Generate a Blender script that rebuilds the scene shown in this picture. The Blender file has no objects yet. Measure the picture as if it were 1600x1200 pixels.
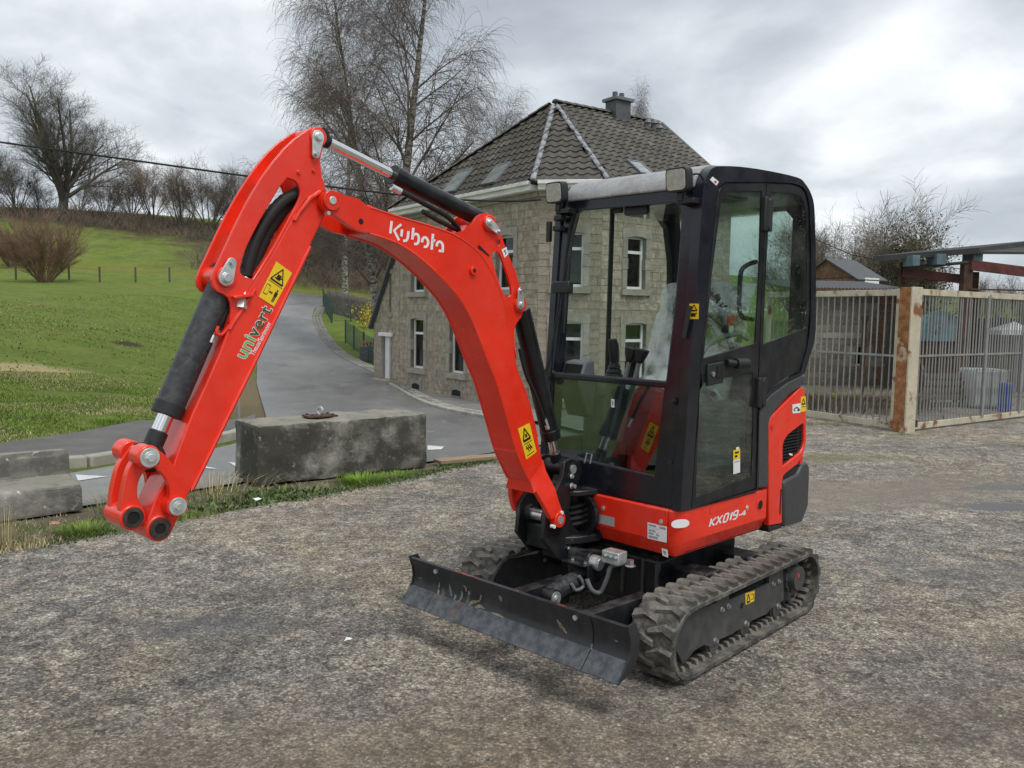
import bpy, bmesh, math, random
import numpy as np
from mathutils import Vector, Matrix
from mathutils.geometry import tessellate_polygon, delaunay_2d_cdt

R = math.radians
random.seed(7)
SC = bpy.context.scene
COL = SC.collection

# ------------------------------------------------------------------ camera
CAM_H, F_PX, PITCH, ROLL = 1.6, 1305.0, 0.0834, 0.016          # photo frame 1600 x 1200
cp, sp, cr, sr = math.cos(PITCH), math.sin(PITCH), math.cos(ROLL), math.sin(ROLL)
fwd, up0, rt0 = Vector((0, cp, -sp)), Vector((0, sp, cp)), Vector((1, 0, 0))
rt, up = rt0 * cr + up0 * sr, up0 * cr - rt0 * sr
cd = bpy.data.cameras.new('camera')
cd.sensor_width, cd.lens, cd.clip_end, cd.clip_start = 36, 36 * F_PX / 1600, 3000, 0.05
cam = bpy.data.objects.new('camera', cd)
COL.objects.link(cam)
cam.matrix_world = Matrix(((rt.x, up.x, -fwd.x, 0), (rt.y, up.y, -fwd.y, 0), (rt.z, up.z, -fwd.z, CAM_H), (0, 0, 0, 1)))
SC.camera = cam
SC.render.resolution_x, SC.render.resolution_y = 1024, 768
SC.view_settings.view_transform, SC.view_settings.look = 'Standard', 'None'
SC.view_settings.exposure, SC.view_settings.gamma = 0.36, 1.0
SC.view_settings.use_curve_mapping = False

# ------------------------------------------------------------------ sky and sun
SUN_EL, SUN_AZ = R(58), R(-52)            # azimuth of the place the light comes from, counted from +X
wd = bpy.data.worlds.new('World')
SC.world = wd
wd.use_nodes = True
wn, wl = wd.node_tree.nodes, wd.node_tree.links
wn.clear()
def wnode(t, **kw):
    n = wn.new(t)
    for k, v in kw.items():
        setattr(n, k, v)
    return n
sky = wnode('ShaderNodeTexSky', sky_type='NISHITA', sun_disc=False, sun_elevation=SUN_EL, sun_rotation=math.pi / 2 - SUN_AZ)
tcw = wnode('ShaderNodeTexCoord')
sep = wnode('ShaderNodeSeparateXYZ'); wl.new(tcw.outputs['Generated'], sep.inputs[0])
zab = wnode('ShaderNodeMath', operation='ABSOLUTE'); wl.new(sep.outputs['Z'], zab.inputs[0])
zad = wnode('ShaderNodeMath', operation='ADD'); wl.new(zab.outputs[0], zad.inputs[0]); zad.inputs[1].default_value = 0.42
dx = wnode('ShaderNodeMath', operation='DIVIDE'); wl.new(sep.outputs['X'], dx.inputs[0]); wl.new(zad.outputs[0], dx.inputs[1])
dy = wnode('ShaderNodeMath', operation='DIVIDE'); wl.new(sep.outputs['Y'], dy.inputs[0]); wl.new(zad.outputs[0], dy.inputs[1])
cmb = wnode('ShaderNodeCombineXYZ'); wl.new(dx.outputs[0], cmb.inputs[0]); wl.new(dy.outputs[0], cmb.inputs[1]); wl.new(sep.outputs['Z'], cmb.inputs[2])
n1 = wnode('ShaderNodeTexNoise'); wl.new(cmb.outputs[0], n1.inputs['Vector'])
n1.inputs['Scale'].default_value, n1.inputs['Detail'].default_value, n1.inputs['Roughness'].default_value = 2.3, 9, 0.5
n1.inputs['Distortion'].default_value = 0.25
rmp = wnode('ShaderNodeValToRGB'); wl.new(n1.outputs['Fac'], rmp.inputs[0])
e = rmp.color_ramp.elements
e[0].position, e[0].color = 0.37, (0.37, 0.41, 0.455, 1)
e[1].position, e[1].color = 0.66, (0.84, 0.87, 0.89, 1)
m_ = e.new(0.47); m_.color = (0.48, 0.525, 0.57, 1)
m_ = e.new(0.55); m_.color = (0.61, 0.65, 0.685, 1)
skm = wnode('ShaderNodeVectorMath', operation='SCALE'); wl.new(sky.outputs[0], skm.inputs[0]); skm.inputs[3].default_value = 0.09
mx = wnode('ShaderNodeMix', data_type='RGBA'); mx.inputs[0].default_value = 0.93
wl.new(skm.outputs[0], mx.inputs[6]); wl.new(rmp.outputs[0], mx.inputs[7])
bg = wnode('ShaderNodeBackground'); wl.new(mx.outputs[2], bg.inputs[0]); bg.inputs[1].default_value = 1.0
wo = wnode('ShaderNodeOutputWorld'); wl.new(bg.outputs[0], wo.inputs[0])

sd = bpy.data.lights.new('sun', 'SUN')
sd.energy, sd.angle, sd.color = 1.5, R(24), (1.0, 0.97, 0.92)
sun = bpy.data.objects.new('sun', sd)
COL.objects.link(sun)
sdir = Vector((math.cos(SUN_AZ) * math.cos(SUN_EL), math.sin(SUN_AZ) * math.cos(SUN_EL), math.sin(SUN_EL)))
sun.rotation_euler = (-sdir).to_track_quat('-Z', 'Y').to_euler()

# ------------------------------------------------------------------ photo pixel -> place
def ray(u, v):
    r, q = (u - 800) / F_PX, -(v - 600) / F_PX
    return Vector(fwd) + rt * r + up * q
ORG = Vector((0, 0, CAM_H))
def ground(u, v, z=0.0):
    d = ray(u, v); return ORG + d * ((z - CAM_H) / d.z)
def at(u, v, Y):                       # the point seen at (u, v) that stands Y metres in front
    d = ray(u, v); return ORG + d * (Y / d.y)
class Frame:
    def __init__(s, ang, org):
        s.ang, s.o = ang, Vector(org)
        s.M = Matrix.Rotation(ang, 3, 'Z'); s.I = s.M.transposed()
    def w(s, p): return s.M @ Vector(p) + s.o
    def un(s, u, v, axis, val):         # where the line of sight meets the plane axis = val of this frame
        c = s.I @ (ORG - s.o); d = s.I @ ray(u, v)
        return c + d * ((val - c[axis]) / d[axis])

# ------------------------------------------------------------------ materials
def clampc(c, k): return (min(1, c[0] * k), min(1, c[1] * k), min(1, c[2] * k), 1)
MATS = {}
def mat(name, col, rough=0.5, metal=0.0, var=0.12, scale=6.0, bump=0.0, bscale=60.0, col2=None, lo=0.4, hi=0.6,
        spec=0.5, coat=0.0, island=0.0, detail=5.0, col3=None, scale3=2.0, lo3=0.55, hi3=0.7, rvar=0.0, stretch=None, obj_rand=0.0):
    m = bpy.data.materials.new(name); MATS[name] = m
    m.use_nodes = True
    nt = m.node_tree; N, L = nt.nodes, nt.links
    b = N['Principled BSDF']
    tc = N.new('ShaderNodeTexCoord')
    vec = tc.outputs['Object']
    if stretch:
        mp = N.new('ShaderNodeMapping'); mp.inputs['Scale'].default_value = stretch
        L.new(vec, mp.inputs[0]); vec = mp.outputs[0]
    nz = N.new('ShaderNodeTexNoise'); L.new(vec, nz.inputs['Vector'])
    nz.inputs['Scale'].default_value, nz.inputs['Detail'].default_value, nz.inputs['Roughness'].default_value = scale, detail, 0.62
    mr = N.new('ShaderNodeMapRange'); L.new(nz.outputs['Fac'], mr.inputs[0]); mr.inputs[1].default_value, mr.inputs[2].default_value = lo, hi
    mxn = N.new('ShaderNodeMix'); mxn.data_type = 'RGBA'; L.new(mr.outputs[0], mxn.inputs[0])
    if col2 is None:
        mxn.inputs[6].default_value, mxn.inputs[7].default_value = clampc(col, 1 - var), clampc(col, 1 + var)
    else:
        mxn.inputs[6].default_value, mxn.inputs[7].default_value = (*col, 1), (*col2, 1)
    out = mxn.outputs[2]
    if col3 is not None:
        nz3 = N.new('ShaderNodeTexNoise'); L.new(vec, nz3.inputs['Vector']); nz3.inputs['Scale'].default_value, nz3.inputs['Detail'].default_value = scale3, 6
        mr3 = N.new('ShaderNodeMapRange'); L.new(nz3.outputs['Fac'], mr3.inputs[0]); mr3.inputs[1].default_value, mr3.inputs[2].default_value = lo3, hi3
        mx3 = N.new('ShaderNodeMix'); mx3.data_type = 'RGBA'; L.new(mr3.outputs[0], mx3.inputs[0]); L.new(out, mx3.inputs[6]); mx3.inputs[7].default_value = (*col3, 1)
        out = mx3.outputs[2]
    if island or obj_rand:
        ge = N.new('ShaderNodeNewGeometry'); src = ge.outputs['Random Per Island']; amp = island
        if obj_rand:
            oi = N.new('ShaderNodeObjectInfo'); src2 = oi.outputs['Random']
            ad = N.new('ShaderNodeMath'); ad.operation = 'ADD'; L.new(src, ad.inputs[0]); L.new(src2, ad.inputs[1])
            fr = N.new('ShaderNodeMath'); fr.operation = 'FRACT'; L.new(ad.outputs[0], fr.inputs[0]); src = fr.outputs[0]; amp = obj_rand
        m2 = N.new('ShaderNodeMapRange'); L.new(src, m2.inputs[0]); m2.inputs[3].default_value, m2.inputs[4].default_value = 1 - amp, 1 + amp
        sc_ = N.new('ShaderNodeVectorMath'); sc_.operation = 'SCALE'; L.new(out, sc_.inputs[0]); L.new(m2.outputs[0], sc_.inputs[3]); out = sc_.outputs[0]
    L.new(out, b.inputs['Base Color'])
    b.inputs['Roughness'].default_value, b.inputs['Metallic'].default_value = rough, metal
    b.inputs['Specular IOR Level'].default_value = spec
    if rvar:
        m4 = N.new('ShaderNodeMapRange'); L.new(nz.outputs['Fac'], m4.inputs[0]); m4.inputs[1].default_value, m4.inputs[2].default_value = 0.3, 0.7
        m4.inputs[3].default_value, m4.inputs[4].default_value = max(0.02, rough - rvar), min(1, rough + rvar); L.new(m4.outputs[0], b.inputs['Roughness'])
    if coat:
        b.inputs['Coat Weight'].default_value, b.inputs['Coat Roughness'].default_value = coat, 0.12
    if bump:
        nb = N.new('ShaderNodeTexNoise'); L.new(vec, nb.inputs['Vector']); nb.inputs['Scale'].default_value, nb.inputs['Detail'].default_value = bscale, 6
        bn = N.new('ShaderNodeBump'); bn.inputs['Strength'].default_value, bn.inputs['Distance'].default_value = min(1, bump), 0.02 * max(1, bump)
        L.new(nb.outputs['Fac'], bn.inputs['Height']); L.new(bn.outputs[0], b.inputs['Normal'])
    return m
def glassmat(name, tint, refl=0.06, dirt=0.06, rough=0.01, haze=0.5):
    m = bpy.data.materials.new(name); MATS[name] = m
    m.use_nodes = True
    nt = m.node_tree; N, L = nt.nodes, nt.links
    N.clear()
    tr = N.new('ShaderNodeBsdfTransparent'); tr.inputs[0].default_value = (*tint, 1)
    gl = N.new('ShaderNodeBsdfGlossy'); gl.inputs['Roughness'].default_value = rough
    df = N.new('ShaderNodeBsdfDiffuse'); df.inputs[0].default_value = (haze, haze * 1.03, haze, 1)
    lw = N.new('ShaderNodeLayerWeight'); lw.inputs[0].default_value = 0.5
    pw = N.new('ShaderNodeMath'); pw.operation = 'POWER'; L.new(lw.outputs['Facing'], pw.inputs[0]); pw.inputs[1].default_value = 4.5
    ad = N.new('ShaderNodeMath'); ad.operation = 'MULTIPLY_ADD'; L.new(pw.outputs[0], ad.inputs[0]); ad.inputs[1].default_value = 0.8; ad.inputs[2].default_value = refl * 0.6
    m1 = N.new('ShaderNodeMixShader'); L.new(ad.outputs[0], m1.inputs[0]); L.new(tr.outputs[0], m1.inputs[1]); L.new(gl.outputs[0], m1.inputs[2])
    tc = N.new('ShaderNodeTexCoord'); nz = N.new('ShaderNodeTexNoise'); L.new(tc.outputs['Object'], nz.inputs['Vector']); nz.inputs['Scale'].default_value, nz.inputs['Detail'].default_value = 5, 8
    mr = N.new('ShaderNodeMapRange'); L.new(nz.outputs['Fac'], mr.inputs[0]); mr.inputs[1].default_value, mr.inputs[2].default_value = 0.4, 0.75
    mr.inputs[4].default_value = dirt * 2
    m2 = N.new('ShaderNodeMixShader'); L.new(mr.outputs[0], m2.inputs[0]); L.new(m1.outputs[0], m2.inputs[1]); L.new(df.outputs[0], m2.inputs[2])
    o = N.new('ShaderNodeOutputMaterial'); L.new(m2.outputs[0], o.inputs[0])
    return m

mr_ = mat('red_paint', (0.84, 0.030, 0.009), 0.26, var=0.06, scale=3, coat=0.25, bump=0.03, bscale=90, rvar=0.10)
def dust_sheen(m, col, amount, scale=14):               # road dust on whatever faces up; for the red also a painted-in hazy sheen
    N, L = m.node_tree.nodes, m.node_tree.links; b = N['Principled BSDF']; src = b.inputs['Base Color'].links[0].from_socket
    ge = N.new('ShaderNodeNewGeometry'); sx = N.new('ShaderNodeSeparateXYZ'); L.new(ge.outputs['Normal'], sx.inputs[0])
    tc = N.new('ShaderNodeTexCoord'); nz = N.new('ShaderNodeTexNoise'); L.new(tc.outputs['Object'], nz.inputs['Vector']); nz.inputs['Scale'].default_value, nz.inputs['Detail'].default_value = scale, 9
    mr = N.new('ShaderNodeMapRange'); L.new(sx.outputs[2], mr.inputs[0]); mr.inputs[1].default_value, mr.inputs[2].default_value, mr.inputs[3].default_value = -0.1, 0.9, 0.12
    m2 = N.new('ShaderNodeMapRange'); L.new(nz.outputs['Fac'], m2.inputs[0]); m2.inputs[1].default_value, m2.inputs[2].default_value = 0.42, 0.72; m2.inputs[4].default_value = amount
    ml = N.new('ShaderNodeMath'); ml.operation = 'MULTIPLY'; L.new(mr.outputs[0], ml.inputs[0]); L.new(m2.outputs[0], ml.inputs[1])
    mx_ = N.new('ShaderNodeMix'); mx_.data_type = 'RGBA'; L.new(ml.outputs[0], mx_.inputs[0]); L.new(src, mx_.inputs[6]); mx_.inputs[7].default_value = (*col, 1); L.new(mx_.outputs[2], b.inputs['Base Color'])
dust_sheen(mr_, (0.55, 0.40, 0.34), 0.20)  # some dust, plus the hazy pinkish reflection on upward faces put into the colour
mat('black_paint', (0.010, 0.011, 0.014), 0.34, spec=0.4, var=0.25, scale=5, bump=0.04, bscale=120, rvar=0.1)
mat('cab_paint', (0.010, 0.012, 0.019), 0.24, spec=0.4, var=0.2, scale=4, coat=0.15, rvar=0.08)
mat('roof_plastic', (0.33, 0.33, 0.33), 0.25, var=0.15, scale=12, col3=(0.17, 0.17, 0.17), scale3=110, lo3=0.55, hi3=0.8, bump=0.15, bscale=140, spec=0.6)
dust_sheen(MATS['black_paint'], (0.20, 0.185, 0.16), 0.35); dust_sheen(MATS['cab_paint'], (0.20, 0.19, 0.17), 0.12)
mat('black_plastic', (0.016, 0.0165, 0.018), 0.5, var=0.15, scale=30, bump=0.08, bscale=400)
mat('dark_plastic', (0.052, 0.054, 0.058), 0.45, var=0.1, scale=40, bump=0.05, bscale=300)
mat('grey_plastic', (0.17, 0.18, 0.19), 0.45, var=0.08, scale=20)
mat('rubber', (0.060, 0.059, 0.056), 0.72, col2=(0.22, 0.205, 0.175), scale=11, lo=0.45, hi=0.70, bump=0.35, bscale=70, spec=0.3)
mat('hose_rubber', (0.010, 0.010, 0.011), 0.65, var=0.2, scale=50)
mat('steel', (0.62, 0.63, 0.64), 0.28, metal=0.9, var=0.12, scale=30)
mat('zinc', (0.66, 0.70, 0.69), 0.42, metal=0.75, var=0.14, scale=25, bump=0.04, bscale=200)
mat('chrome', (0.80, 0.80, 0.81), 0.10, metal=1.0, var=0.03)
mat('worn_steel', (0.055, 0.061, 0.070), 0.5, metal=0.2, col2=(0.115, 0.122, 0.132), scale=22, col3=(0.22, 0.10, 0.045), scale3=6, lo3=0.62, hi3=0.78, bump=0.25, bscale=120)
mat('blade_paint', (0.022, 0.024, 0.028), 0.40, var=0.3, scale=9, col3=(0.22, 0.20, 0.155), scale3=5, lo3=0.60, hi3=0.66, bump=0.10, bscale=60, rvar=0.14, stretch=(1, 1.3, 0.55))
mat('cylinder_paint', (0.030, 0.032, 0.036), 0.45, var=0.2, scale=20, col3=(0.055, 0.056, 0.06), scale3=60, lo3=0.52, hi3=0.66, bump=0.05, bscale=150)
mat('track_frame_paint', (0.050, 0.051, 0.054), 0.5, var=0.15, scale=12, col3=(0.12, 0.11, 0.10), scale3=5, lo3=0.55, hi3=0.8, bump=0.05)
dust_sheen(MATS['rubber'], (0.30, 0.27, 0.22), 0.55, 20); dust_sheen(MATS['track_frame_paint'], (0.24, 0.22, 0.18), 0.4); dust_sheen(MATS['cylinder_paint'], (0.16, 0.155, 0.145), 0.4, 40)
mat('bush_bore', (0.045, 0.033, 0.026), 0.6, var=0.4, scale=40)
mat('void_black', (0.006, 0.006, 0.006), 0.8, var=0.1)
mat('decal_yellow', (0.86, 0.58, 0.015), 0.4, var=0.03)
mat('decal_black', (0.012, 0.012, 0.012), 0.45, var=0.05)
mat('decal_white', (0.82, 0.83, 0.84), 0.4, var=0.03)
mat('decal_grey', (0.33, 0.34, 0.36), 0.45, var=0.1, scale=80)
mat('decal_green', (0.12, 0.50, 0.16), 0.4, var=0.04)
mat('decal_dark_green', (0.02, 0.11, 0.05), 0.4, var=0.04)
mat('decal_red', (0.70, 0.02, 0.03), 0.4, var=0.05)
mat('reflector_grey', (0.40, 0.40, 0.41), 0.35, var=0.1, scale=80)
mat('lamp_lens', (0.42, 0.42, 0.38), 0.18, var=0.12, scale=60, coat=0.6)
mat('interior_grey', (0.20, 0.21, 0.215), 0.55, var=0.1, scale=18)
mat('seat_cloth', (0.030, 0.032, 0.034), 0.8, var=0.2, scale=30)
mat('floor_mat', (0.05, 0.06, 0.055), 0.7, var=0.3, scale=30)
glassmat('cab_glass', (0.905, 0.955, 0.925), 0.06, 0.02)
glassmat('low_glass', (0.63, 0.71, 0.68), 0.20, 0.03)
glassmat('door_glass_tint', (0.78, 0.87, 0.84), 0.20, 0.03)
glassmat('plastic_film', (0.86, 0.92, 0.90), 0.34, 0.85, 0.10, 0.85)
glassmat('house_glass', (0.10, 0.12, 0.12), 0.12, 0.02)
mat('paper', (0.75, 0.76, 0.77), 0.6, var=0.05)

# ------------------------------------------------------------------ mesh builder
class MB:
    def __init__(s):
        s.v, s.f, s.m, s.mi = [], [], [], 0
    def add(s, vs, fs):
        o = len(s.v)
        s.v += [tuple(v) for v in vs]
        s.f += [tuple(i + o for i in f) for f in fs]
        s.m += [s.mi] * len(fs)
        return s
    def box(s, c, d, M=None):
        x, y, z = d[0] / 2, d[1] / 2, d[2] / 2
        vs = [Vector((a * x, b * y, g * z)) for a in (-1, 1) for b in (-1, 1) for g in (-1, 1)]
        if M is not None: vs = [M @ v for v in vs]
        c = Vector(c)
        return s.add([v + c for v in vs], [(0, 1, 3, 2), (4, 6, 7, 5), (0, 4, 5, 1), (2, 3, 7, 6), (0, 2, 6, 4), (1, 5, 7, 3)])
    def prism(s, poly, a, b, ax='y', holes=()):
        if ax == 'y': P = lambda p, t: (p[0], t, p[1])
        elif ax == 'x': P = lambda p, t: (t, p[0], p[1])
        else: P = lambda p, t: (p[0], p[1], t)
        loops = [list(poly)] + [list(h) for h in holes]
        allp = [p for l in loops for p in l]
        n = len(allp)
        if holes or len(poly) > 4:
            tris = tessellate_polygon([[Vector((p[0], p[1], 0)) for p in l] for l in loops])
        else:
            tris = [tuple(range(n))]
        fs = [tuple(t) for t in tris] + [tuple(i + n for i in reversed(t)) for t in tris]
        o = 0
        for l in loops:
            k = len(l)
            for i in range(k):
                j = (i + 1) % k
                fs.append((o + i, o + j, o + j + n, o + i + n))
            o += k
        return s.add([P(p, a) for p in allp] + [P(p, b) for p in allp], fs)
    def cyl(s, p0, p1, r, n=16, r1=None, caps=True):
        return s.tube([p0, p1], [r, r if r1 is None else r1], n, caps)
    def tube(s, pts, r, n=8, caps=True):
        pts = [Vector(p) for p in pts]
        k = len(pts)
        rs = list(r) if isinstance(r, (list, tuple)) else [r] * k
        d0 = (pts[1] - pts[0]).normalized()
        ref = Vector((0, 0, 1)) if abs(d0.z) < 0.9 else Vector((1, 0, 0))
        u = d0.cross(ref).normalized()
        vs = []
        for i in range(k):
            d = (pts[min(i + 1, k - 1)] - pts[max(i - 1, 0)])
            d = d.normalized() if d.length > 1e-9 else d0
            u = (u - d * u.dot(d)).normalized()
            w = d.cross(u)
            for j in range(n):
                a = 2 * math.pi * j / n
                vs.append(pts[i] + (u * math.cos(a) + w * math.sin(a)) * rs[i])
        fs = [(i * n + j, i * n + (j + 1) % n, (i + 1) * n + (j + 1) % n, (i + 1) * n + j) for i in range(k - 1) for j in range(n)]
        if caps: fs += [tuple(reversed(range(n))), tuple(range((k - 1) * n, k * n))]
        return s.add(vs, fs)
    def ring(s, c, axis, ro, ri, w, n=20):            # flat ring (washer) centred on c, its axis along 'axis'
        a = Vector(axis).normalized(); ref = Vector((0, 0, 1)) if abs(a.z) < 0.9 else Vector((1, 0, 0))
        u = a.cross(ref).normalized(); t = a.cross(u); c = Vector(c)
        vs = []
        for (r_, h) in ((ro, -w / 2), (ro, w / 2), (ri, w / 2), (ri, -w / 2)):
            for j in range(n):
                g = 2 * math.pi * j / n
                vs.append(c + (u * math.cos(g) + t * math.sin(g)) * r_ + a * h)
        fs = []
        for q in range(4):
            q2 = (q + 1) % 4
            for j in range(n):
                j2 = (j + 1) % n
                fs.append((q * n + j, q * n + j2, q2 * n + j2, q2 * n + j))
        return s.add(vs, fs)
    def quad(s, a, b, c, d): return s.add([a, b, c, d], [(0, 1, 2, 3)])
    def mesh(s, name, mats, smooth=True, angle=38, recalc=True):
        me = bpy.data.meshes.new(name)
        me.from_pydata(s.v, [], s.f)
        if not isinstance(mats, (list, tuple)): mats = [mats]
        for m in mats: me.materials.append(MATS[m])
        if len(mats) > 1: me.polygons.foreach_set('material_index', s.m)
        if recalc:
            bm = bmesh.new(); bm.from_mesh(me); bmesh.ops.recalc_face_normals(bm, faces=bm.faces); bm.to_mesh(me); bm.free()
        if smooth:
            me.polygons.foreach_set('use_smooth', [True] * len(me.polygons))
            me.set_sharp_from_angle(angle=R(angle))
        me.update()
        return me
    def build(s, name, mats, parent=None, bevel=0.0, seg=2, smooth=True, angle=38, loc=None, rz=None, label=None, recalc=True):
        return link(name, s.mesh(name, mats, smooth, angle, recalc), parent, bevel, seg, loc, rz, label)
def link(name, me, parent=None, bevel=0.0, seg=2, loc=None, rz=None, label=None):
    o = bpy.data.objects.new(name, me)
    COL.objects.link(o)
    if parent is not None: o.parent = parent
    if loc is not None: o.location = loc
    if rz is not None: o.rotation_euler.z = rz
    if bevel:
        b = o.modifiers.new('bevel', 'BEVEL'); b.width, b.segments, b.limit_method, b.angle_limit = bevel, seg, 'ANGLE', R(40)
    if label: o['label'] = label
    return o
def tag(o, label, cat=None, group=None, kind=None):
    if label: o['label'] = label
    if cat: o['category'] = cat
    if group: o['group'] = group
    if kind: o['kind'] = kind
    return o
def empty(name, loc=(0, 0, 0), rz=0.0):
    o = bpy.data.objects.new(name, None); COL.objects.link(o); o.location = loc; o.rotation_euler.z = rz; o.empty_display_size = 0.3
    return o
def rrect(x0, x1, y0, y1, r, n=5):
    out = []
    for cx, cy, a0 in ((x1 - r, y0 + r, -90), (x1 - r, y1 - r, 0), (x0 + r, y1 - r, 90), (x0 + r, y0 + r, 180)):
        for i in range(n + 1):
            a = R(a0 + 90 * i / n); out.append((cx + r * math.cos(a), cy + r * math.sin(a)))
    return out
def disc(cx, cy, r, n=16, a0=0, a1=360):
    full = abs(a1 - a0) >= 360
    return [(cx + r * math.cos(R(a0 + (a1 - a0) * i / (n if full else n - 1))), cy + r * math.sin(R(a0 + (a1 - a0) * i / (n if full else n - 1)))) for i in range(n)]
def smoothpoly(pts, closed=True, n=4):                # Catmull-Rom through the points
    k = len(pts); out = []
    rng = range(k) if closed else range(k - 1)
    for i in rng:
        p0, p1, p2, p3 = (pts[(i + j - 1) % k] if closed else pts[min(max(i + j - 1, 0), k - 1)] for j in range(4))
        for q in range(n):
            t = q / n
            out.append(tuple(0.5 * (2 * b + (c - a) * t + (2 * a - 5 * b + 4 * c - d) * t * t + (3 * b - a - 3 * c + d) * t ** 3) for a, b, c, d in zip(p0, p1, p2, p3)))
    if not closed: out.append(tuple(pts[-1]))
    return out
def text_mesh(txt, size, extr=0.0, shear=0.0, space=1.0, bold=0.0):
    c = bpy.data.curves.new('txt', 'FONT'); c.body, c.size, c.extrude, c.shear, c.space_character, c.offset = txt, size, extr, shear, space, bold
    o = bpy.data.objects.new('txt', c); COL.objects.link(o)
    dg = bpy.context.evaluated_depsgraph_get()
    me = bpy.data.meshes.new_from_object(o.evaluated_get(dg))
    vs = [tuple(v.co) for v in me.vertices]; fs = [tuple(p.vertices) for p in me.polygons]
    bpy.data.objects.remove(o); bpy.data.curves.remove(c); bpy.data.meshes.remove(me)
    return vs, fs
# ================================================================== ground materials
def ground_mat(name, layers, rough=0.9, bump=0.5, bscale=40, bdist=0.02, spec=0.3, ridged=None):
    """layers: list of (colour, noise scale, lo, hi, detail, stretch) mixed one over the other; the first is the base."""
    m = bpy.data.materials.new(name); MATS[name] = m
    m.use_nodes = True
    nt = m.node_tree; N, L = nt.nodes, nt.links
    b = N['Principled BSDF']; tc = N.new('ShaderNodeTexCoord')
    out = None
    for i, ly in enumerate(layers):
        if out is None:
            rgb = N.new('ShaderNodeRGB'); rgb.outputs[0].default_value = (*(ly if isinstance(ly[0], float) else ly[0]), 1); out = rgb.outputs[0]; continue
        col, sc_, lo, hi, det = ly[:5]
        mp = N.new('ShaderNodeMapping'); L.new(tc.outputs['Object'], mp.inputs[0]); mp.inputs['Location'].default_value = (i * 7.3, i * 3.1, 0)
        if len(ly) > 5: mp.inputs['Scale'].default_value = ly[5]
        if len(ly) > 6: mp.inputs['Rotation'].default_value = (0, 0, ly[6])
        nz = N.new('ShaderNodeTexNoise'); L.new(mp.outputs[0], nz.inputs['Vector']); nz.inputs['Scale'].default_value, nz.inputs['Detail'].default_value, nz.inputs['Roughness'].default_value = sc_, det, 0.68
        mr = N.new('ShaderNodeMapRange'); L.new(nz.outputs['Fac'], mr.inputs[0]); mr.inputs[1].default_value, mr.inputs[2].default_value = lo, hi
        mx_ = N.new('ShaderNodeMix'); mx_.data_type = 'RGBA'; L.new(mr.outputs[0], mx_.inputs[0]); L.new(out, mx_.inputs[6]); mx_.inputs[7].default_value = (*col, 1); out = mx_.outputs[2]
    L.new(out, b.inputs['Base Color'])
    b.inputs['Roughness'].default_value, b.inputs['Specular IOR Level'].default_value = rough, spec
    nb = N.new('ShaderNodeTexNoise'); L.new(tc.outputs['Object'], nb.inputs['Vector']); nb.inputs['Scale'].default_value, nb.inputs['Detail'].default_value, nb.inputs['Roughness'].default_value = bscale, 8, 0.7
    bn = N.new('ShaderNodeBump'); bn.inputs['Strength'].default_value, bn.inputs['Distance'].default_value = bump, bdist
    L.new(nb.outputs['Fac'], bn.inputs['Height']); L.new(bn.outputs[0], b.inputs['Normal'])
    return m
def patch(m, cx, cy, rx, ry, rot, col, soft=0.35, amount=1.0, nscale=2.0, rough=None):
    """a stain of its own shape lying at a fixed place on a ground material"""
    nt = m.node_tree; N, L = nt.nodes, nt.links; b = N['Principled BSDF']
    src = b.inputs['Base Color'].links[0].from_socket
    tc = N.new('ShaderNodeTexCoord'); mp = N.new('ShaderNodeMapping'); mp.vector_type = 'TEXTURE'
    mp.inputs['Location'].default_value = (cx, cy, 0); mp.inputs['Rotation'].default_value = (0, 0, rot); mp.inputs['Scale'].default_value = (rx, ry, 1)
    L.new(tc.outputs['Object'], mp.inputs[0])
    sx = N.new('ShaderNodeSeparateXYZ'); L.new(mp.outputs[0], sx.inputs[0]); cx_ = N.new('ShaderNodeCombineXYZ'); L.new(sx.outputs[0], cx_.inputs[0]); L.new(sx.outputs[1], cx_.inputs[1])
    ln = N.new('ShaderNodeVectorMath'); ln.operation = 'LENGTH'; L.new(cx_.outputs[0], ln.inputs[0])
    nz = N.new('ShaderNodeTexNoise'); L.new(tc.outputs['Object'], nz.inputs['Vector']); nz.inputs['Scale'].default_value, nz.inputs['Detail'].default_value, nz.inputs['Roughness'].default_value = nscale, 8, 0.7
    ad = N.new('ShaderNodeMath'); ad.operation = 'MULTIPLY_ADD'; L.new(nz.outputs['Fac'], ad.inputs[0]); ad.inputs[1].default_value = 1.6; L.new(ln.outputs['Value'], ad.inputs[2])
    mr = N.new('ShaderNodeMapRange'); L.new(ad.outputs[0], mr.inputs[0]); mr.inputs[1].default_value, mr.inputs[2].default_value = 1.8 + soft, 1.8 - soft
    mr.inputs[4].default_value = amount
    mx_ = N.new('ShaderNodeMix'); mx_.data_type = 'RGBA'; L.new(mr.outputs[0], mx_.inputs[0]); L.new(src, mx_.inputs[6]); mx_.inputs[7].default_value = (*col, 1)
    L.new(mx_.outputs[2], b.inputs['Base Color'])
    if rough is not None:
        m3 = N.new('ShaderNodeMapRange'); L.new(mr.outputs[0], m3.inputs[0]); m3.inputs[3].default_value = b.inputs['Roughness'].default_value; m3.inputs[4].default_value = rough
        L.new(m3.outputs[0], b.inputs['Roughness'])

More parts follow.
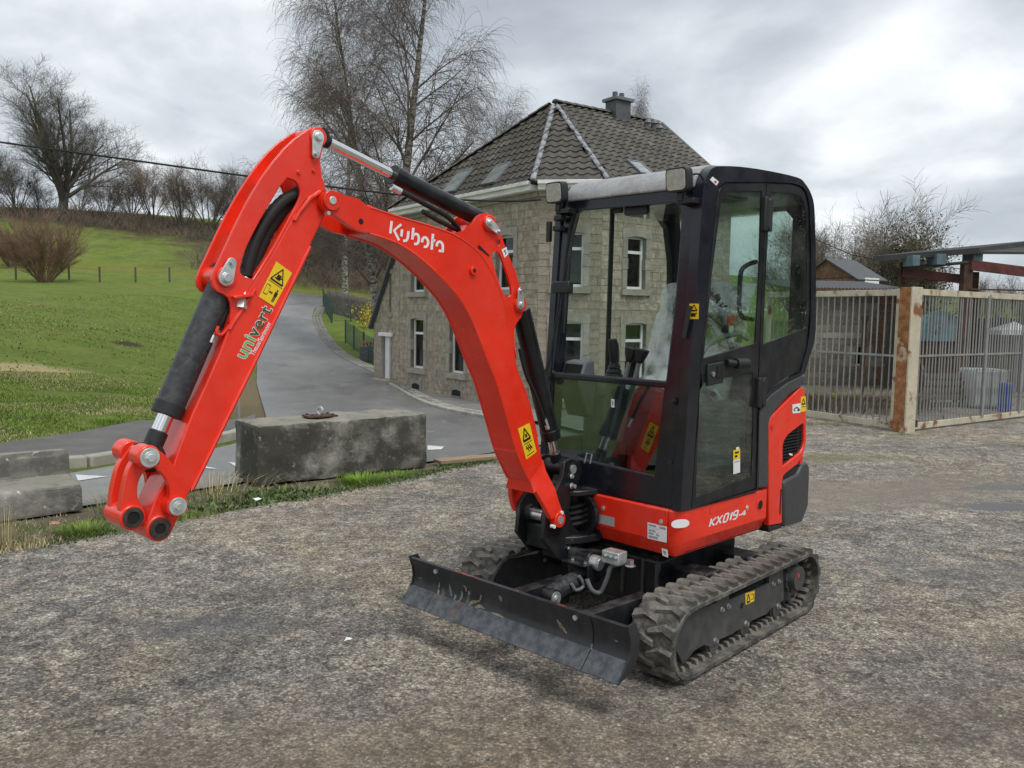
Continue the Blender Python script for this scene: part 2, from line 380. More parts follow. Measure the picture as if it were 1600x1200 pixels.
def veins(m, scale, lo, hi, col, amount=1.0, stretch=(1, 1, 1), bias=0.0):
    '''thin crust-like lines where the surface has worn unevenly'''
    N, L = m.node_tree.nodes, m.node_tree.links; b = N['Principled BSDF']; src = b.inputs['Base Color'].links[0].from_socket
    tc = N.new('ShaderNodeTexCoord'); mp = N.new('ShaderNodeMapping'); mp.inputs['Scale'].default_value = stretch; mp.inputs['Location'].default_value = (bias, bias, 0); L.new(tc.outputs['Object'], mp.inputs[0])
    nz = N.new('ShaderNodeTexNoise'); L.new(mp.outputs[0], nz.inputs['Vector']); nz.inputs['Scale'].default_value, nz.inputs['Detail'].default_value, nz.inputs['Roughness'].default_value, nz.inputs['Distortion'].default_value = scale, 7, 0.65, 0.5
    sb = N.new('ShaderNodeMath'); sb.operation = 'SUBTRACT'; L.new(nz.outputs['Fac'], sb.inputs[0]); sb.inputs[1].default_value = 0.5
    ab = N.new('ShaderNodeMath'); ab.operation = 'ABSOLUTE'; L.new(sb.outputs[0], ab.inputs[0])
    mr = N.new('ShaderNodeMapRange'); L.new(ab.outputs[0], mr.inputs[0]); mr.inputs[1].default_value, mr.inputs[2].default_value, mr.inputs[3].default_value, mr.inputs[4].default_value = lo, hi, amount, 0.0
    nl = N.new('ShaderNodeTexNoise'); L.new(tc.outputs['Object'], nl.inputs['Vector']); nl.inputs['Scale'].default_value, nl.inputs['Detail'].default_value, nl.inputs['Roughness'].default_value = 1.3 + 0.1 * bias, 8, 0.62
    ml2 = N.new('ShaderNodeMapRange'); L.new(nl.outputs['Fac'], ml2.inputs[0]); ml2.inputs[1].default_value, ml2.inputs[2].default_value, ml2.inputs[3].default_value = 0.36, 0.62, 0.30
    mm = N.new('ShaderNodeMath'); mm.operation = 'MULTIPLY'; L.new(mr.outputs[0], mm.inputs[0]); L.new(ml2.outputs[0], mm.inputs[1]); mr = mm
    mx_ = N.new('ShaderNodeMix'); mx_.data_type = 'RGBA'; L.new(mr.outputs[0], mx_.inputs[0]); L.new(src, mx_.inputs[6]); mx_.inputs[7].default_value = (*col, 1); L.new(mx_.outputs[2], b.inputs['Base Color'])
my = ground_mat('yard_asphalt', [(0.150, 0.141, 0.128), ((0.215, 0.197, 0.168), 0.5, 0.42, 0.58, 8), ((0.29, 0.235, 0.175), 0.42, 0.46, 0.68, 9), ((0.40, 0.355, 0.29), 14, 0.50, 0.62, 10), ((0.060, 0.058, 0.055), 19, 0.52, 0.64, 10), ((0.135, 0.132, 0.128), 0.9, 0.54, 0.68, 10), ((0.36, 0.31, 0.245), 2.6, 0.57, 0.70, 10)], 0.88, 1.0, 60, 0.018)
def aggregate(m, scale, lo, hi, bump=0.6, dist=0.006):
    '''crushed stone in the binder: every grain its own shade and its own little dome'''
    N, L = m.node_tree.nodes, m.node_tree.links; b = N['Principled BSDF']; src = b.inputs['Base Color'].links[0].from_socket
    tc = N.new('ShaderNodeTexCoord'); nz = N.new('ShaderNodeTexNoise'); L.new(tc.outputs['Object'], nz.inputs['Vector']); nz.inputs['Scale'].default_value = scale * 0.6
    av = N.new('ShaderNodeVectorMath'); av.operation = 'MULTIPLY_ADD'; L.new(nz.outputs['Color'], av.inputs[0]); av.inputs[1].default_value = (0.9 / scale,) * 3; L.new(tc.outputs['Object'], av.inputs[2])
    vo = N.new('ShaderNodeTexVoronoi'); L.new(av.outputs[0], vo.inputs['Vector']); vo.inputs['Scale'].default_value = scale
    sc_ = N.new('ShaderNodeSeparateColor'); L.new(vo.outputs['Color'], sc_.inputs[0])
    pw = N.new('ShaderNodeMath'); pw.operation = 'POWER'; L.new(sc_.outputs[0], pw.inputs[0]); pw.inputs[1].default_value = 1.7
    mr = N.new('ShaderNodeMapRange'); L.new(pw.outputs[0], mr.inputs[0]); mr.inputs[3].default_value, mr.inputs[4].default_value = lo, hi
    ed_ = N.new('ShaderNodeMapRange'); L.new(vo.outputs['Distance'], ed_.inputs[0]); ed_.inputs[1].default_value, ed_.inputs[2].default_value, ed_.inputs[3].default_value, ed_.inputs[4].default_value = 0.35, 0.75, 1.0, 0.55
    ml = N.new('ShaderNodeMath'); ml.operation = 'MULTIPLY'; L.new(mr.outputs[0], ml.inputs[0]); L.new(ed_.outputs[0], ml.inputs[1])
    vs_ = N.new('ShaderNodeVectorMath'); vs_.operation = 'SCALE'; L.new(src, vs_.inputs[0]); L.new(ml.outputs[0], vs_.inputs[3]); L.new(vs_.outputs[0], b.inputs['Base Color'])
    bp = N.new('ShaderNodeBump'); bp.invert = True; bp.inputs['Strength'].default_value, bp.inputs['Distance'].default_value = bump, dist
    L.new(vo.outputs['Distance'], bp.inputs['Height']); old = b.inputs['Normal'].links[0].from_socket; L.new(old, bp.inputs['Normal']); L.new(bp.outputs[0], b.inputs['Normal'])
veins(my, 15, 0.004, 0.05, (0.48, 0.43, 0.36), 0.85)
veins(my, 34, 0.004, 0.055, (0.46, 0.42, 0.36), 0.8, bias=5.0)
veins(my, 24, 0.002, 0.035, (0.045, 0.044, 0.042), 0.75, bias=11.0)
def tone(m, scale, a, b_, lo=0.36, hi=0.64, bias=0.0, stretch=(1, 1, 1)):
    '''old stains, dusty ground and wear: whole areas a little lighter or darker than their neighbours'''
    N, L = m.node_tree.nodes, m.node_tree.links; b = N['Principled BSDF']; src = b.inputs['Base Color'].links[0].from_socket
    tc = N.new('ShaderNodeTexCoord'); mp = N.new('ShaderNodeMapping'); mp.inputs['Location'].default_value = (bias, -bias, 0); mp.inputs['Scale'].default_value = stretch; L.new(tc.outputs['Object'], mp.inputs[0])
    nz = N.new('ShaderNodeTexNoise'); L.new(mp.outputs[0], nz.inputs['Vector']); nz.inputs['Scale'].default_value, nz.inputs['Detail'].default_value, nz.inputs['Roughness'].default_value, nz.inputs['Distortion'].default_value = scale, 9, 0.66, 0.4
    mr = N.new('ShaderNodeMapRange'); L.new(nz.outputs['Fac'], mr.inputs[0]); mr.inputs[1].default_value, mr.inputs[2].default_value = lo, hi
    mx_ = N.new('ShaderNodeMix'); mx_.data_type = 'RGBA'; L.new(mr.outputs[0], mx_.inputs[0]); mx_.inputs[6].default_value, mx_.inputs[7].default_value = (*a, 1), (*b_, 1)
    vm = N.new('ShaderNodeVectorMath'); vm.operation = 'MULTIPLY'; L.new(src, vm.inputs[0]); L.new(mx_.outputs[2], vm.inputs[1]); L.new(vm.outputs[0], b.inputs['Base Color'])
aggregate(my, 85, 0.72, 1.85, 0.5, 0.004)
tone(my, 1.1, (0.88, 0.90, 0.945), (1.36, 1.34, 1.30), 0.38, 0.62)
tone(my, 4.5, (0.72, 0.71, 0.71), (1.22, 1.19, 1.14), 0.36, 0.62, 4.0)
tone(my, 0.6, (0.985, 1.01, 1.055), (1.02, 0.985, 0.925), 0.46, 0.66, 9.0)
tone(my, 9.0, (0.74, 0.74, 0.74), (1.16, 1.15, 1.13), 0.38, 0.60, 2.0)
patch(my, -0.6, 2.8, 1.1, 0.40, 0.3, (0.22, 0.165, 0.11), 0.9, 0.30, 7)
patch(my, 0.35, 2.9, 1.2, 0.35, 0.2, (0.22, 0.165, 0.11), 0.9, 0.30, 7)
patch(my, -1.3, 2.9, 0.6, 0.3, 0.1, (0.20, 0.145, 0.10), 0.9, 0.3, 7)
patch(my, 4.25, 7.15, 0.34, 0.17, 0.2, (0.16, 0.165, 0.175), 0.10, 0.95, 5, 0.12)
patch(my, 4.75, 8.0, 0.40, 0.15, 0.2, (0.16, 0.165, 0.175), 0.10, 0.95, 5, 0.15)
patch(my, 3.2, 7.6, 2.2, 0.55, 0.35, (0.25, 0.215, 0.17), 0.5, 0.7, 4)
patch(my, 3.6, 9.6, 0.8, 0.25, 0.1, (0.15, 0.15, 0.06), 0.4, 0.6, 6)
patch(my, 3.0, 5.2, 0.8, 0.3, -0.2, (0.20, 0.205, 0.215), 0.6, 0.25, 6)
patch(my, -1.55, 4.1, 0.35, 0.16, 0.2, (0.17, 0.175, 0.185), 0.5, 0.35, 9)
patch(my, 2.4, 3.4, 1.4, 0.5, 0.5, (0.24, 0.20, 0.15), 0.8, 0.3, 9)
ground_mat('road_asphalt', [(0.165, 0.165, 0.163), ((0.24, 0.238, 0.232), 0.5, 0.45, 0.62, 7, (1, 0.3, 1), 0.2), ((0.105, 0.105, 0.105), 0.8, 0.53, 0.66, 8, (1, 0.25, 1), 0.2), ((0.29, 0.285, 0.275), 2.2, 0.60, 0.70, 8, (1, 0.3, 1), 0.2), ((0.28, 0.275, 0.265), 60, 0.55, 0.7, 4)], 0.36, 0.3, 70, 0.008, 0.5)
veins(MATS['road_asphalt'], 0.7, 0.0, 0.006, (0.055, 0.055, 0.055), 0.8)
veins(MATS['road_asphalt'], 2.5, 0.0, 0.02, (0.32, 0.315, 0.30), 0.35, (1, 0.4, 1), 3.0)
ground_mat('path_asphalt', [(0.115, 0.110, 0.105), ((0.16, 0.153, 0.145), 1.2, 0.42, 0.65, 6), ((0.20, 0.195, 0.185), 60, 0.57, 0.7, 4)], 0.85, 0.3, 60, 0.01)
ground_mat('pavement_slab', [(0.185, 0.18, 0.168), ((0.26, 0.25, 0.23), 2.5, 0.42, 0.62, 6), ((0.12, 0.12, 0.10), 1.1, 0.58, 0.75, 6)], 0.9, 0.4, 40, 0.01)
mg = ground_mat('meadow_grass', [(0.140, 0.205, 0.036), ((0.190, 0.250, 0.052), 0.9, 0.42, 0.60, 8), ((0.24, 0.225, 0.095), 0.45, 0.52, 0.72, 9), ((0.22, 0.205, 0.09), 2.5, 0.55, 0.70, 9), ((0.085, 0.125, 0.024), 5, 0.52, 0.68, 9), ((0.24, 0.245, 0.085), 11, 0.56, 0.70, 8), ((0.065, 0.095, 0.020), 30, 0.56, 0.70, 6)], 0.95, 1.0, 20, 0.08, 0.15)
ground_mat('verge_soil', [(0.185, 0.155, 0.115), ((0.115, 0.125, 0.045), 2.2, 0.44, 0.58, 8), ((0.27, 0.235, 0.18), 7, 0.52, 0.68, 8), ((0.08, 0.065, 0.05), 5, 0.58, 0.72, 8)], 0.95, 1.0, 30, 0.03, 0.15)
ground_mat('kerb_stone', [(0.34, 0.315, 0.27), ((0.43, 0.41, 0.36), 3, 0.45, 0.62, 7), ((0.20, 0.18, 0.145), 1.6, 0.55, 0.72, 7)], 0.9, 0.35, 60, 0.008)
mat('road_paint', (0.66, 0.67, 0.66), 0.7, var=0.1, scale=5, col3=(0.25, 0.25, 0.25), scale3=22, lo3=0.58, hi3=0.72)
ground_mat('cobble', [(0.30, 0.285, 0.255), ((0.42, 0.405, 0.37), 1.3, 0.42, 0.62, 6), ((0.13, 0.12, 0.10), 4, 0.58, 0.72, 6)], 0.85, 0.5, 30, 0.01)

# ================================================================== terrain
CTRL = [(-3.3, 5.3, -.02), (-.1, 9.2, -.04), (-8, 0, 0), (0, 0, 0), (8, 8, 0), (5, 14, 0), (14, 14, 0), (20, 25, 0.1), (0, -20, 0), (-20, -20, .3), (20, -20, 0), (-15, -5, .15), (40, 10, 0), (-40, 0, 1.0),
        (-4.7, 8.7, -.16), (-3.8, 11.6, -.28), (-1.5, 11, -.22), (1.5, 13, -.30), (-.5, 17.4, -.62), (-3, 20, -.72), (1.3, 21.5, -1.0), (-4.4, 28.4, -1.0), (-3.2, 25, -1.0), (-7.2, 36, -.5), (-10.2, 45, .3), (-13, 55, 1.2), (-15.5, 65, 2.2), (-17, 73, 3.0), (5, 19, -.6), (8, 26, -.8), (0, 34, -1.0),
        (-7, 11.5, -.12), (-12, 12, .1), (-12, 25, .8), (-8.5, 25, -.1), (-20, 25, 1.2), (-17, 45, 2.0), (-30, 45, 2.7), (-30, 70, 4.3), (-48, 70, 4.4), (-21, 70, 3.6),
        (-61, 100, 13.0), (-45, 100, 12.0), (-33, 100, 10.4), (-24, 95, 9.0), (-14, 98, 9.5), (-5, 100, 8), (-60, 135, 15.5), (-20, 135, 14), (20, 130, 7), (60, 130, 2.5), (40, 60, 1), (20, 45, 0.2), (-8, 60, 2.0),
        (0, -120, 3), (150, 0, 3), (-150, 0, 8), (260, 260, 7), (0, 330, 24), (-260, 260, 30), (260, -200, 8), (-260, -200, 22)]
CT = np.array(CTRL, float)
def _phi(r2):
    r2 = np.maximum(r2, 1e-12); return 0.5 * r2 * np.log(r2)
def _fit():
    n = len(CT); d2 = ((CT[:, None, :2] - CT[None, :, :2]) ** 2).sum(-1)
    A = np.zeros((n + 3, n + 3)); A[:n, :n] = _phi(d2) + np.eye(n) * 0.8; A[:n, n] = 1; A[:n, n + 1:] = CT[:, :2]; A[n, :n] = 1; A[n + 1:, :n] = CT[:, :2].T
    return np.linalg.solve(A, np.concatenate([CT[:, 2], np.zeros(3)]))
WGT = _fit()
edge_dir = Vector((0.643, 0.766))
YARD = [(-3.33 - 0.643 * 40, 5.34 - 0.766 * 40), (-3.6, 5.02), (-3.05, 5.60), (-2.75, 5.9), (-2.15, 6.63), (-1.5, 7.36), (-0.97, 7.97), (-0.55, 8.62), (-0.05, 9.18), (1.0, 10.4), (2.6, 12.2), (4.3, 13.5), (7.5, 17.5), (14, 27), (40, 32), (60, -30), (-20, -30)]
def seg_dist(P, poly):
    """signed distance of points to a polygon (negative inside)"""
    P = np.asarray(P, float); x, y = P[:, 0], P[:, 1]
    d = np.full(len(P), 1e18); ins = np.zeros(len(P), bool)
    n = len(poly)
    for i in range(n):
        ax, ay = poly[i]; bx, by = poly[(i + 1) % n]
        ex_, ey_ = bx - ax, by - ay; t = np.clip(((x - ax) * ex_ + (y - ay) * ey_) / (ex_ ** 2 + ey_ ** 2), 0, 1)
        d = np.minimum(d, (x - ax - t * ex_) ** 2 + (y - ay - t * ey_) ** 2)
        c = ((ay > y) != (by > y)); xx = ax + (y - ay) * ex_ / (ey_ if abs(ey_) > 1e-12 else 1e-12); ins ^= (c & (x < xx))
    return np.where(ins, -1, 1) * np.sqrt(d)
def terrain(P):
    P = np.asarray(P, float).reshape(-1, 2)
    d2 = ((P[:, None, :] - CT[None, :, :2]) ** 2).sum(-1); n = len(CT)
    z = _phi(d2) @ WGT[:n] + WGT[n] + P @ WGT[n + 1:]
    r = np.hypot(P[:, 0], P[:, 1]); z = np.where(r > 330, np.minimum(z, 30), z)
    s = np.clip(seg_dist(P, YARD) / 1.6, 0, 1); s = s * s * (3 - 2 * s)
    return -0.05 * (1 - s) + z * s
def tz(x, y): return float(terrain([(x, y)])[0])
_TT = np.geomspace(2.0, 260.0, 900)
def on(u, v):                                      # where the line of sight first meets the terrain
    d = np.array(ray(u, v)); P = np.array(ORG)[None] + _TT[:, None] * d[None]
    h = P[:, 2] - terrain(P[:, :2]); i = int(np.argmax(h < 0)) if (h < 0).any() else len(_TT) - 1
    if i == 0: return Vector(P[0])
    k_ = h[i - 1] / (h[i - 1] - h[i]) if h[i] < 0 else 1.0
    return Vector(P[i - 1] + (P[i] - P[i - 1]) * k_)

# the ground itself: rings round the camera position, finer near by, out to the horizon
NA = 260; rad = [0.0]
r_ = 0.6
while r_ < 900: rad.append(r_); r_ *= 1.035 if r_ < 120 else 1.12
angs = [2 * math.pi * i / NA for i in range(NA)]
PP = [(0.0, 0.0)] + [(r * math.sin(a), r * math.cos(a)) for r in rad[1:] for a in angs]
ZZ = np.concatenate([terrain(PP[i:i + 20000]) for i in range(0, len(PP), 20000)])
mb = MB(); mb.v = [(p[0], p[1], float(z)) for p, z in zip(PP, ZZ)]
mb.f = [(0, 1 + i, 1 + (i + 1) % NA) for i in range(NA)] + [(1 + k_ * NA + i, 1 + (k_ + 1) * NA + i, 1 + (k_ + 1) * NA + (i + 1) % NA, 1 + k_ * NA + (i + 1) % NA) for k_ in range(len(rad) - 2) for i in range(NA)]
mb.m = [0] * len(mb.f)
hay = on(45, 579); dirt1 = on(330, 600); dirt2 = on(420, 640); 
for (p, rx, ry, rot, col, am) in ((hay, 1.15, 0.85, 0.1, (0.50, 0.41, 0.22), 0.95), (on(320, 622), 0.9, 1.6, 0.35, (0.29, 0.225, 0.145), 0.85), (on(385, 610), 1.5, 3.6, 0.2, (0.25, 0.185, 0.12), 0.9), (on(410, 645), 0.8, 1.2, 0.25, (0.20, 0.15, 0.10), 0.85), (on(250, 640), 0.9, 0.4, 0.1, (0.28, 0.23, 0.14), 0.55), (on(200, 537), 0.35, 0.5, 0, (0.07, 0.05, 0.035), 0.9)):
    patch(MATS['meadow_grass'], p.x, p.y, rx, ry, rot, col, 0.35, am, 1.5)
p = on(180, 432); patch(MATS['meadow_grass'], p.x, p.y + 6, 30, 3.0, 0.0, (0.20, 0.20, 0.03), 0.4, 0.5, 0.4)
p = on(200, 352); patch(MATS['meadow_grass'], -45, 100, 50, 9, 0.05, (0.075, 0.055, 0.038), 0.3, 0.95, 0.3)
patch(MATS['meadow_grass'], -10, 92, 24, 17, 0.0, (0.085, 0.062, 0.042), 0.3, 0.95, 0.3)
tag(mb.build('ground', 'meadow_grass', smooth=True, angle=180, recalc=False), None, kind='structure')

def sheet(name, poly, step, zoff, material, flat=None, kind='structure', holes=()):
    """a flat-lying sheet cut to an outline and laid on the terrain (or at a fixed height)"""
    pts = []; n = len(poly)
    for i in range(n):
        a, b = Vector(poly[i]), Vector(poly[(i + 1) % n]); k_ = max(1, int((b - a).length / step))
        pts += [tuple(a + (b - a) * (j / k_)) for j in range(k_)]
    nb = len(pts)
    xs, ys = [p[0] for p in poly], [p[1] for p in poly]
    gx = np.arange(min(xs) + step * .5, max(xs), step); gy = np.arange(min(ys) + step * .5, max(ys), step)
    if flat is None:
        G = np.array([(x, y) for x in gx for y in gy]); sdv = seg_dist(G, poly); pts += [tuple(g) for g, s in zip(G, sdv) if s < -step * 0.4]
    V, E_, F_, *_ = delaunay_2d_cdt([Vector(p) for p in pts], [(i, (i + 1) % nb) for i in range(nb)], [], 1, 1e-5)
    Z = terrain([(v.x, v.y) for v in V]) + zoff if flat is None else [flat] * len(V)
    m = MB(); m.add([(v.x, v.y, float(z)) for v, z in zip(V, Z)], [tuple(f) for f in F_])
    o = m.build(name, material, smooth=True, angle=180)
    return tag(o, None, kind=kind)
def at_uv(u, v, z): p = ground(u, v, z); return (p.x, p.y)
yd = sheet('yard', YARD, 4.0, 0, 'yard_asphalt', flat=0.0)

# road: junction mouth in front, then up the hill to the left of the house
RL = [(-26, -14), (-8.5, 4.45), (-5.6, 7.8)] + [tuple(on(u, v)[:2]) for u, v in ((100, 746), (180, 732), (255, 720), (330, 706), (382, 693), (420, 668), (412, 640), (401, 600), (402, 565), (410, 535), (425, 510), (430, 494))] + [(-20.5, 60), (-21.5, 66), (-18, 71.5)]
RRt = [tuple(on(u, v)[:2]) for u, v in ((763, 657), (717, 648.5), (667, 634.5), (625, 612), (583, 584), (555, 571), (527, 556), (510, 540), (500, 524), (491, 507))] + [(-13.2, 55), (-14.2, 60), (-13.5, 64), (-9, 66.5)]
road_poly = RL + [(-10, 73.5), (0, 74), (0, 67.5)] + RRt[::-1] + [(1.2, 16.6), (4.5, 17.6), (5.5, 15.5), (2.6, 12.6), (0.8, 10.9), (-0.5, 9.4), (-1.2, 8.75), (-2.5, 7.95), (-3.2, 7.1), (-4.1, 6.15), (-5.5, 4.6), (-25, -15)]
rd = sheet('road', road_poly, 0.5, 0.035, 'road_asphalt')
from mathutils.bvhtree import BVHTree
RBV = BVHTree.FromPolygons([v.co for v in rd.data.vertices], [tuple(p.vertices) for p in rd.data.polygons])
def road_z(x, y):
    h = RBV.ray_cast(Vector((x, y, 50)), Vector((0, 0, -1)))[0]; return h.z if h else tz(x, y) + 0.035
verge_poly = [(-25, -15.3), (-5.5, 4.5), (-4.1, 6.1), (-3.2, 7.05), (-2.5, 7.9), (-1.2, 8.7), (-0.55, 9.3), (0.6, 10.6)] + [p for p in YARD[9:0:-1]] + [(-25, -20.5)]
sheet('verge', verge_poly, 0.35, 0.02, 'verge_soil')
# footpath and its kerb on the far side of the junction
kerb = [(-24, -11.2), (-8.9, 5.0), (-5.9, 8.3)] + [tuple(on(u, v)[:2]) for u, v in ((99, 735), (176, 722), (255, 710), (330, 694), (380, 682), (402, 668))]
ptop = [tuple(on(u, v)[:2]) for u, v in ((400, 655), (380, 664), (300, 668), (215, 668), (127, 687), (0, 706))] + [(-8.4, 8.2), (-11.5, 5.4), (-27, -11)]
kin = [(x - 0.06, y + 0.05) for x, y in kerb]
sheet('footpath', kin + ptop, 0.5, 0.11, 'path_asphalt')
def along(pts, z_of, w, h, name, material, bevel=0.0, seglen=1.0):
    """kerb stones laid end to end along a line; each stone its own part"""
    root = tag(empty(name), None, kind='structure'); n = 0
    P = [Vector(p) for p in pts]; cum = [0]
    for a, b in zip(P, P[1:]): cum.append(cum[-1] + (b - a).length)
    def pt(s):
        for i in range(len(P) - 1):
            if s <= cum[i + 1] or i == len(P) - 2:
                return P[i] + (P[i + 1] - P[i]) * ((s - cum[i]) / max(1e-6, cum[i + 1] - cum[i]))
    s = 0
    while s < cum[-1] - 0.05:
        a, b = pt(s + 0.006), pt(min(cum[-1], s + seglen) - 0.006); d = (b - a); c = (a + b) / 2
        if d.length > 0.05:
            za, zb = z_of(a), z_of(b); ang = math.atan2(d.y, d.x)
            m = MB(); nv = Vector((-d.y, d.x)).normalized() * w / 2
            vs = []
            for q, z in ((a, za), (b, zb)):
                for sg in (-1, 1): vs += [(q.x + nv.x * sg, q.y + nv.y * sg, z - 0.25), (q.x + nv.x * sg, q.y + nv.y * sg, z + h + random.uniform(-.004, .004))]
            m.add(vs, [(0, 1, 3, 2), (4, 6, 7, 5), (0, 4, 5, 1), (2, 3, 7, 6), (1, 5, 7, 3), (0, 2, 6, 4)])
            m.build('kerb_stone', material, root, bevel=bevel); n += 1
        s += seglen
    return root
along(kerb[1:], lambda p: tz(p.x, p.y), 0.14, 0.13, 'kerb', 'kerb_stone', 0.025)
# white give-way triangles painted on the road
for (pts) in (((118, 742), (168, 745), (122, 752)), ((305, 731), (340, 733), (316, 727.5)), ((357, 722), (392, 725), (396, 730), (368, 729)), ((668, 695), (694, 697), (690, 702), (668, 703)), ((480, 704), (520, 706), (515, 711)), ((560, 699), (600, 701), (595, 706))):
    m = MB(); q = [on(u, v + 5.5) for u, v in pts]; q = [ORG + (p + Vector((0, 0, .035)) - ORG) for p in q]; m.add([(p.x, p.y, road_z(p.x, p.y) + 0.006) for p in q], [tuple(range(len(q)))]); tag(m.build('road_marking', 'road_paint', smooth=False), None, kind='structure')
# pavement along the house and the cobbled gutter on the right of the road
side = [tuple(on(u, v)[:2]) for u, v in ((985, 690), (870, 672), (763, 654), (717, 645), (667, 630), (625, 608), (600, 594), (583, 580))]
pave = side + [tuple(on(583, 572)[:2]), (-5.2, 31.5), (-3.9, 29.2), (0.9, 23.0), (2.2, 22.4), (6.5, 25.3), (9, 24), (5.5, 19)]
sheet('pavement', pave, 0.6, 0.10, 'pavement_slab')
gut = [Vector((p.x, p.y)) for p in (on(u, v) for u, v in ((763, 657), (717, 648), (667, 634), (625, 611), (600, 597), (583, 583), (555, 570), (527, 555), (510, 539), (500, 523), (492, 508)))] + [Vector((-13.1, 55)), Vector((-14.3, 62))]
m = MB(); rg = random.Random(5)
cum = 0
for a, b in zip(gut, gut[1:]):
    d = (b - a); L_ = d.length; n_ = max(1, int(L_ / 0.24)); nv = Vector((d.y, -d.x)).normalized()
    for i in range(n_):
        for r in range(3):
            c = a + d * ((i + 0.5) / n_) + nv * (0.02 + 0.2 * r); z = tz(c.x, c.y) + 0.045 + 0.012 * r + rg.uniform(-.01, .012)
            M_ = Matrix.Rotation(math.atan2(d.y, d.x) + rg.uniform(-.1, .1), 3, 'Z'); m.box((c.x, c.y, z), (0.20 + rg.uniform(-.03, .02), 0.17, 0.08), M_)
o = m.build('cobbled_gutter', 'cobble', smooth=False); tag(o, 'pale cobbles of the gutter along the right side of the road', 'gutter', kind='stuff')
cob = along([tuple(g) for g in gut[:6]], lambda p: tz(p.x, p.y), 0.14, 0.115, 'pavement_kerb', 'kerb_stone', 0.02)
for o in cob.children: o.location = (0.0, 0.0, 0.0)
# ================================================================== stone house
mat('stone', (0.365, 0.318, 0.25), 0.9, var=0.20, scale=6, bump=0.9, bscale=26, obj_rand=0.12, col3=(0.25, 0.215, 0.165), scale3=2.2, lo3=0.55, hi3=0.8, spec=0.2)
mat('mortar', (0.325, 0.288, 0.232), 0.95, var=0.15, scale=6, bump=0.5, bscale=40, spec=0.2)
mat('dressed_stone', (0.33, 0.305, 0.26), 0.85, var=0.12, scale=4, bump=0.3, bscale=30, obj_rand=0.10, spec=0.2)
mat('white_frame', (0.80, 0.81, 0.82), 0.4, var=0.04, scale=4)
mat('white_board', (0.76, 0.75, 0.73), 0.55, var=0.12, scale=2.5, stretch=(1, 1, 4))
mat('roof_tile', (0.070, 0.063, 0.054), 0.70, col2=(0.125, 0.114, 0.095), scale=1.6, lo=0.38, hi=0.62, bump=0.4, bscale=30, obj_rand=0.20, col3=(0.16, 0.165, 0.10), scale3=3, lo3=0.58, hi3=0.75)
mat('hip_tile', (0.19, 0.195, 0.21), 0.6, col2=(0.34, 0.36, 0.39), scale=3, bump=0.3, bscale=30, obj_rand=0.12)
mat('roof_felt', (0.035, 0.032, 0.028), 0.9, var=0.2)
mat('lead', (0.16, 0.165, 0.175), 0.5, var=0.12, scale=5)
mat('slate', (0.085, 0.088, 0.095), 0.55, var=0.18, scale=8, obj_rand=0.12)
mat('curtain', (0.48, 0.48, 0.46), 0.9, var=0.15, scale=9, stretch=(14, 14, 0.5))
mat('dark_room', (0.03, 0.032, 0.034), 0.9, var=0.3)
HX = dict(kx=1.343, ky=21.738, a=0.613, c=1.196, L1=9.232, L3=6.3, ze=5.111, zr=7.982, s=2.24, t=3.513, r=4.38, zb=-1.081, ov=0.30)
house = tag(empty('stone_house', (HX['kx'], HX['ky'], 0), HX['a']), 'grey-beige stone house with brown tiled hipped roof behind the excavator', 'house')
ZE, ZR, CC, L1, L3, ZB = HX['ze'], HX['zr'], HX['c'], HX['L1'], HX['L3'], HX['zb']
APX, RDE = Vector((HX['s'], HX['t'], ZR)), Vector((HX['s'] + HX['r'], HX['t'], ZR))
PIECES = {}
def piece(parent, name, material, size, M4, limit=300):
    """a cheap box piece (shared mesh) as its own object up to the limit, afterwards joined into one stuff part"""
    key = (parent.name, name); st_ = PIECES.setdefault(key, dict(n=0, mb=MB(), parent=parent, name=name, mat=material))
    st_['n'] += 1
    if st_['n'] <= limit:
        o = link(name, UNIT[material] if material in UNIT else unit_box(material), parent); o.matrix_basis = M4 @ Matrix.Diagonal((*size, 1))
    else:
        vs = [M4 @ Vector((a * size[0], b * size[1], c * size[2])) for a in (-.5, .5) for b in (-.5, .5) for c in (-.5, .5)]
        st_['mb'].add(vs, [(0, 1, 3, 2), (4, 6, 7, 5), (0, 4, 5, 1), (2, 3, 7, 6), (0, 2, 6, 4), (1, 5, 7, 3)])
UNIT = {}
def unit_box(material):
    m = MB(); m.box((0, 0, 0), (1, 1, 1)); UNIT[material] = m.mesh('piece', material, smooth=False); return UNIT[material]
def flush_pieces():
    for st_ in PIECES.values():
        if st_['mb'].v:
            o = st_['mb'].build(st_['name'] + '_field', st_['mat'], st_['parent'], smooth=False); o['kind'] = 'stuff'
    PIECES.clear()
def fmat(p0, p1):
    """wall frame: x along the wall from p0 to p1, y outwards, z up"""
    d = (Vector(p1) - Vector(p0)).normalized(); n = Vector((d.y, -d.x))
    return Matrix(((d.x, n.x, 0, p0[0]), (d.y, n.y, 0, p0[1]), (0, 0, 1, 0), (0, 0, 0, 1)))
rh = random.Random(11)
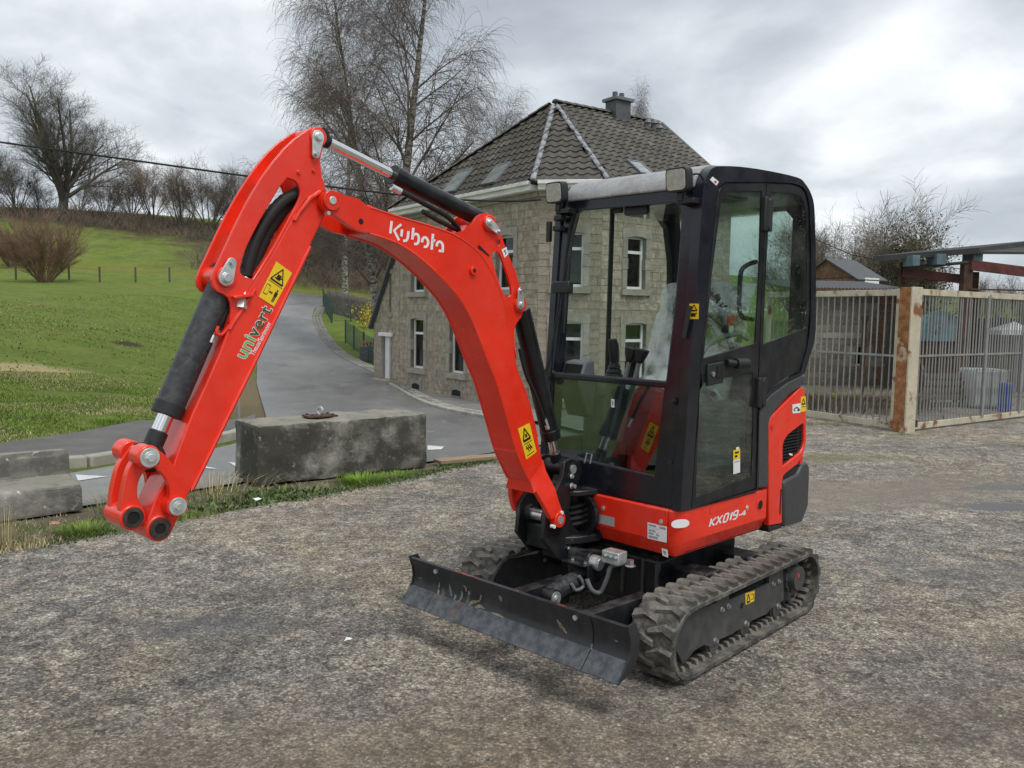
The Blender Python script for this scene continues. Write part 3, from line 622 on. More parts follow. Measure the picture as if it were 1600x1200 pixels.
def wall(p0, p1, z0, z1, opens, poly=None, parent=house, stone='stone', hmin=0.17, hmax=0.25, order=None, pieces=True):
    M4 = fmat(p0, p1); Lw = (Vector(p1) - Vector(p0)).length
    m = MB(); out = poly or [(0, z0), (Lw, z0), (Lw, z1), (0, z1)]
    m.prism([(x, z) for x, z in out], -0.30, -0.012, 'y', [[(o[0], o[2]), (o[1], o[2]), (o[1], o[3]), (o[0], o[3])] for o in opens])
    w_ = m.build('wall', 'mortar', parent, smooth=False); w_.matrix_basis = M4
    if pieces:
        z = z0 + 0.28
        rows = []
        while z < z1 - 0.05:
            h = min(rh.uniform(hmin, hmax), z1 - z); x = -rh.uniform(0, 0.3)
            rows.append((z, h)); z += h
        st_ = []
        for z, h in rows:
            x = 0.0
            while x < Lw - 0.02:
                w = min(rh.uniform(0.22, 0.50), Lw - x)
                spans = [(x, x + w)]
                for o in opens:
                    a, b, c, d = o[:4]
                    if z + h > c - 0.02 and z < d + 0.02:
                        ns = []
                        for s0, s1 in spans:
                            if s1 <= a or s0 >= b: ns.append((s0, s1)); continue
                            if s0 < a: ns.append((s0, a))
                            if s1 > b: ns.append((b, s1))
                        spans = ns
                for s0, s1 in spans:
                    if s1 - s0 > 0.06: st_.append((s0, s1, z, h))
                x += w
        for s0, s1, z, h in st_:
            if poly:
                zt = np.interp((s0 + s1) / 2, [p[0] for p in poly[2:][::-1]], [p[1] for p in poly[2:][::-1]])
                if z + h > zt: continue
            piece(parent, 'stone', stone, (s1 - s0 - 0.015, 0.05, h - 0.015), M4 @ Matrix.Translation(((s0 + s1) / 2, -0.031 + rh.uniform(0, .010), z + h / 2)))
        # plinth
        for i in range(int(Lw / 1.1) + 1):
            a, b = i * 1.1, min(Lw, i * 1.1 + 1.09)
            if b - a > .1 and not any(o[2] < z0 + .3 and o[0] < b and o[1] > a for o in opens): piece(parent, 'plinth_stone', 'dressed_stone', (b - a, 0.09, 0.29), M4 @ Matrix.Translation(((a + b) / 2, -0.02, z0 + 0.14)))
    return M4
def window(M4, a, b, c, d, parent=house, curtain=False, surround=True, sash=0.30):
    """stone surround, white frame with a transom, glass; opening a..b by c..d in wall coordinates"""
    def put(mb, nm, mt, par=parent, **k):
        o = mb.build(nm, mt, par, **k); o.matrix_basis = M4; return o
    w, h = b - a, d - c
    fr = 0.07
    m = MB(); tz_ = d - h * sash
    m.prism([(a, c), (b, c), (b, d), (a, d)], -0.20, -0.13, 'y', [[(a + fr, c + fr), (b - fr, c + fr), (b - fr, tz_ - 0.04), (a + fr, tz_ - 0.04)], [(a + fr, tz_ + 0.04), (b - fr, tz_ + 0.04), (b - fr, d - fr), (a + fr, d - fr)]])
    wf = put(m, 'window', 'white_frame')
    for z0, z1 in ((c + fr, tz_ - 0.04), (tz_ + 0.04, d - fr)):
        m = MB(); m.box(((a + b) / 2, -0.17, (z0 + z1) / 2), (w - 2 * fr, 0.006, z1 - z0)); g = m.build('pane', 'house_glass', wf, smooth=False)
    m = MB(); m.box(((a + b) / 2, -0.26, (c + d) / 2), (w, 0.02, h)); m.build('curtain' if curtain else 'room', 'curtain' if curtain else 'dark_room', wf, smooth=False)
    if surround:
        J = 0.17
        for x in (a - J / 2, b + J / 2):
            zz = c
            for k_, hh in enumerate((h * 0.36, h * 0.22, h * 0.42)):
                ww = J + (0.05 if k_ == 1 else 0)
                m = MB(); m.box((x, -0.06, zz + hh / 2), (ww, 0.17, hh - 0.012)); put(m, 'jamb_stone', 'dressed_stone', bevel=0.006); zz += hh
        m = MB(); arc = [(a - J - .02, d - 0.06), (a, d - 0.06)] + [(a + w * t, d - 0.06 + 0.055 * math.sin(math.pi * t) ** 0.7) for t in np.linspace(0.05, 0.95, 8)] + [(b, d - 0.06), (b + J + .02, d - 0.06), (b + J + .02, d + 0.18), ((a + b) / 2 + .12, d + 0.20), ((a + b) / 2 + .10, d + 0.30), ((a + b) / 2 - .10, d + 0.30), ((a + b) / 2 - .12, d + 0.20), (a - J - .02, d + 0.18)]
        m.prism(arc, -0.14, 0.028); put(m, 'lintel', 'dressed_stone', bevel=0.006)
        m = MB(); m.box(((a + b) / 2, -0.03, c - 0.09), (w + 2 * J + 0.06, 0.24, 0.17)); put(m, 'sill', 'dressed_stone', bevel=0.008)
# facade along the road (left), chamfered corner, facade to the right
def op1(t0, t1, z0, z1): return (L1 - t1, L1 - t0, z0, z1)          # from house t to wall x (wall runs from the far end to the corner)
w_g = [(7.48, 8.40, -0.28, 1.42), (4.93, 5.82, -0.28, 1.42), (2.35, 3.25, -0.28, 1.42)]
w_u = [(7.48, 8.40, 2.30, 3.84), (4.93, 5.82, 2.30, 3.84), (2.35, 3.25, 2.30, 3.84)]
op_a = [op1(*w) for w in w_g + w_u]
vents = [op1(7.75, 8.25, -0.98, -0.83), op1(5.1, 5.6, -0.98, -0.83)]
Mc = wall((0, CC), (CC, 0), ZB - 0.5, ZE - 0.1, [(0.50, 1.22, 2.36, 3.82), (0.45, 1.25, -0.75, 1.44)])
Mr = wall((CC, 0), (L3, 0), ZB - 0.5, ZE - 0.1, [(0.93, 1.62, 2.34, 3.78), (0.93, 1.72, -0.25, 1.42), (3.3, 4.0, 2.34, 3.78)])
Ml = wall((0, L1), (0, CC), ZB - 0.5, ZE - 0.1, op_a)
for w in op_a: window(Ml, *w)
for v in vents:
    m = MB(); m.prism([(v[0], v[2]), (v[1], v[2]), (v[1], v[3]), ((v[0] + v[1]) / 2, v[3] + 0.05), (v[0], v[3])], 0.02, 0.03); o = m.build('cellar_vent', 'void_black', house, smooth=False); o.matrix_basis = Ml
    m = MB(); m.prism([(v[0] - .12, v[2] - .05), (v[1] + .12, v[2] - .05), (v[1] + .12, v[3] + .15), (v[0] - .12, v[3] + .15)], -0.02, 0.018); o = m.build('vent_surround', 'dressed_stone', house, bevel=0.006); o.matrix_basis = Ml
window(Mc, 0.50, 1.22, 2.36, 3.82); window(Mc, 0.45, 1.25, -0.75, 1.44, sash=0.22)
window(Mr, 0.93, 1.62, 2.34, 3.78, curtain=True); window(Mr, 0.93, 1.72, -0.25, 1.42); window(Mr, 3.3, 4.0, 2.34, 3.78)
wall((L3, 0), (L3, 7.03), ZB - 0.5, ZE - 0.1, [], pieces=False)
wall((L3, 7.03), (0, 7.03), ZB - 0.5, ZE - 0.1, [], pieces=False)
m = MB(); m.prism([(0, ZE - 0.1), (7.03, ZE - 0.1), (3.513, ZR - 0.15)], L3 - 0.3, L3 - 0.02, 'x'); m.build('gable', 'mortar', house, smooth=False)
# lean-to at the far end with the white door
LT = 2.05
pol = [(0, ZB - 0.4), (LT + 0.05, ZB - 0.4), (LT + 0.05, 3.95), (0, 1.10)]
Mt = wall((0, L1 + LT), (0, L1 + 0.02), ZB - 0.4, 3.95, [(0.66, 1.40, -0.80, 0.74), (1.22, 1.40, 1.6, 3.0)], poly=pol)
def putt(m, nm, mt, par=house, M=Mt, **k):
    o = m.build(nm, mt, par, **k); o.matrix_basis = M; return o
m = MB(); m.box((1.06, -0.12, -0.03), (0.66, 0.05, 1.54)); dd = putt(m, 'door', 'white_frame', bevel=0.004)
m = MB(); m.cyl((1.30, -0.095, -0.05), (1.30, -0.06, -0.05), 0.025, 10); m.build('door_handle', 'steel', dd)
for x in (0.62, 1.42):
    m = MB(); m.box((x, -0.04, -0.03), (0.12, 0.16, 1.56)); putt(m, 'door_jamb', 'dressed_stone', bevel=0.006)
m = MB(); m.box((1.02, -0.02, 0.80), (1.0, 0.2, 0.13)); putt(m, 'door_lintel', 'white_board', bevel=0.006)
m = MB(); m.box((1.0, 0.12, -0.90), (1.3, 0.4, 0.16)); putt(m, 'door_step', 'dressed_stone', bevel=0.01)
m = MB(); m.box((1.31, -0.15, 2.3), (0.18, 0.05, 1.4)); putt(m, 'slit_window', 'dark_room')
for i in range(3):
    m = MB(); m.box((1.2 + 0.22 * 0.5, 0.01, 1.50 - 0.0 + (1.55 if i == 1 else 0)), (0.40, 0.06, 0.16)) if i < 2 else m.box((1.22, 0.01, 1.25), (0.16, 0.06, 0.3)); putt(m, 'jamb_stone', 'dressed_stone', bevel=0.006)
sl_ = math.atan2(2.85, 2.05); m = MB(); Ls = 3.9
m.box((LT / 2 - 0.05, 0.0, (1.10 + 3.95) / 2 + 0.06), (Ls, 0.62, 0.10), Matrix.Rotation(-sl_, 3, 'Y')); m.v = [(x, y - 0.15, z) for x, y, z in m.v]; putt(m, 'verge_board', 'slate', bevel=0.006)
m = MB(); m.prism([(-0.1, 0.98), (LT, 3.95), (LT, 4.05), (-0.1, 1.08)], -3.5, 0.02); putt(m, 'lean_to_roof', 'slate')
m = MB(); m.prism([(0, ZB - 0.4), (LT, ZB - 0.4), (LT, 3.8), (0, 1.0)], -3.4, -0.31); putt(m, 'lean_to_body', 'mortar')
# eaves box, gutter
def beam(p0, p1, w, h, nm, mt, z, off):
    M4 = fmat(p0, p1); L_ = (Vector(p1) - Vector(p0)).length; m = MB(); m.box((L_ / 2, off, z), (L_, w, h)); o = m.build(nm, mt, house, bevel=0.01); o.matrix_basis = M4
ov = 0.32; oc = ov * 0.414
for p0, p1 in (((0, L1 + 0.1), (0, CC)), ((0, CC), (CC, 0)), ((CC, 0), (L3 + 0.1, 0))):
    a = (p0[0] - 0.0, p0[1]); 
    beam(p0, p1, ov, 0.16, 'eaves_board', 'white_board', ZE - 0.14, ov / 2)
    beam(p0, p1, 0.12, 0.10, 'gutter', 'white_board', ZE - 0.03, ov + 0.03)
    beam(p0, p1, 0.10, 0.14, 'frieze', 'dressed_stone', ZE - 0.29, 0.04)
# roof planes: eave edge corners and the ridge
E0, E1, E2, E3 = Vector((-ov, L1 + 0.15, ZE)), Vector((-ov, CC - oc * 0.9, ZE)), Vector((CC - oc * 0.9, -ov, ZE)), Vector((L3 + 0.15, -ov, ZE))
RB = Vector((RDE.x + 0.15, 7.35, ZE)); R0 = Vector((0.0, 7.35, ZE)); RDG = Vector((RDE.x + 0.1, RDE.y, ZR))
EL = Vector((-ov, L1 + 0.15, ZE)); TL = Vector((1.15, 6.2, 6.75))
def rplane(nm, pts):
    m = MB(); n = (pts[1] - pts[0]).cross(pts[2] - pts[0]).normalized(); n = n if n.z > 0 else -n
    k_ = len(pts); m.add([p for p in pts] + [p - n * 0.08 for p in pts], [tuple(range(k_)), tuple(range(2 * k_ - 1, k_ - 1, -1))] + [(i, (i + 1) % k_, (i + 1) % k_ + k_, i + k_) for i in range(k_)])
    return m.build(nm, 'roof_felt', house, smooth=False)
roof1, roof2, roof3 = [EL, E1, APX], [E1, E2, APX], [E2, E3, RDG, APX]
for pts in (roof1, roof2, roof3, [EL, APX, RDG, RB, R0] if False else [EL, APX, RDG, RB]): rplane('roof_deck', pts)
# the tiles: a waved clay tile, one mesh, copied over each plane
def tile_mesh():
    m = MB(); n = 8; w, l = 0.34, 0.42; vs = []
    for j, (yy, zz) in enumerate(((0.0, 0.056), (l, 0.010))):
        for i in range(n + 1):
            x = -w / 2 + w * i / n; h = 0.026 * math.cos(2 * math.pi * (i / n) + 0.4) + zz
            vs.append((x, yy, h))
    for i in range(n + 1): vs.append((vs[i][0], 0.0, vs[i][2] - 0.036))
    m.add(vs, [(i, i + 1, n + 2 + i, n + 1 + i) for i in range(n)] + [(2 * n + 2 + i, 2 * n + 3 + i, i + 1, i) for i in range(n)])
    return m.mesh('roof_tile', 'roof_tile', smooth=True, angle=50, recalc=False)
TILE = tile_mesh(); tv = np.array([v.co[:] for v in TILE.vertices]); tf_ = [tuple(p.vertices) for p in TILE.polygons]
tiles = []
def inside(p, pts, n):
    s = None
    for i in range(len(pts)):
        c = (pts[(i + 1) % len(pts)] - pts[i]).cross(p - pts[i]).dot(n)
        if abs(c) < 1e-9: continue
        if s is None: s = c > 0
        elif (c > 0) != s: return False
    return True
SKY = []
for pts in (roof1, roof2, roof3):
    x_ = (pts[1] - pts[0]).normalized(); n = (pts[1] - pts[0]).cross(pts[2] - pts[0]).normalized()
    if n.z < 0: n = -n
    y_ = n.cross(x_)
    if y_.z < 0: y_ = -y_; x_ = -x_ if False else x_
    Lx = (pts[1] - pts[0]).length; hy = max((p - pts[0]).dot(y_) for p in pts)
    rows = int(hy / 0.31) + 1
    for r in range(rows):
        for c in range(-12, int(Lx / 0.29) + 12):
            o = pts[0] + x_ * (0.145 + c * 0.29) + y_ * (r * 0.31 - 0.05)
            ctr = o + y_ * 0.17
            if not inside(ctr, pts, n): continue
            M4 = Matrix(((x_.x, y_.x, n.x, o.x), (x_.y, y_.y, n.y, o.y), (x_.z, y_.z, n.z, o.z), (0, 0, 0, 1)))
            tiles.append((house.matrix_basis @ ctr, M4))
hM = Matrix.Translation((HX['kx'], HX['ky'], 0)) @ Matrix.Rotation(HX['a'], 4, 'Z')
def wpx(p):
    q = hM @ p - ORG; return 800 + F_PX * q.dot(rt) / q.dot(fwd), 600 - F_PX * q.dot(up) / q.dot(fwd)
def showing(t):
    u, v = wpx(t[1].translation)
    hidden = (v > 330) or (860 < u < 1110 and v > 285) or (u < 640)
    return (hidden, (hM @ t[1].translation).y)
tiles.sort(key=showing)
for c, M4 in tiles[:300]:
    o = link('roof_tile', TILE, house); o.matrix_basis = M4 @ Matrix.Rotation(rh.uniform(-.02, .02), 4, 'Z') @ Matrix.Translation((0, 0, rh.uniform(0, .006)))
if len(tiles) > 300:
    m = MB()
    for c, M4 in tiles[300:]:
        A_ = np.array(M4); vv = tv @ A_[:3, :3].T + A_[:3, 3] + np.array(M4.col[2][:3]) * rh.uniform(0, .006)
        m.add([tuple(v) for v in vv], tf_)
    o = m.build('roof_tile_field', 'roof_tile', house, smooth=True, angle=50, recalc=False); o['kind'] = 'stuff'
def ridge_caps(a, b, nm, mt, r=0.14, step=0.36):
    d = (b - a); n_ = int(d.length / step); d = d.normalized(); zx = Vector((0, 0, 1)); s_ = d.cross(zx).normalized(); u_ = s_.cross(d)
    m = MB(); vs = []
    for yy, rr in ((0, r), (step + 0.04, r * 0.94)):
        for i in range(7):
            g = math.pi * i / 6; vs.append((rr * math.cos(g), yy, rr * 0.62 * math.sin(g) + (0.035 if yy == 0 else 0.025)))
    m.add(vs, [(i, i + 1, 8 + i, 7 + i) for i in range(6)] + [tuple(range(7))]); me = m.mesh(nm, mt, smooth=True, angle=60)
    for i in range(n_):
        p = a + d * (i * step); o = link(nm, me, house)
        o.matrix_basis = Matrix(((s_.x, d.x, u_.x, p.x), (s_.y, d.y, u_.y, p.y), (s_.z, d.z, u_.z, p.z), (0, 0, 0, 1)))
ridge_caps(E1, APX, 'hip_tile', 'hip_tile', 0.08); ridge_caps(E2, APX, 'hip_tile', 'hip_tile', 0.08)
ridge_caps(APX, RDG, 'ridge_tile', 'roof_tile', 0.15); ridge_caps(EL, APX, 'verge_tile', 'roof_tile', 0.15)
m = MB(); d = RDG - E3; m.tube([E3 + Vector((0.05, 0, 0.05)), RDG + Vector((0.05, 0, 0.05))], 0.05, 6); m.build('verge_strip', 'lead', house)
# roof lights
def skylight(u0, pts, cx, cy, w, h):
    x_ = (pts[1] - pts[0]).normalized(); n = (pts[1] - pts[0]).cross(pts[2] - pts[0]).normalized(); n = n if n.z > 0 else -n
    y_ = n.cross(x_); y_ = y_ if y_.z > 0 else -y_
    c = Vector((cx, cy, 0)); o = c + Vector((0, 0, 1)) * ((pts[0] - c).dot(n) / n.z) + n * 0.05
    M4 = Matrix(((x_.x, y_.x, n.x, o.x), (x_.y, y_.y, n.y, o.y), (x_.z, y_.z, n.z, o.z), (0, 0, 0, 1)))
    m = MB(); m.prism(rrect(-w / 2, w / 2, -h / 2, h / 2, 0.01, 1), 0, 0.07, 'z', [rrect(-w / 2 + .06, w / 2 - .06, -h / 2 + .06, h / 2 - .06, 0.005, 1)]); f = m.build('roof_light', 'lead', house, bevel=0.004); f.matrix_basis = M4
    m = MB(); m.box((0, 0, 0.05), (w - .1, h - .1, 0.012)); m.build('pane', 'sky_pane', f, smooth=False)
mat('sky_pane', (0.30, 0.33, 0.33), 0.06, var=0.15, scale=3, spec=1.0, metal=0.35)
skylight(0, roof1, 0.14, 5.60, 0.85, 1.0); skylight(0, roof1, 0.09, 3.33, 0.72, 0.85); skylight(0, roof3, 2.86, 0.40, 0.55, 0.75)
# chimney and vents
cbase = Vector((4.75, 3.45, ZR - 0.35))
m = MB(); m.box(cbase + Vector((0, 0, 0.33)), (0.62, 0.52, 0.86)); ch = m.build('chimney', 'slate', house, bevel=0.01)
m = MB(); m.box(cbase + Vector((0, 0, 0.80)), (0.78, 0.68, 0.10)); m.build('chimney_cap', 'lead', ch, bevel=0.01)
for dx_ in (-0.14, 0.14):
    m = MB(); m.cyl(cbase + Vector((dx_, 0, 0.84)), cbase + Vector((dx_, 0, 1.05)), 0.09, 14, 0.08); m.build('chimney_pot', 'slate', ch)
for (x, y) in ((5.55, 2.95), (5.85, 2.72), (5.9, 3.0)):
    z = ZE + (y + ov) / (HX['t'] + ov) * (ZR - ZE); m = MB(); m.cyl((x, y, z), (x, y, z + 0.22), 0.09, 12); m.cyl((x, y - .05, z + 0.2), (x, y - .05, z + 0.3), 0.13, 12, 0.08); m.build('roof_vent', 'lead', house)
flush_pieces()
for nm, p0, p1 in (('fill', 0, 0),):
    m = MB(); m.prism([(0.3, CC + 0.1), (0.3, 6.9), (L3 - .35, 6.9), (L3 - .35, 0.35), (CC + .1, 0.35)], ZB - 0.4, ZE - 0.2, 'z'); m.build('inner_core', 'dark_room', house, smooth=False)

# ================================================================== yard fence, gate and what stands behind
mat('cream_steel', (0.55, 0.50, 0.38), 0.6, var=0.1, scale=4, col3=(0.24, 0.105, 0.040), scale3=5, lo3=0.55, hi3=0.64, bump=0.15, bscale=40)
mat('rusty_steel', (0.24, 0.090, 0.032), 0.85, col2=(0.40, 0.19, 0.075), scale=9, col3=(0.50, 0.42, 0.30), scale3=4.5, lo3=0.58, hi3=0.64, bump=0.4, bscale=40)
mat('grey_bar', (0.29, 0.295, 0.29), 0.55, metal=0.15, var=0.15, scale=3)
mat('red_steel', (0.105, 0.030, 0.024), 0.6, var=0.25, scale=5, col3=(0.12, 0.06, 0.04), scale3=4, bump=0.15)
mat('dark_rust', (0.075, 0.040, 0.026), 0.8, var=0.3, scale=6, bump=0.2)
mat('roof_sheet', (0.065, 0.066, 0.066), 0.85, spec=0.2, metal=0.0, var=0.15, scale=2)
mat('blue_steel', (0.11, 0.17, 0.20), 0.55, var=0.2, scale=3, col3=(0.20, 0.12, 0.07), scale3=6, lo3=0.62, hi3=0.7)
mat('pale_blue', (0.17, 0.32, 0.37), 0.5, var=0.15, scale=4, col3=(0.14, 0.10, 0.06), scale3=7, lo3=0.60, hi3=0.68)
mat('blue_plastic', (0.020, 0.075, 0.42), 0.4, var=0.12, scale=5)
mat('tote_plastic', (0.44, 0.46, 0.45), 0.5, var=0.12, scale=3)
mat('brick_red', (0.22, 0.125, 0.085), 0.9, var=0.25, scale=9, bump=0.4, bscale=30, obj_rand=0.2)
mat('old_stone', (0.235, 0.21, 0.17), 0.9, var=0.25, scale=5, bump=0.6, bscale=25, obj_rand=0.22)
mat('weathered_wood', (0.10, 0.09, 0.075), 0.85, var=0.3, scale=8, stretch=(12, 12, 1.2), bump=0.3)
PF = Vector((5.66, 11.93, 0)); PL = ground(1262, 652, 0); PR = ground(1600, 652, 0); PR = PF + (PR - PF) * 1.35
def fence_panel(name, a, b, h, nb, label, cat, post_w=0.06, zlo=0.03):
    d = (b - a); L_ = d.length; rz = math.atan2(d.y, d.x)
    root = tag(empty(name, (a.x, a.y, 0), rz), label, cat)
    for z, hh in ((h - 0.05, 0.09), (zlo + 0.04, 0.09)):
        m = MB(); m.box((L_ / 2, 0, z), (L_ - 0.14, 0.05, hh)); m.build('rail', 'cream_steel', root, bevel=0.004)
    for x in (0.035, L_ - 0.035):
        m = MB(); m.box((x, 0, h / 2 + 0.02), (0.07, 0.06, h - zlo)); m.build('stile', 'cream_steel', root, bevel=0.004)
    m = MB(); m.box((L_ / 2, -0.014, h * 0.53), (L_ - 0.14, 0.014, 0.03)); m.build('middle_rail', 'grey_bar', root)
    bm_ = MB(); bm_.cyl((0, 0, zlo + 0.05), (0, 0, h - 0.06), 0.0105, 8); me = bm_.mesh('bar', 'grey_bar')
    for i in range(nb):
        o = link('bar', me, root); o.location = (0.10 + (L_ - 0.2) * (i + 0.5) / nb, random.uniform(-.004, .004), 0); o.rotation_euler = (random.uniform(-.004, .004), random.uniform(-.006, .006), 0)
    return root, L_
pv = (PF - PL).normalized(); pg = (PR - PF).normalized()
fl, LL = fence_panel('fence_panel', PL - pv * 1.0, PF - pv * 0.16, 2.05, 21, 'steel bar fence panel with thin rusty cream frame left of the rusty post', 'fence')
gt, LG = fence_panel('yard_gate', PF + pg * 0.15, PR, 2.06, 52, 'large steel bar gate with cream frame right of the rusty post', 'gate')
for x in (LG * 0.42, LG * 0.68):
    m = MB(); m.box((x, -0.03, 1.05), (0.07, 0.02, 1.9)); m.build('brace_post', 'grey_bar', gt)
m = MB(); m.tube([(0.15, 0.03, 1.1), (1.0, 0.03, 0.1)], 0.015, 6); m.build('diagonal_brace', 'grey_bar', gt)
for z in (0.12, 1.82):
    m = MB(); m.cyl((0.02, -0.06, z - 0.05), (0.02, -0.06, z + 0.05), 0.03, 12); m.build('gate_hinge', 'dark_rust', gt)
m = MB(); m.prism([(-0.12, -0.11), (0.09, -0.11), (0.09, 0.09), (-0.12, 0.09)], 0, 2.07, 'z'); pst = m.build('gate_post', ['rusty_steel'], None, bevel=0.006, loc=(PF.x, PF.y, 0), rz=math.atan2(pv.y, pv.x)); tag(pst, 'broad rusty orange steel post between fence panel and gate', 'post')
m = MB(); m.box((0.085, -0.013, 1.036), (0.025, 0.214, 2.074)); m.build('cream_strip', 'cream_steel', pst, bevel=0.004)
# canopy on red steel frame behind the gate
def wbox(m, c, d, rz): m.box(c, d, Matrix.Rotation(rz, 3, 'Z'))
YC = 17.0
def at2(u, v, Y): return at(u, v, Y)
can = empty('open_shed', (at(1511, 640, YC).x, YC, 0)); tag(can, 'open shed roof of grey sheets on dark red steel beams behind the gate', 'shed')
def cl(p): return Vector((p.x - can.location.x, p.y - can.location.y, p.z))
def quadbox(m, a, b, c, d, th):
    n = (b - a).cross(d - a).normalized() * th; vs = [a, b, c, d, a + n, b + n, c + n, d + n]
    m.add(vs, [(0, 1, 2, 3), (7, 6, 5, 4), (0, 4, 5, 1), (1, 5, 6, 2), (2, 6, 7, 3), (3, 7, 4, 0)])
rs = [cl(at(1364, 409, 16.4)), cl(at(1530, 396, YC - 1.2)), cl(at(1640, 380, 21)), cl(at(1440, 398, 22.5))]
m = MB(); quadbox(m, *rs, 0.11); m.build('roof_sheet', 'roof_sheet', can, bevel=0.004)
m = MB(); quadbox(m, cl(at(1530, 397, YC - 1.2)), cl(at(1660, 398, 17.5)), cl(at(1700, 383, 22)), cl(at(1600, 382, 21)), 0.05); m.build('roof_sheet', 'roof_sheet', can, bevel=0.004)
for u0, u1, v in ((1418, 1430, 408), (1455, 1471, 406), (1511, 1528, 402)):
    a, b = cl(at(u0, v, 16.2)), cl(at(u1, v, 16.1)); m = MB(); m.box((a + b) / 2, ((b - a).length, 0.4, 0.20)); m.build('roof_spacer', 'blue_steel', can, bevel=0.005)
m = MB(); a, b = cl(at(1412, 419, 16.4)), cl(at(1512, 410, 15.9)); m.tube([a, b], 0.03, 4); m.build('purlin', 'roof_sheet', can)
for pts, mt, w, nm in (([(1411, 426, 16.6), (1512, 437, 16.2)], 'red_steel', 0.09, 'beam'), ([(1516, 414, 15.9), (1660, 432, 17.0)], 'red_steel', 0.10, 'beam'), ([(1411, 439, 16.6), (1512, 438, 16.2)], 'dark_rust', 0.04, 'tie_bar'), ([(1516, 452, 15.9), (1660, 455, 17.5)], 'dark_rust', 0.03, 'tie_bar'), ([(1495, 458, 16.2), (1512, 447, 16.2)], 'dark_rust', 0.03, 'knee_brace')):
    a, b = cl(at(*pts[0])), cl(at(*pts[1])); d = b - a; m = MB(); M_ = d.to_track_quat('X', 'Z').to_matrix(); m.box((a + b) / 2, (d.length, w * 0.8, w * 1.9 if nm == 'beam' else w), M_); m.build(nm, mt, can, bevel=0.004)
for u, v, Y, w in ((1511, 408, 16.0, 0.17), (1524, 425, 18.5, 0.12), (1410, 410, 16.7, 0.07), (1660, 415, 17.2, 0.14)):
    p = cl(at(u, v, Y)); m = MB(); m.box((p.x, p.y, p.z / 2), (w, w, p.z)); m.build('column', 'dark_rust', can, bevel=0.005)
# things under the shed
def thing_at(name, u, vb, Y, label, cat): p = at(u, vb, Y); return tag(empty(name, (p.x, p.y, 0)), label, cat), p
t, p = thing_at('arched_tank', 1458, 640, 17.6, 'pale blue arched steel tank end on dark base seen through the gate', 'tank')
zt, zb2 = at(1472, 486, 17.6).z, at(1472, 533, 17.6).z
m = MB(); hw = 0.40; m.prism([(-hw, zb2)] + [(hw * math.cos(a), zb2 + (zt - zb2) * (0.25 + 0.75 * math.sin(a))) for a in np.linspace(math.pi, 0, 14)] + [(hw, zb2)], -0.2, 0.15); m.build('tank_body', 'pale_blue', t, bevel=0.01)
m = MB(); m.box((0, -0.22, zb2 + 0.04), (0.84, 0.06, 0.07)); m.build('rim', 'pale_blue', t)
m = MB(); m.box((0, 0.0, zb2 / 2), (0.84, 0.36, zb2 - 0.01)); m.build('tank_base', 'dark_rust', t)
t, p = thing_at('barrel', 1570, 640, 14.9, 'bright blue plastic barrel standing behind the gate', 'barrel')
m = MB(); m.cyl((0, 0, 0), (0, 0, 0.52), 0.115, 20); m.build('barrel_body', 'blue_plastic', t, bevel=0.02, seg=3)
for z in (0.13, 0.37):
    m = MB(); m.ring((0, 0, z), (0, 0, 1), 0.125, 0.11, 0.03, 20); m.build('hoop', 'blue_plastic', t)
t, p = thing_at('liquid_tote', 1532, 640, 15.6, 'pale grey plastic tote in wire cage behind the gate', 'tote')
m = MB(); m.box((0, 0, 0.37), (0.62, 0.6, 0.72)); m.build('tote_tank', 'tote_plastic', t, bevel=0.05, seg=3)
for i in range(5):
    m = MB(); m.box((-0.30 + 0.15 * i, -0.32, 0.37), (0.015, 0.015, 0.74)); m.build('cage_bar', 'grey_bar', t)
for z in (0.08, 0.37, 0.72):
    m = MB(); m.box((0, -0.335, z), (0.66, 0.012, 0.015)); m.build('cage_rail', 'grey_bar', t)
t, p = thing_at('white_parasol', 1570, 640, 18.2, 'small white tent roof seen through the gate above dark wall', 'tent')
zt, zb2 = at(1570, 502, 18.2).z, at(1570, 516, 18.2).z
m = MB(); m.add([(-0.36, -0.3, zb2), (0.36, -0.3, zb2), (0.36, 0.3, zb2), (-0.36, 0.3, zb2), (0.08, 0, zt)], [(0, 1, 4), (1, 2, 4), (2, 3, 4), (3, 0, 4), (3, 2, 1, 0)]); m.build('tent_roof', 'decal_white', t)
m = MB(); m.box((0, -0.02, zb2 - 0.05), (0.7, 0.56, 0.09)); m.build('valance', 'decal_white', t)
for x, y in ((-.33, -.25), (.33, -.25), (-.33, .25), (.33, .25)):
    m = MB(); m.cyl((x, y, 0), (x, y, zb2), 0.02, 8); m.build('pole', 'grey_bar', t)
t = tag(empty('board_wall', (at(1560, 640, 19.2).x, 19.2, 0)), 'dark weathered board wall at the back of the open shed', 'wall')
for i in range(26):
    m = MB(); m.box((-2.6 + 0.2 * i, random.uniform(-.02, .02), 0.85), (0.19, 0.03, 1.7 + random.uniform(-.05, .05))); m.build('board', 'weathered_wood', t)
t = tag(empty('scrap_pallet', (at(1478, 640, 15.4).x, 15.4, 0), 0.2), 'grey wooden pallet leaning low behind the gate', 'pallet')
for i in range(5):
    m = MB(); m.box((0, 0.0 + 0.03 * i, 0.06 + 0.13 * i), (0.85, 0.02, 0.09)); m.build('slat', 'weathered_wood', t)
for x in (-.38, .38):
    m = MB(); m.box((x, 0.10, 0.32), (0.09, 0.03, 0.68), Matrix.Rotation(R(-13), 3, 'X')); m.build('stringer', 'weathered_wood', t)
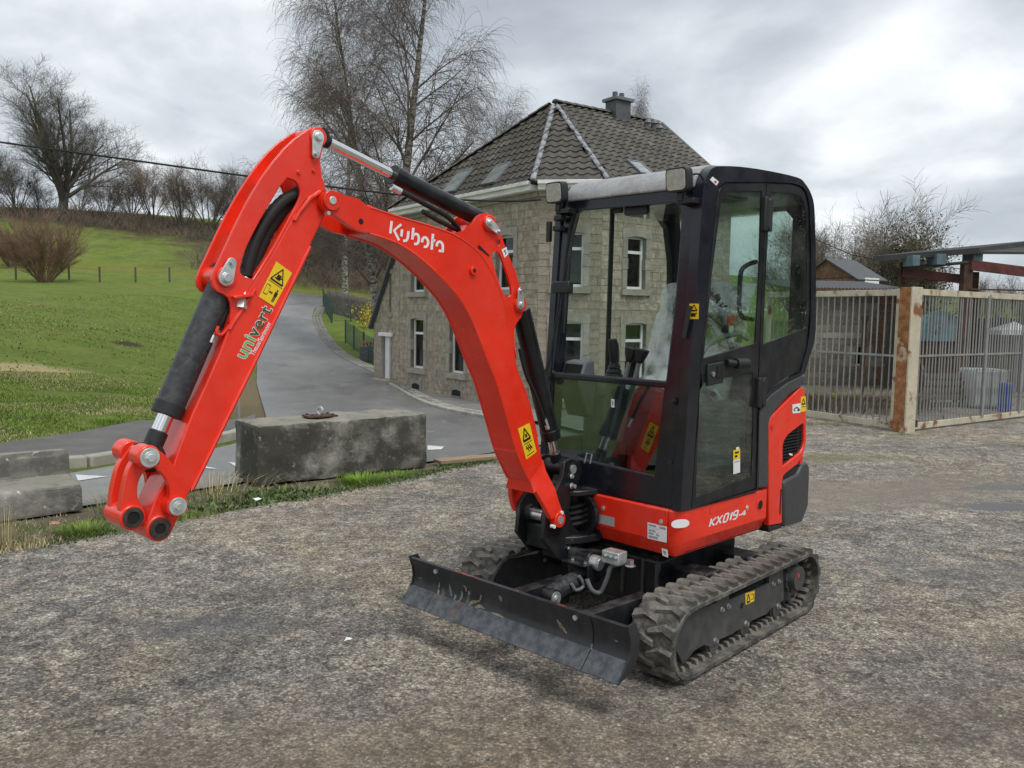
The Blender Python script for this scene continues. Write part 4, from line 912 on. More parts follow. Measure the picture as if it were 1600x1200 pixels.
# outbuilding left behind the fence
YO = 20.5
ob = tag(empty('stone_outbuilding', (at(1305, 640, YO).x, YO, 0), 0.06), 'low stone and brick outbuilding with grey corrugated roof behind the fence', 'outbuilding')
ox = lambda u: (u - 1305) / F_PX * YO * 1.02
zo = lambda v: at(1305, v, YO).z
W0, W1 = ox(1235), ox(1400)
Mo = fmat((W0, 0), (W1, 0))
wins = [((ox(1377) - W0), (ox(1391) - W0), zo(571), zo(539)), ((ox(1333) - W0), (ox(1351) - W0), zo(571), zo(539))]
m = MB(); m.prism([(0, -0.2), (W1 - W0, -0.2), (W1 - W0, zo(455)), (0, zo(455))], -0.3, -0.012, 'y', [[(a, c), (b, c), (b, d), (a, d)] for a, b, c, d in wins]); o = m.build('wall', 'mortar', ob, smooth=False); o.matrix_basis = Mo
z = 0.0; ztop = zo(455)
while z < ztop - 0.1:
    h = rh.uniform(0.13, 0.2); x = 0
    while x < W1 - W0 - 0.05:
        isb = x > ox(1352) - W0
        w = 0.22 if isb else rh.uniform(0.2, 0.42); w = min(w, W1 - W0 - x)
        if not any(x + w > a - .02 and x < b + .02 and z + h > c and z < d for a, b, c, d in wins):
            piece(ob, 'brick' if isb else 'stone', 'brick_red' if isb else 'old_stone', (w - 0.012, 0.04, min(h, ztop - z) - 0.012), Mo @ Matrix.Translation((x + w / 2, -0.02 + rh.uniform(0, .008), z + min(h, ztop - z) / 2)), 220)
        x += w
    z += h
for a, b, c, d in wins:
    m = MB(); m.prism([(a, c), (b, c), (b, d), (a, d)], -0.16, -0.10, 'y', [[(a + .04, c + .04), (b - .04, c + .04), (b - .04, d - .04), (a + .04, d - .04)]]); f = m.build('window', 'white_frame', ob); f.matrix_basis = Mo
    m = MB(); m.box(((a + b) / 2, -0.13, (c + d) / 2), (b - a - .06, 0.01, d - c - .06)); m.build('pane', 'house_glass', f, smooth=False)
m = MB(); n_ = 34; vs = []
for i in range(n_ * 2 + 1):
    x = W0 - 0.2 + (W1 - W0 + 0.4) * i / (n_ * 2); dz_ = 0.03 * (i % 2)
    vs += [(x, -0.35, zo(452) + dz_), (x, 2.6, zo(452) + 0.30 + dz_)]
m.add(vs, [(2 * i, 2 * i + 1, 2 * i + 3, 2 * i + 2) for i in range(n_ * 2)]); m.build('corrugated_roof', 'slate', ob, smooth=False)
m = MB(); m.box((ox(1310), 0.05, zo(524)), (ox(1335) - ox(1275), 0.12, 0.14)); m.build('concrete_lintel', 'dressed_stone', ob); 
m = MB(); m.box((ox(1269), 0.06, zo(578)), (ox(1280) - ox(1261), 0.05, 0.95)); m.build('metal_shutter', 'pale_blue', ob)
m = MB(); m.box((ox(1294), 0.05, zo(580)), (0.13, 0.05, 0.26)); m.build('letter_box', 'decal_white', ob)
t = tag(empty('iron_post', (at(1345, 620, 17.0).x, 17.0, 0)), 'tall dark iron post standing behind the left fence panel', 'post')
m = MB(); m.cyl((0, 0, 0), (0, 0, at(1345, 497, 17).z), 0.055, 12, 0.05); m.build('shaft', 'dark_rust', t); m = MB(); zt = at(1345, 493, 17).z; m.cyl((0, 0, zt - 0.1), (0, 0, zt), 0.075, 12); m.build('post_cap', 'dark_rust', t)
flush_pieces()
# brick house further back, seen above the outbuilding
YB = 34.0
bh = tag(empty('brick_house', (at(1328, 640, YB).x, YB, 0), 0.5), 'small dark roofed brick house behind the outbuilding', 'house')
zb_, ze_, zr_ = -0.3, at(1335, 436, YB).z, at(1335, 406, YB).z
m = MB(); m.prism([(-1.5, zb_), (0.0, zb_), (0.0, ze_), (-1.5, ze_)], -1.2, 1.6); m.build('wall', 'brick_red', bh, smooth=False)
m = MB(); m.prism([(-1.2, ze_ - 0.05), (1.6, ze_ - 0.05), (0.2, zr_ - 0.08)], -1.5, -0.02, 'x'); m.build('gable', 'brick_red', bh, smooth=False)
for s in (-1, 1):
    m = MB(); a = Vector((-1.6, 0.2, zr_)); b = Vector((0.1, 0.2, zr_)); c = Vector((0.1, 0.2 + s * 1.6, ze_ - 0.1)); d = Vector((-1.6, 0.2 + s * 1.6, ze_ - 0.1)); quadbox(m, a, b, c, d, 0.06 * s * -1); m.build('roof', 'slate', bh, smooth=False)
m = MB(); m.box((-0.8, -1.28, ze_ - 0.15), (0.8, 0.2, 0.25)); m.build('dormer_board', 'decal_white', bh)
m = MB(); m.box((-0.9, -1.24, ze_ - 1.1), (0.6, 0.1, 0.8)); m.build('window', 'white_frame', bh)
# ================================================================== the excavator
AZ, PSI, EX, EY = -2.3217, -0.0521, 0.7297, 4.43
FT = Frame(AZ, (EX, EY, 0))                      # undercarriage: x forwards, y to the machine's left, z up
FU = Frame(AZ + PSI, (EX, EY, 0))                # slewing upper part
AZB = AZ - 0.005
_near = FU.w(FU.un(875, 812, 1, -0.03))          # near end of the boom foot pin
_lat = Vector((-math.sin(AZB), math.cos(AZB), 0))
FB = Frame(AZB, _near - _lat * 0.13)             # boom: origin in the middle of the foot pin
ex = tag(empty('mini_excavator', (EX, EY, 0), AZ), 'red and black mini excavator with closed cab and rubber tracks on the asphalt yard', 'excavator')
BLOC = FT.I @ (FB.o - FT.o)
def T(mb, name, mats, parent=None, **k): return mb.build(name, mats, ex if parent is None else parent, **k)
def Up(mb, name, mats, parent=None, **k):
    if parent is None: return mb.build(name, mats, ex, rz=PSI, **k)
    return mb.build(name, mats, parent, **k)
def Bo(mb, name, mats, parent=None, **k):
    if parent is None: return mb.build(name, mats, ex, loc=BLOC, rz=AZB - AZ, **k)
    return mb.build(name, mats, parent, **k)
def PT(pts, y): return [(p.x, p.z) for p in (FT.un(u, v, 1, y) for u, v in pts)]
def PU(pts, y): return [(p.x, p.z) for p in (FU.un(u, v, 1, y) for u, v in pts)]
def PB(pts, y): return [(p.x, p.z) for p in (FB.un(u, v, 1, y) for u, v in pts)]
def b3(u, v, y): return FB.un(u, v, 1, y)
def u3(u, v, y): return FU.un(u, v, 1, y)
def uf(u, v, x): return FU.un(u, v, 0, x)
def bolt(mb, p, axis, r=0.012, h=0.012, n=6):
    a = Vector(axis).normalized(); p = Vector(p)
    mb.cyl(p, p + a * 0.003, r * 1.45, 12); mb.cyl(p, p + a * h, r, n)
def strip(cl, ws):                                # outline of a curved bar with round ends
    k = len(cl); L_, Rr = [], []
    for i in range(k):
        a, b = cl[max(i - 1, 0)], cl[min(i + 1, k - 1)]
        dx, dy = b[0] - a[0], b[1] - a[1]; l = math.hypot(dx, dy); nx, ny = -dy / l, dx / l
        w = ws[i] / 2
        L_.append((cl[i][0] + nx * w, cl[i][1] + ny * w)); Rr.append((cl[i][0] - nx * w, cl[i][1] - ny * w))
    def cap(c, p, s):
        a0 = math.atan2(p[1] - c[1], p[0] - c[0]); r = math.hypot(p[0] - c[0], p[1] - c[1])
        return [(c[0] + r * math.cos(a0 - math.pi * i / 8 * s), c[1] + r * math.sin(a0 - math.pi * i / 8 * s)) for i in range(1, 8)]
    return L_ + cap(cl[-1], L_[-1], 1) + Rr[::-1] + cap(cl[0], Rr[0], 1)

# ---- tracks
W_T, TW = 0.662, 0.23
FR, RR, TR = (0.585, 0.178), (-0.58, 0.178), 0.160
def tpath(s):                                    # s in 0..1 round the belt -> x, z, tangent angle
    Ls = FR[0] - RR[0]; Lc = math.pi * TR; tot = 2 * Ls + 2 * Lc; d = (s % 1) * tot
    if d < Ls: return RR[0] + d, RR[1] - TR, 0.0
    d -= Ls
    if d < Lc:
        a = -math.pi / 2 + d / TR; return FR[0] + TR * math.cos(a), FR[1] + TR * math.sin(a), a + math.pi / 2
    d -= Lc
    if d < Ls:
        sag = 0.0; return FR[0] - d, FR[1] + TR - sag, math.pi
    d -= Ls
    a = math.pi / 2 + d / TR; return RR[0] + TR * math.cos(a), RR[1] + TR * math.sin(a), a + math.pi / 2
mb = MB(); NS = 128
sec = [(W_T, -0.016), (W_T, 0.002), (W_T - 0.012, 0.009), (W_T - TW + 0.012, 0.009), (W_T - TW, 0.002), (W_T - TW, -0.016)]
vs = []
for i in range(NS):
    x, z, a = tpath(i / NS); nx, nz = math.sin(a), -math.cos(a)
    for y, h in sec: vs.append((x + nx * h, y, z + nz * h))
k = len(sec)
mb.add(vs, [(i * k + j, i * k + (j + 1) % k, ((i + 1) % NS) * k + (j + 1) % k, ((i + 1) % NS) * k + j) for i in range(NS) for j in range(k)])
band_me = mb.mesh('track', 'rubber', angle=30)
def lug_mesh(y0, y1, s):
    m = MB(); pts = []
    for t, (hw, off) in ((0.0, (0.030, 0.0)), (0.45, (0.024, 0.018)), (1.0, (0.017, -0.006))):
        y = y0 + (y1 - y0) * t
        for (k_, h) in ((-1, 0.004), (-0.55, 0.025), (0.55, 0.025), (1, 0.004)):
            pts.append((off * s + hw * k_, y, h))
    f = []
    for i in range(2):
        for j in range(3): f.append((i * 4 + j, i * 4 + j + 1, i * 4 + j + 5, i * 4 + j + 4))
    f += [(0, 1, 2, 3), (8, 9, 10, 11)]
    m.add(pts, f)
    return m.mesh('track_lug', 'rubber', angle=25)
lug_o, lug_i = lug_mesh(W_T - 0.004, W_T - 0.13, 1), lug_mesh(W_T - TW + 0.004, W_T - TW + 0.13, 1)
cm = MB(); cm.prism([(W_T - 0.04, -0.014), (W_T - 0.05, -0.037), (W_T - 0.08, -0.037), (W_T - 0.095, -0.020), (W_T - 0.135, -0.020), (W_T - 0.15, -0.037), (W_T - 0.18, -0.037), (W_T - 0.19, -0.014)], -0.011, 0.011, 'x')
core_me = cm.mesh('guide_tooth', 'rubber')
for side in (0, 1):
    tr = link('track', band_me, ex, loc=(0, -side * (2 * W_T - TW), 0), label=('rubber track on the cab door side', 'rubber track on the far side')[side])
    NL = 36
    for i in range(NL):
        for me, off in ((lug_o, 0.0), (lug_i, 0.5)):
            x, z, a = tpath((i + off) / NL)
            o = link('track_lug', me, tr); o.matrix_basis = Matrix.Translation((x, 0, z)) @ Matrix.Rotation(-a + math.pi * 0, 4, 'Y') @ Matrix.Scale(-1, 4, (0, 0, 1))
    for i in range(58):
        x, z, a = tpath((i + 0.3) / 58)
        o = link('guide_tooth', core_me, tr); o.matrix_basis = Matrix.Translation((x, 0, z)) @ Matrix.Rotation(-a, 4, 'Y') @ Matrix.Scale(-1, 4, (0, 0, 1))
    # frame of the track
    dy = -side * (2 * W_T - TW)
    yp = W_T - 0.045
    plate = PT([(1055, 1012), (1060, 975), (1075, 958), (1121, 942), (1121, 935), (1139, 929), (1140, 937), (1202, 912), (1202, 900), (1224, 890), (1225, 937),
                (1215, 946), (1204, 952), (1198, 960), (1175, 970), (1163, 982), (1152, 985), (1145, 991), (1124, 1000), (1113, 1012), (1100, 1008), (1085, 1017), (1078, 1026), (1067, 1038)], yp)
    m = MB(); m.prism(plate, yp - 0.02, yp)
    m.box((0.0, yp - 0.09, 0.19), (1.0, 0.12, 0.13))
    tf = T(m, 'track_frame', 'track_frame_paint', loc=(0, dy, 0), bevel=0.004)
    m = MB(); c = FT.un(1250, 904, 1, W_T - 0.01)
    m.cyl((c.x, W_T - 0.2, c.z), (c.x, W_T - 0.05, c.z), 0.085, 24); m.cyl((c.x, W_T - 0.06, c.z), (c.x, W_T - 0.012, c.z), 0.068, 24, 0.064)
    for q in range(10): bolt(m, (c.x + 0.076 * math.cos(q * 0.628), W_T - 0.05, c.z + 0.076 * math.sin(q * 0.628)), (0, 1, 0), 0.006, 0.008)
    T(m, 'drive_motor', 'track_frame_paint', tf)
    m = MB(); m.cyl((c.x + 0.02, W_T - 0.013, c.z + 0.02), (c.x + 0.02, W_T - 0.009, c.z + 0.02), 0.012, 12); T(m, 'drain_plug', 'decal_red', tf)
    m = MB()                                      # sprocket and idler
    tooth = []
    for q in range(72):
        rr = 0.118 if (q % 6) < 3 else 0.140; a = q * math.pi / 36
        tooth.append((RR[0] + rr * math.cos(a), RR[1] + rr * math.sin(a)))
    m.prism(tooth, W_T - 0.14, W_T - 0.105); T(m, 'sprocket', 'track_frame_paint', tf)
    m = MB(); m.cyl((FR[0], W_T - 0.17, FR[1]), (FR[0], W_T - 0.07, FR[1]), 0.138, 32); T(m, 'idler_wheel', 'track_frame_paint', tf)
    for (u, v) in ((1117, 1001), (1165, 974), (1215, 947)):
        p = FT.un(u, v, 1, yp)
        m = MB(); m.cyl((p.x, yp - 0.012, p.z - 0.018), (p.x, yp - 0.002, p.z - 0.018), 0.045, 20); m.cyl((p.x, yp - 0.11, p.z - 0.018), (p.x, yp - 0.012, p.z - 0.018), 0.055, 20); T(m, 'track_roller', 'track_frame_paint', tf)
        m = MB(); bolt(m, (p.x, yp, p.z), (0, 1, 0), 0.011, 0.016); T(m, 'bolt', 'steel', tf)
    for (u, v) in ((1127, 952), (1137, 947), (1207, 912), (1216, 908)):
        p = FT.un(u, v, 1, yp); m = MB(); bolt(m, (p.x, yp + 0.001, p.z), (0, 1, 0), 0.009, 0.013); T(m, 'bolt', 'steel', tf)
    if side == 0:
        p = FT.un(1159, 946, 1, yp); m = MB(); m.cyl((p.x, yp - 0.001, p.z), (p.x, yp + 0.0015, p.z), 0.016, 16); T(m, 'grease_hole', 'void_black', tf)

# ---- warning labels: a printed rectangle between four photo corners on a plane
def label_on(F, axis, val, corners, parent, build, name='warning_label', base='decal_yellow', marks=(), ink='decal_black', label=None, lift=0.0015):
    P = [F.un(u, v, axis, val) for u, v in corners]           # order: top-left, top-right, bottom-right, bottom-left
    nrm = Vector((0, 0, 0)); nrm[axis] = lift
    def q(x, y): return (P[0] * (1 - x) + P[1] * x) * (1 - y) + (P[3] * (1 - x) + P[2] * x) * y
    m = MB(); t = [q(0, 0), q(1, 0), q(1, 1), q(0, 1)]
    m.add([p + nrm * 0.2 for p in t] + [p + nrm for p in t], [(4, 5, 6, 7), (0, 1, 5, 4), (1, 2, 6, 5), (2, 3, 7, 6), (3, 0, 4, 7)])
    m.mi = 1
    for poly in marks:
        m.add([q(x, y) + nrm * 1.35 for x, y in poly], [tuple(range(len(poly)))])
    return build(m, name, [base, ink], parent, smooth=False, label=label, recalc=False)
def bar(x0, y0, x1, y1, w):
    dx, dy = x1 - x0, y1 - y0; l = math.hypot(dx, dy) or 1; nx, ny = -dy / l * w / 2, dx / l * w / 2
    return [(x0 + nx, y0 + ny), (x1 + nx, y1 + ny), (x1 - nx, y1 - ny), (x0 - nx, y0 - ny)]
def tri(x0, y0, x1, y1, w):                       # outlined warning triangle in a unit box
    a, b, c = ((x0 + x1) / 2, y0), (x1, y1), (x0, y1)
    return [bar(*a, *b, w), bar(*b, *c, w), bar(*c, *a, w)]
def box2(x0, y0, x1, y1): return [(x0, y0), (x1, y0), (x1, y1), (x0, y1)]
left_frame = [o for o in ex.children if o.name.startswith('track_frame')][0]
label_on(FT, 1, W_T - 0.045, [(1164, 927), (1179, 922.5), (1178, 939), (1165, 945)], left_frame, T,
         marks=tri(.12, .15, .5, .8, .09) + [bar(.6, .3, .92, .3, .06), bar(.6, .75, .92, .75, .06), bar(.9, .3, .9, .75, .06), bar(.1, .88, .5, .9, .08)])

# ---- undercarriage body, slew ring
m = MB(); m.box((-0.05, 0, 0.29), (0.76, 0.62, 0.24)); m.box((-0.05, 0, 0.415), (0.70, 0.56, 0.02))
for s in (-1, 1):
    m.box((0.16, s * 0.40, 0.29), (0.13, 0.22, 0.16)); m.box((-0.26, s * 0.40, 0.29), (0.13, 0.22, 0.16))
cf = T(m, 'centre_frame', 'black_paint', bevel=0.012)
m = MB(); m.ring((0, 0, 0.442), (0, 0, 1), 0.30, 0.2, 0.03, 40); m.cyl((0, 0, 0.42), (0, 0, 0.47), 0.25, 40); T(m, 'slew_ring', 'black_paint', cf)
for y in (0.10, 0.22, 0.30, -0.24):
    m = MB(); m.box((0.336, y, 0.31), (0.012, 0.014, 0.19)); T(m, 'frame_rib', 'track_frame_paint', cf)
p = FT.un(960, 868, 2, 0.46)
m = MB(); m.box((p.x, p.y, 0.455), (0.07, 0.10, 0.06)); T(m, 'junction_block', 'zinc', cf, bevel=0.004)
for k_ in range(3):
    m = MB(); bolt(m, (p.x + 0.035, p.y - 0.03 + 0.03 * k_, 0.46), (1, 0, 0), 0.007, 0.012); T(m, 'bolt', 'steel', cf)
p2 = FT.un(985, 878, 2, 0.45); m = MB(); bolt(m, (p2.x, p2.y, 0.43), (0, 0, 1), 0.018, 0.03); T(m, 'bolt', 'steel', cf)
hp = [FT.un(u, v, 1, y) for u, v, y in ((972, 881, 0.16), (955, 885, 0.16), (948, 905, 0.15), (938, 925, 0.12), (925, 922, 0.10), (917, 905, 0.08))]
m = MB(); m.tube(smoothpoly([tuple(p) for p in hp], False, 5), 0.011, 10); T(m, 'grey_hose', 'grey_plastic', cf)
hp = [FT.un(u, v, 1, y) for u, v, y in ((905, 900, 0.05), (912, 915, 0.06), (900, 922, 0.06), (893, 912, 0.05))]
m = MB(); m.tube(smoothpoly([tuple(p) for p in hp], False, 5), 0.008, 8); T(m, 'hose', 'grey_plastic', cf)

# ---- dozer blade
XB, WB = 1.089, 0.66
prof = [(XB + 0.004, 0.383), (XB - 0.016, 0.340), (XB - 0.026, 0.295), (XB - 0.020, 0.255), (XB + 0.002, 0.218), (XB - 0.012, 0.205), (XB - 0.036, 0.250), (XB - 0.042, 0.295), (XB - 0.032, 0.345), (XB - 0.012, 0.387)]
SPL = 0.475
m = MB(); m.prism(prof, -WB + 0.004, SPL - 0.003); bl = T(m, 'blade', 'blade_paint', angle=50, bevel=0.002)
m = MB(); m.prism(prof, SPL + 0.003, WB - 0.004); T(m, 'blade_extension', 'blade_paint', bl, angle=50, bevel=0.002)
edge = [(XB - 0.014, 0.243), (XB + 0.004, 0.228), (XB + 0.058, 0.168), (XB + 0.046, 0.160), (XB - 0.010, 0.212)]
for y0, y1 in ((-WB, -WB + 0.17), (-WB + 0.174, SPL - 0.003), (SPL + 0.003, WB)):
    m = MB(); m.prism(edge, y0, y1); T(m, 'cutting_edge', 'worn_steel', bl, bevel=0.002)
for s in (-1, 1):
    e_ = [(XB - 0.05, 0.392), (XB + 0.008, 0.39), (XB - 0.012, 0.34), (XB - 0.02, 0.29), (XB - 0.01, 0.25), (XB + 0.054, 0.172), (XB - 0.02, 0.19), (XB - 0.075, 0.25), (XB - 0.08, 0.33)]
    m = MB(); m.prism(e_, s * WB - 0.005, s * WB + 0.005); T(m, 'end_plate', 'blade_paint', bl, bevel=0.002)
for y in (0.395, -0.47):
    m = MB(); m.cyl((XB - 0.03, y, 0.352), (XB + 0.002, y, 0.352), 0.011, 12); T(m, 'bolt_hole', 'zinc', bl)
mat('red_primer', (0.40, 0.075, 0.045), 0.6, var=0.3, scale=60, col3=(0.05, 0.05, 0.05), scale3=40, lo3=0.5, hi3=0.6)
for y0, y1 in ((-0.34, -0.18), (0.29, 0.345), (0.05, 0.09)):   # paint worn to red primer along the top
    m = MB(); m.prism([(XB - 0.006, y0), (XB + 0.0015, y0 + 0.02), (XB + 0.002, y1 - 0.03), (XB - 0.004, y1)], 0.3842, 0.3868, 'z'); T(m, 'worn_patch', 'red_primer', bl)
FRONT = [(0.218, XB + 0.002), (0.255, XB - 0.020), (0.295, XB - 0.026), (0.340, XB - 0.016), (0.383, XB + 0.004)]
mat('scrape', (0.19, 0.20, 0.205), 0.6, var=0.25, scale=40, col3=(0.05, 0.05, 0.05), scale3=50, lo3=0.52, hi3=0.62)
mat('dried_mud', (0.24, 0.205, 0.14), 0.9, var=0.25, scale=40, bump=0.4)
def blade_pt(u, v):
    x = XB - 0.015
    for _ in range(4): p = FT.un(u, v, 0, x); x = float(np.interp(p.z, [f[0] for f in FRONT], [f[1] for f in FRONT])) + 0.0015
    p = FT.un(u, v, 0, x); return p
def scrape(pts, w, mt, nm):
    c_ = smoothpoly(pts, False, 4); k_ = len(c_); L_, R2 = [], []
    for i in range(k_):
        a, b = c_[max(i - 1, 0)], c_[min(i + 1, k_ - 1)]; dx, dy = b[0] - a[0], b[1] - a[1]; l = math.hypot(dx, dy) or 1; q = w * (0.25 + math.sin(math.pi * i / (k_ - 1))) / 2
        L_.append((c_[i][0] - dy / l * q, c_[i][1] + dx / l * q)); R2.append((c_[i][0] + dy / l * q, c_[i][1] - dx / l * q))
    m = MB(); m.add([blade_pt(*p) for p in L_ + R2], [(i, i + 1, k_ + i + 1, k_ + i) for i in range(k_ - 1)]); T(m, nm, mt, bl, smooth=False, recalc=False)
for pts in ([(702, 912), (704, 923), (706, 932)], [(707, 923), (711, 930), (711, 934), (706, 943)], [(721, 923), (722, 930), (718, 938), (710, 946)], [(733, 923), (733, 930)], [(687, 910), (685, 925), (684, 932)], [(722, 915), (727, 917), (729, 925)], [(752, 929), (750, 938)], [(655, 903), (660, 904)], [(960, 1000), (966, 1003)], [(925, 1005), (924, 1016)]):
    scrape(pts, 2.6, 'scrape', 'scrape_mark')
for pts in ([(683, 934), (690, 940), (693, 945)], [(731, 948), (736, 942), (742, 940), (750, 939)], [(740, 953), (748, 947), (757, 951)], [(768, 957), (780, 962), (792, 972), (808, 981)], [(765, 962), (776, 964)], [(870, 968), (878, 980), (886, 990)], [(874, 975), (880, 984)], [(722, 944), (730, 949)], [(780, 930), (784, 940)]):
    scrape(pts, 4.0, 'dried_mud', 'mud_smear')
for s, a, b in ((1, (997, 930), (903, 961)), (-1, (872, 903), (770, 934))):
    A, B_ = FT.un(*a, 2, 0.335), FT.un(*b, 2, 0.335)
    d = (B_ - A).normalized(); A = A - d * 0.05; B_ = A + d * ((XB - 0.03 - A.x) / d.x); n = Vector((-d.y, d.x, 0)) * 0.032
    m = MB(); vs = [A + n, B_ + n, B_ - n, A - n]
    m.add([v for v in vs] + [Vector((v.x, v.y, 0.21)) for v in vs], [(0, 1, 2, 3), (4, 5, 6, 7), (0, 1, 5, 4), (1, 2, 6, 5), (2, 3, 7, 6), (3, 0, 4, 7)])
    T(m, 'blade_arm', 'worn_steel' if False else 'black_paint', bl, bevel=0.004)
m = MB(); A, B_ = FT.un(853, 930, 1, 0.0), FT.un(925, 893, 1, 0.0); C_ = FT.un(963, 868, 1, 0.0)
m.cyl(A, B_, 0.044, 24); m.cyl(B_, C_, 0.052, 24); dc = T(m, 'blade_cylinder', 'cylinder_paint', bl)
m = MB(); m.cyl(A + Vector((0, -0.06, 0)), A + Vector((0, 0.06, 0)), 0.040, 20); T(m, 'clevis_boss', 'black_paint', bl)
m = MB(); m.cyl(A + Vector((0, 0.06, 0)), A + Vector((0, 0.066, 0)), 0.032, 20); bolt(m, A + Vector((0, 0.066, 0)), (0, 1, 0), 0.012, 0.008); T(m, 'pin', 'zinc', bl)
g = FT.un(912, 880, 1, 0.0)
m = MB(); m.box((g.x, 0.0, g.z + 0.015), (0.17, 0.15, 0.008)); m.box((g.x + 0.02, 0.078, g.z - 0.03), (0.10, 0.008, 0.10)); gd = T(m, 'hose_guard', 'black_paint', bl, bevel=0.002)
for a_, b_ in ((0.05, 0.05), (0.05, -0.03)):
    m = MB(); bolt(m, (g.x + a_, b_, g.z + 0.02), (0, 0, 1), 0.008, 0.012); T(m, 'bolt', 'steel', bl)
q_ = FT.un(935, 880, 1, 0.09); m = MB(); m.cyl((q_.x, 0.05, q_.z), (q_.x, 0.10, q_.z), 0.036, 20); m.cyl((q_.x, 0.10, q_.z), (q_.x, 0.108, q_.z), 0.026, 20); T(m, 'pin', 'zinc', bl)
m = MB(); m.cyl((q_.x, -0.07, q_.z), (q_.x, 0.055, q_.z), 0.05, 20); m.box((q_.x - 0.08, 0, q_.z - 0.03), (0.16, 0.18, 0.09)); T(m, 'cylinder_bracket', 'black_paint', bl, bevel=0.004)

# ---- slewing platform and skirts
def skirt(plan, levels, name, parent=None, th=0.03):
    m = MB(); n = len(plan); vs = []
    nor = []
    for i in range(n):
        a, b = Vector(plan[max(i - 1, 0)]), Vector(plan[min(i + 1, n - 1)]); d = (b - a).normalized(); nor.append(Vector((-d.y, d.x)))   # to the inside
    rows = [(z, ins) for z, ins in levels] + [(levels[-1][0], levels[-1][1] + th), (levels[0][0], levels[0][1] + th)]
    for z, ins in rows:
        for p, q in zip(plan, nor): vs.append((p[0] + q.x * ins, p[1] + q.y * ins, z))
    R_ = len(rows); fs = []
    for r in range(R_):
        r2 = (r + 1) % R_
        for i in range(n - 1): fs.append((r * n + i, r * n + i + 1, r2 * n + i + 1, r2 * n + i))
    fs += [tuple(r * n for r in range(R_)), tuple(r * n + n - 1 for r in reversed(range(R_)))]
    m.add(vs, fs)
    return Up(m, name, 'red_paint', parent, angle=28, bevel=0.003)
m = MB(); m.prism([(0.36, -0.42), (0.36, 0.40), (0.28, 0.45), (-0.72, 0.45), (-0.80, 0.3), (-0.83, 0), (-0.80, -0.42)], 0.475, 0.50, 'z'); m.box((-0.2, 0, 0.60), (1.0, 0.80, 0.19))
plat = Up(m, 'slewing_platform', 'black_paint', bevel=0.006)
lv = [(0.702, 0.012), (0.694, 0.0), (0.545, 0.0), (0.470, 0.040)]
skirt([(0.400, -0.030), (0.400, 0.20), (0.400, 0.425)], lv, 'front_skirt', plat)
plan = [(0.400, 0.430)] + [(0.340 + 0.060 * math.cos(R(a)), 0.424 + 0.060 * math.sin(R(a))) for a in (15, 30, 45, 60, 75, 90)] + [(0.1, 0.484), (-0.41, 0.484)]
ssk = skirt(plan, lv, 'side_skirt', plat)
for u, v, nm in ((942.7, 794, 'a'), (1033, 815, 'b')):
    p = uf(u, v, 0.402); m = MB(); m.ring((p.x, p.y, p.z), (1, 0, 0), 0.016, 0.009, 0.004); Up(m, 'bolt_recess', 'red_paint', plat)
    m = MB(); bolt(m, p, (1, 0, 0), 0.008, 0.006); Up(m, 'bolt', 'zinc', plat)
label_on(FU, 0, 0.4005, [(929, 802), (960, 809), (960, 823), (929, 816)], plat, Up, 'reflector', 'reflector_grey')
label_on(FU, 0, 0.4005, [(1012, 816), (1042, 823), (1042, 848), (1012, 841)], plat, Up, 'data_plate', 'decal_white', ink='decal_grey',
         marks=[box2(.06, .08, .45, .2), box2(.65, .08, .95, .22), box2(.06, .4, .42, .5), box2(.06, .6, .33, .7), box2(.06, .78, .55, .92), bar(.06, .3, .6, .3, .02), bar(.06, .55, .62, .55, .02), box2(.45, .62, .62, .72)])
label_on(FU, 0, 0.392, [(1034, 856), (1043, 859), (1044, 871), (1035.5, 868)], plat, Up, 'small_sticker', 'decal_white', ink='decal_grey', marks=[box2(.25, .25, .75, .6), [(.25, .6), (.75, .6), (.5, .85)]])
m = MB(); o_ = []
for p in rrect(0, 1, 0, 1, 0.42, 6):
    o_.append(FU.un(1049 + 28 * p[0], 812.5 + 13.5 * p[1] - 2.0 * p[0], 1, 0.4855))
m.add(o_, [tuple(range(len(o_)))]); Up(m, 'marker_lamp', 'decal_white', plat, smooth=False)
label_on(FU, 1, 0.4845, [(1109.5, 794), (1157, 777), (1157, 787), (1110, 803.5)], plat, Up, 'clear_film', 'red_film' if 'red_film' in MATS else 'red_paint')
def place_text(F, axis, val, txt, p0, p1, ptop, matn, parent, build, name, shear=0.0, bold=0.0, lift=0.001, space=1.0, part=None):
    vs, fs = text_mesh(txt, 1.0, 0, shear, space, bold)
    xs = [v[0] for v in vs]; ys = [v[1] for v in vs]
    x0, x1 = min(xs), max(xs); h = max(v[1] for v in vs)
    A, B_, C_ = F.un(*p0, axis, val), F.un(*p1, axis, val), F.un(*ptop, axis, val)
    nrm = Vector((0, 0, 0)); nrm[axis] = lift
    if part: fs = [f for f in fs if part[0] <= (sum(vs[i][0] for i in f) / len(f) - x0) / (x1 - x0) < part[1]]
    m = MB(); m.add([A + (B_ - A) * ((v[0] - x0) / (x1 - x0)) + (C_ - A) * (v[1] / h) + nrm for v in vs], fs)
    return build(m, name, matn, parent, smooth=False, recalc=False)
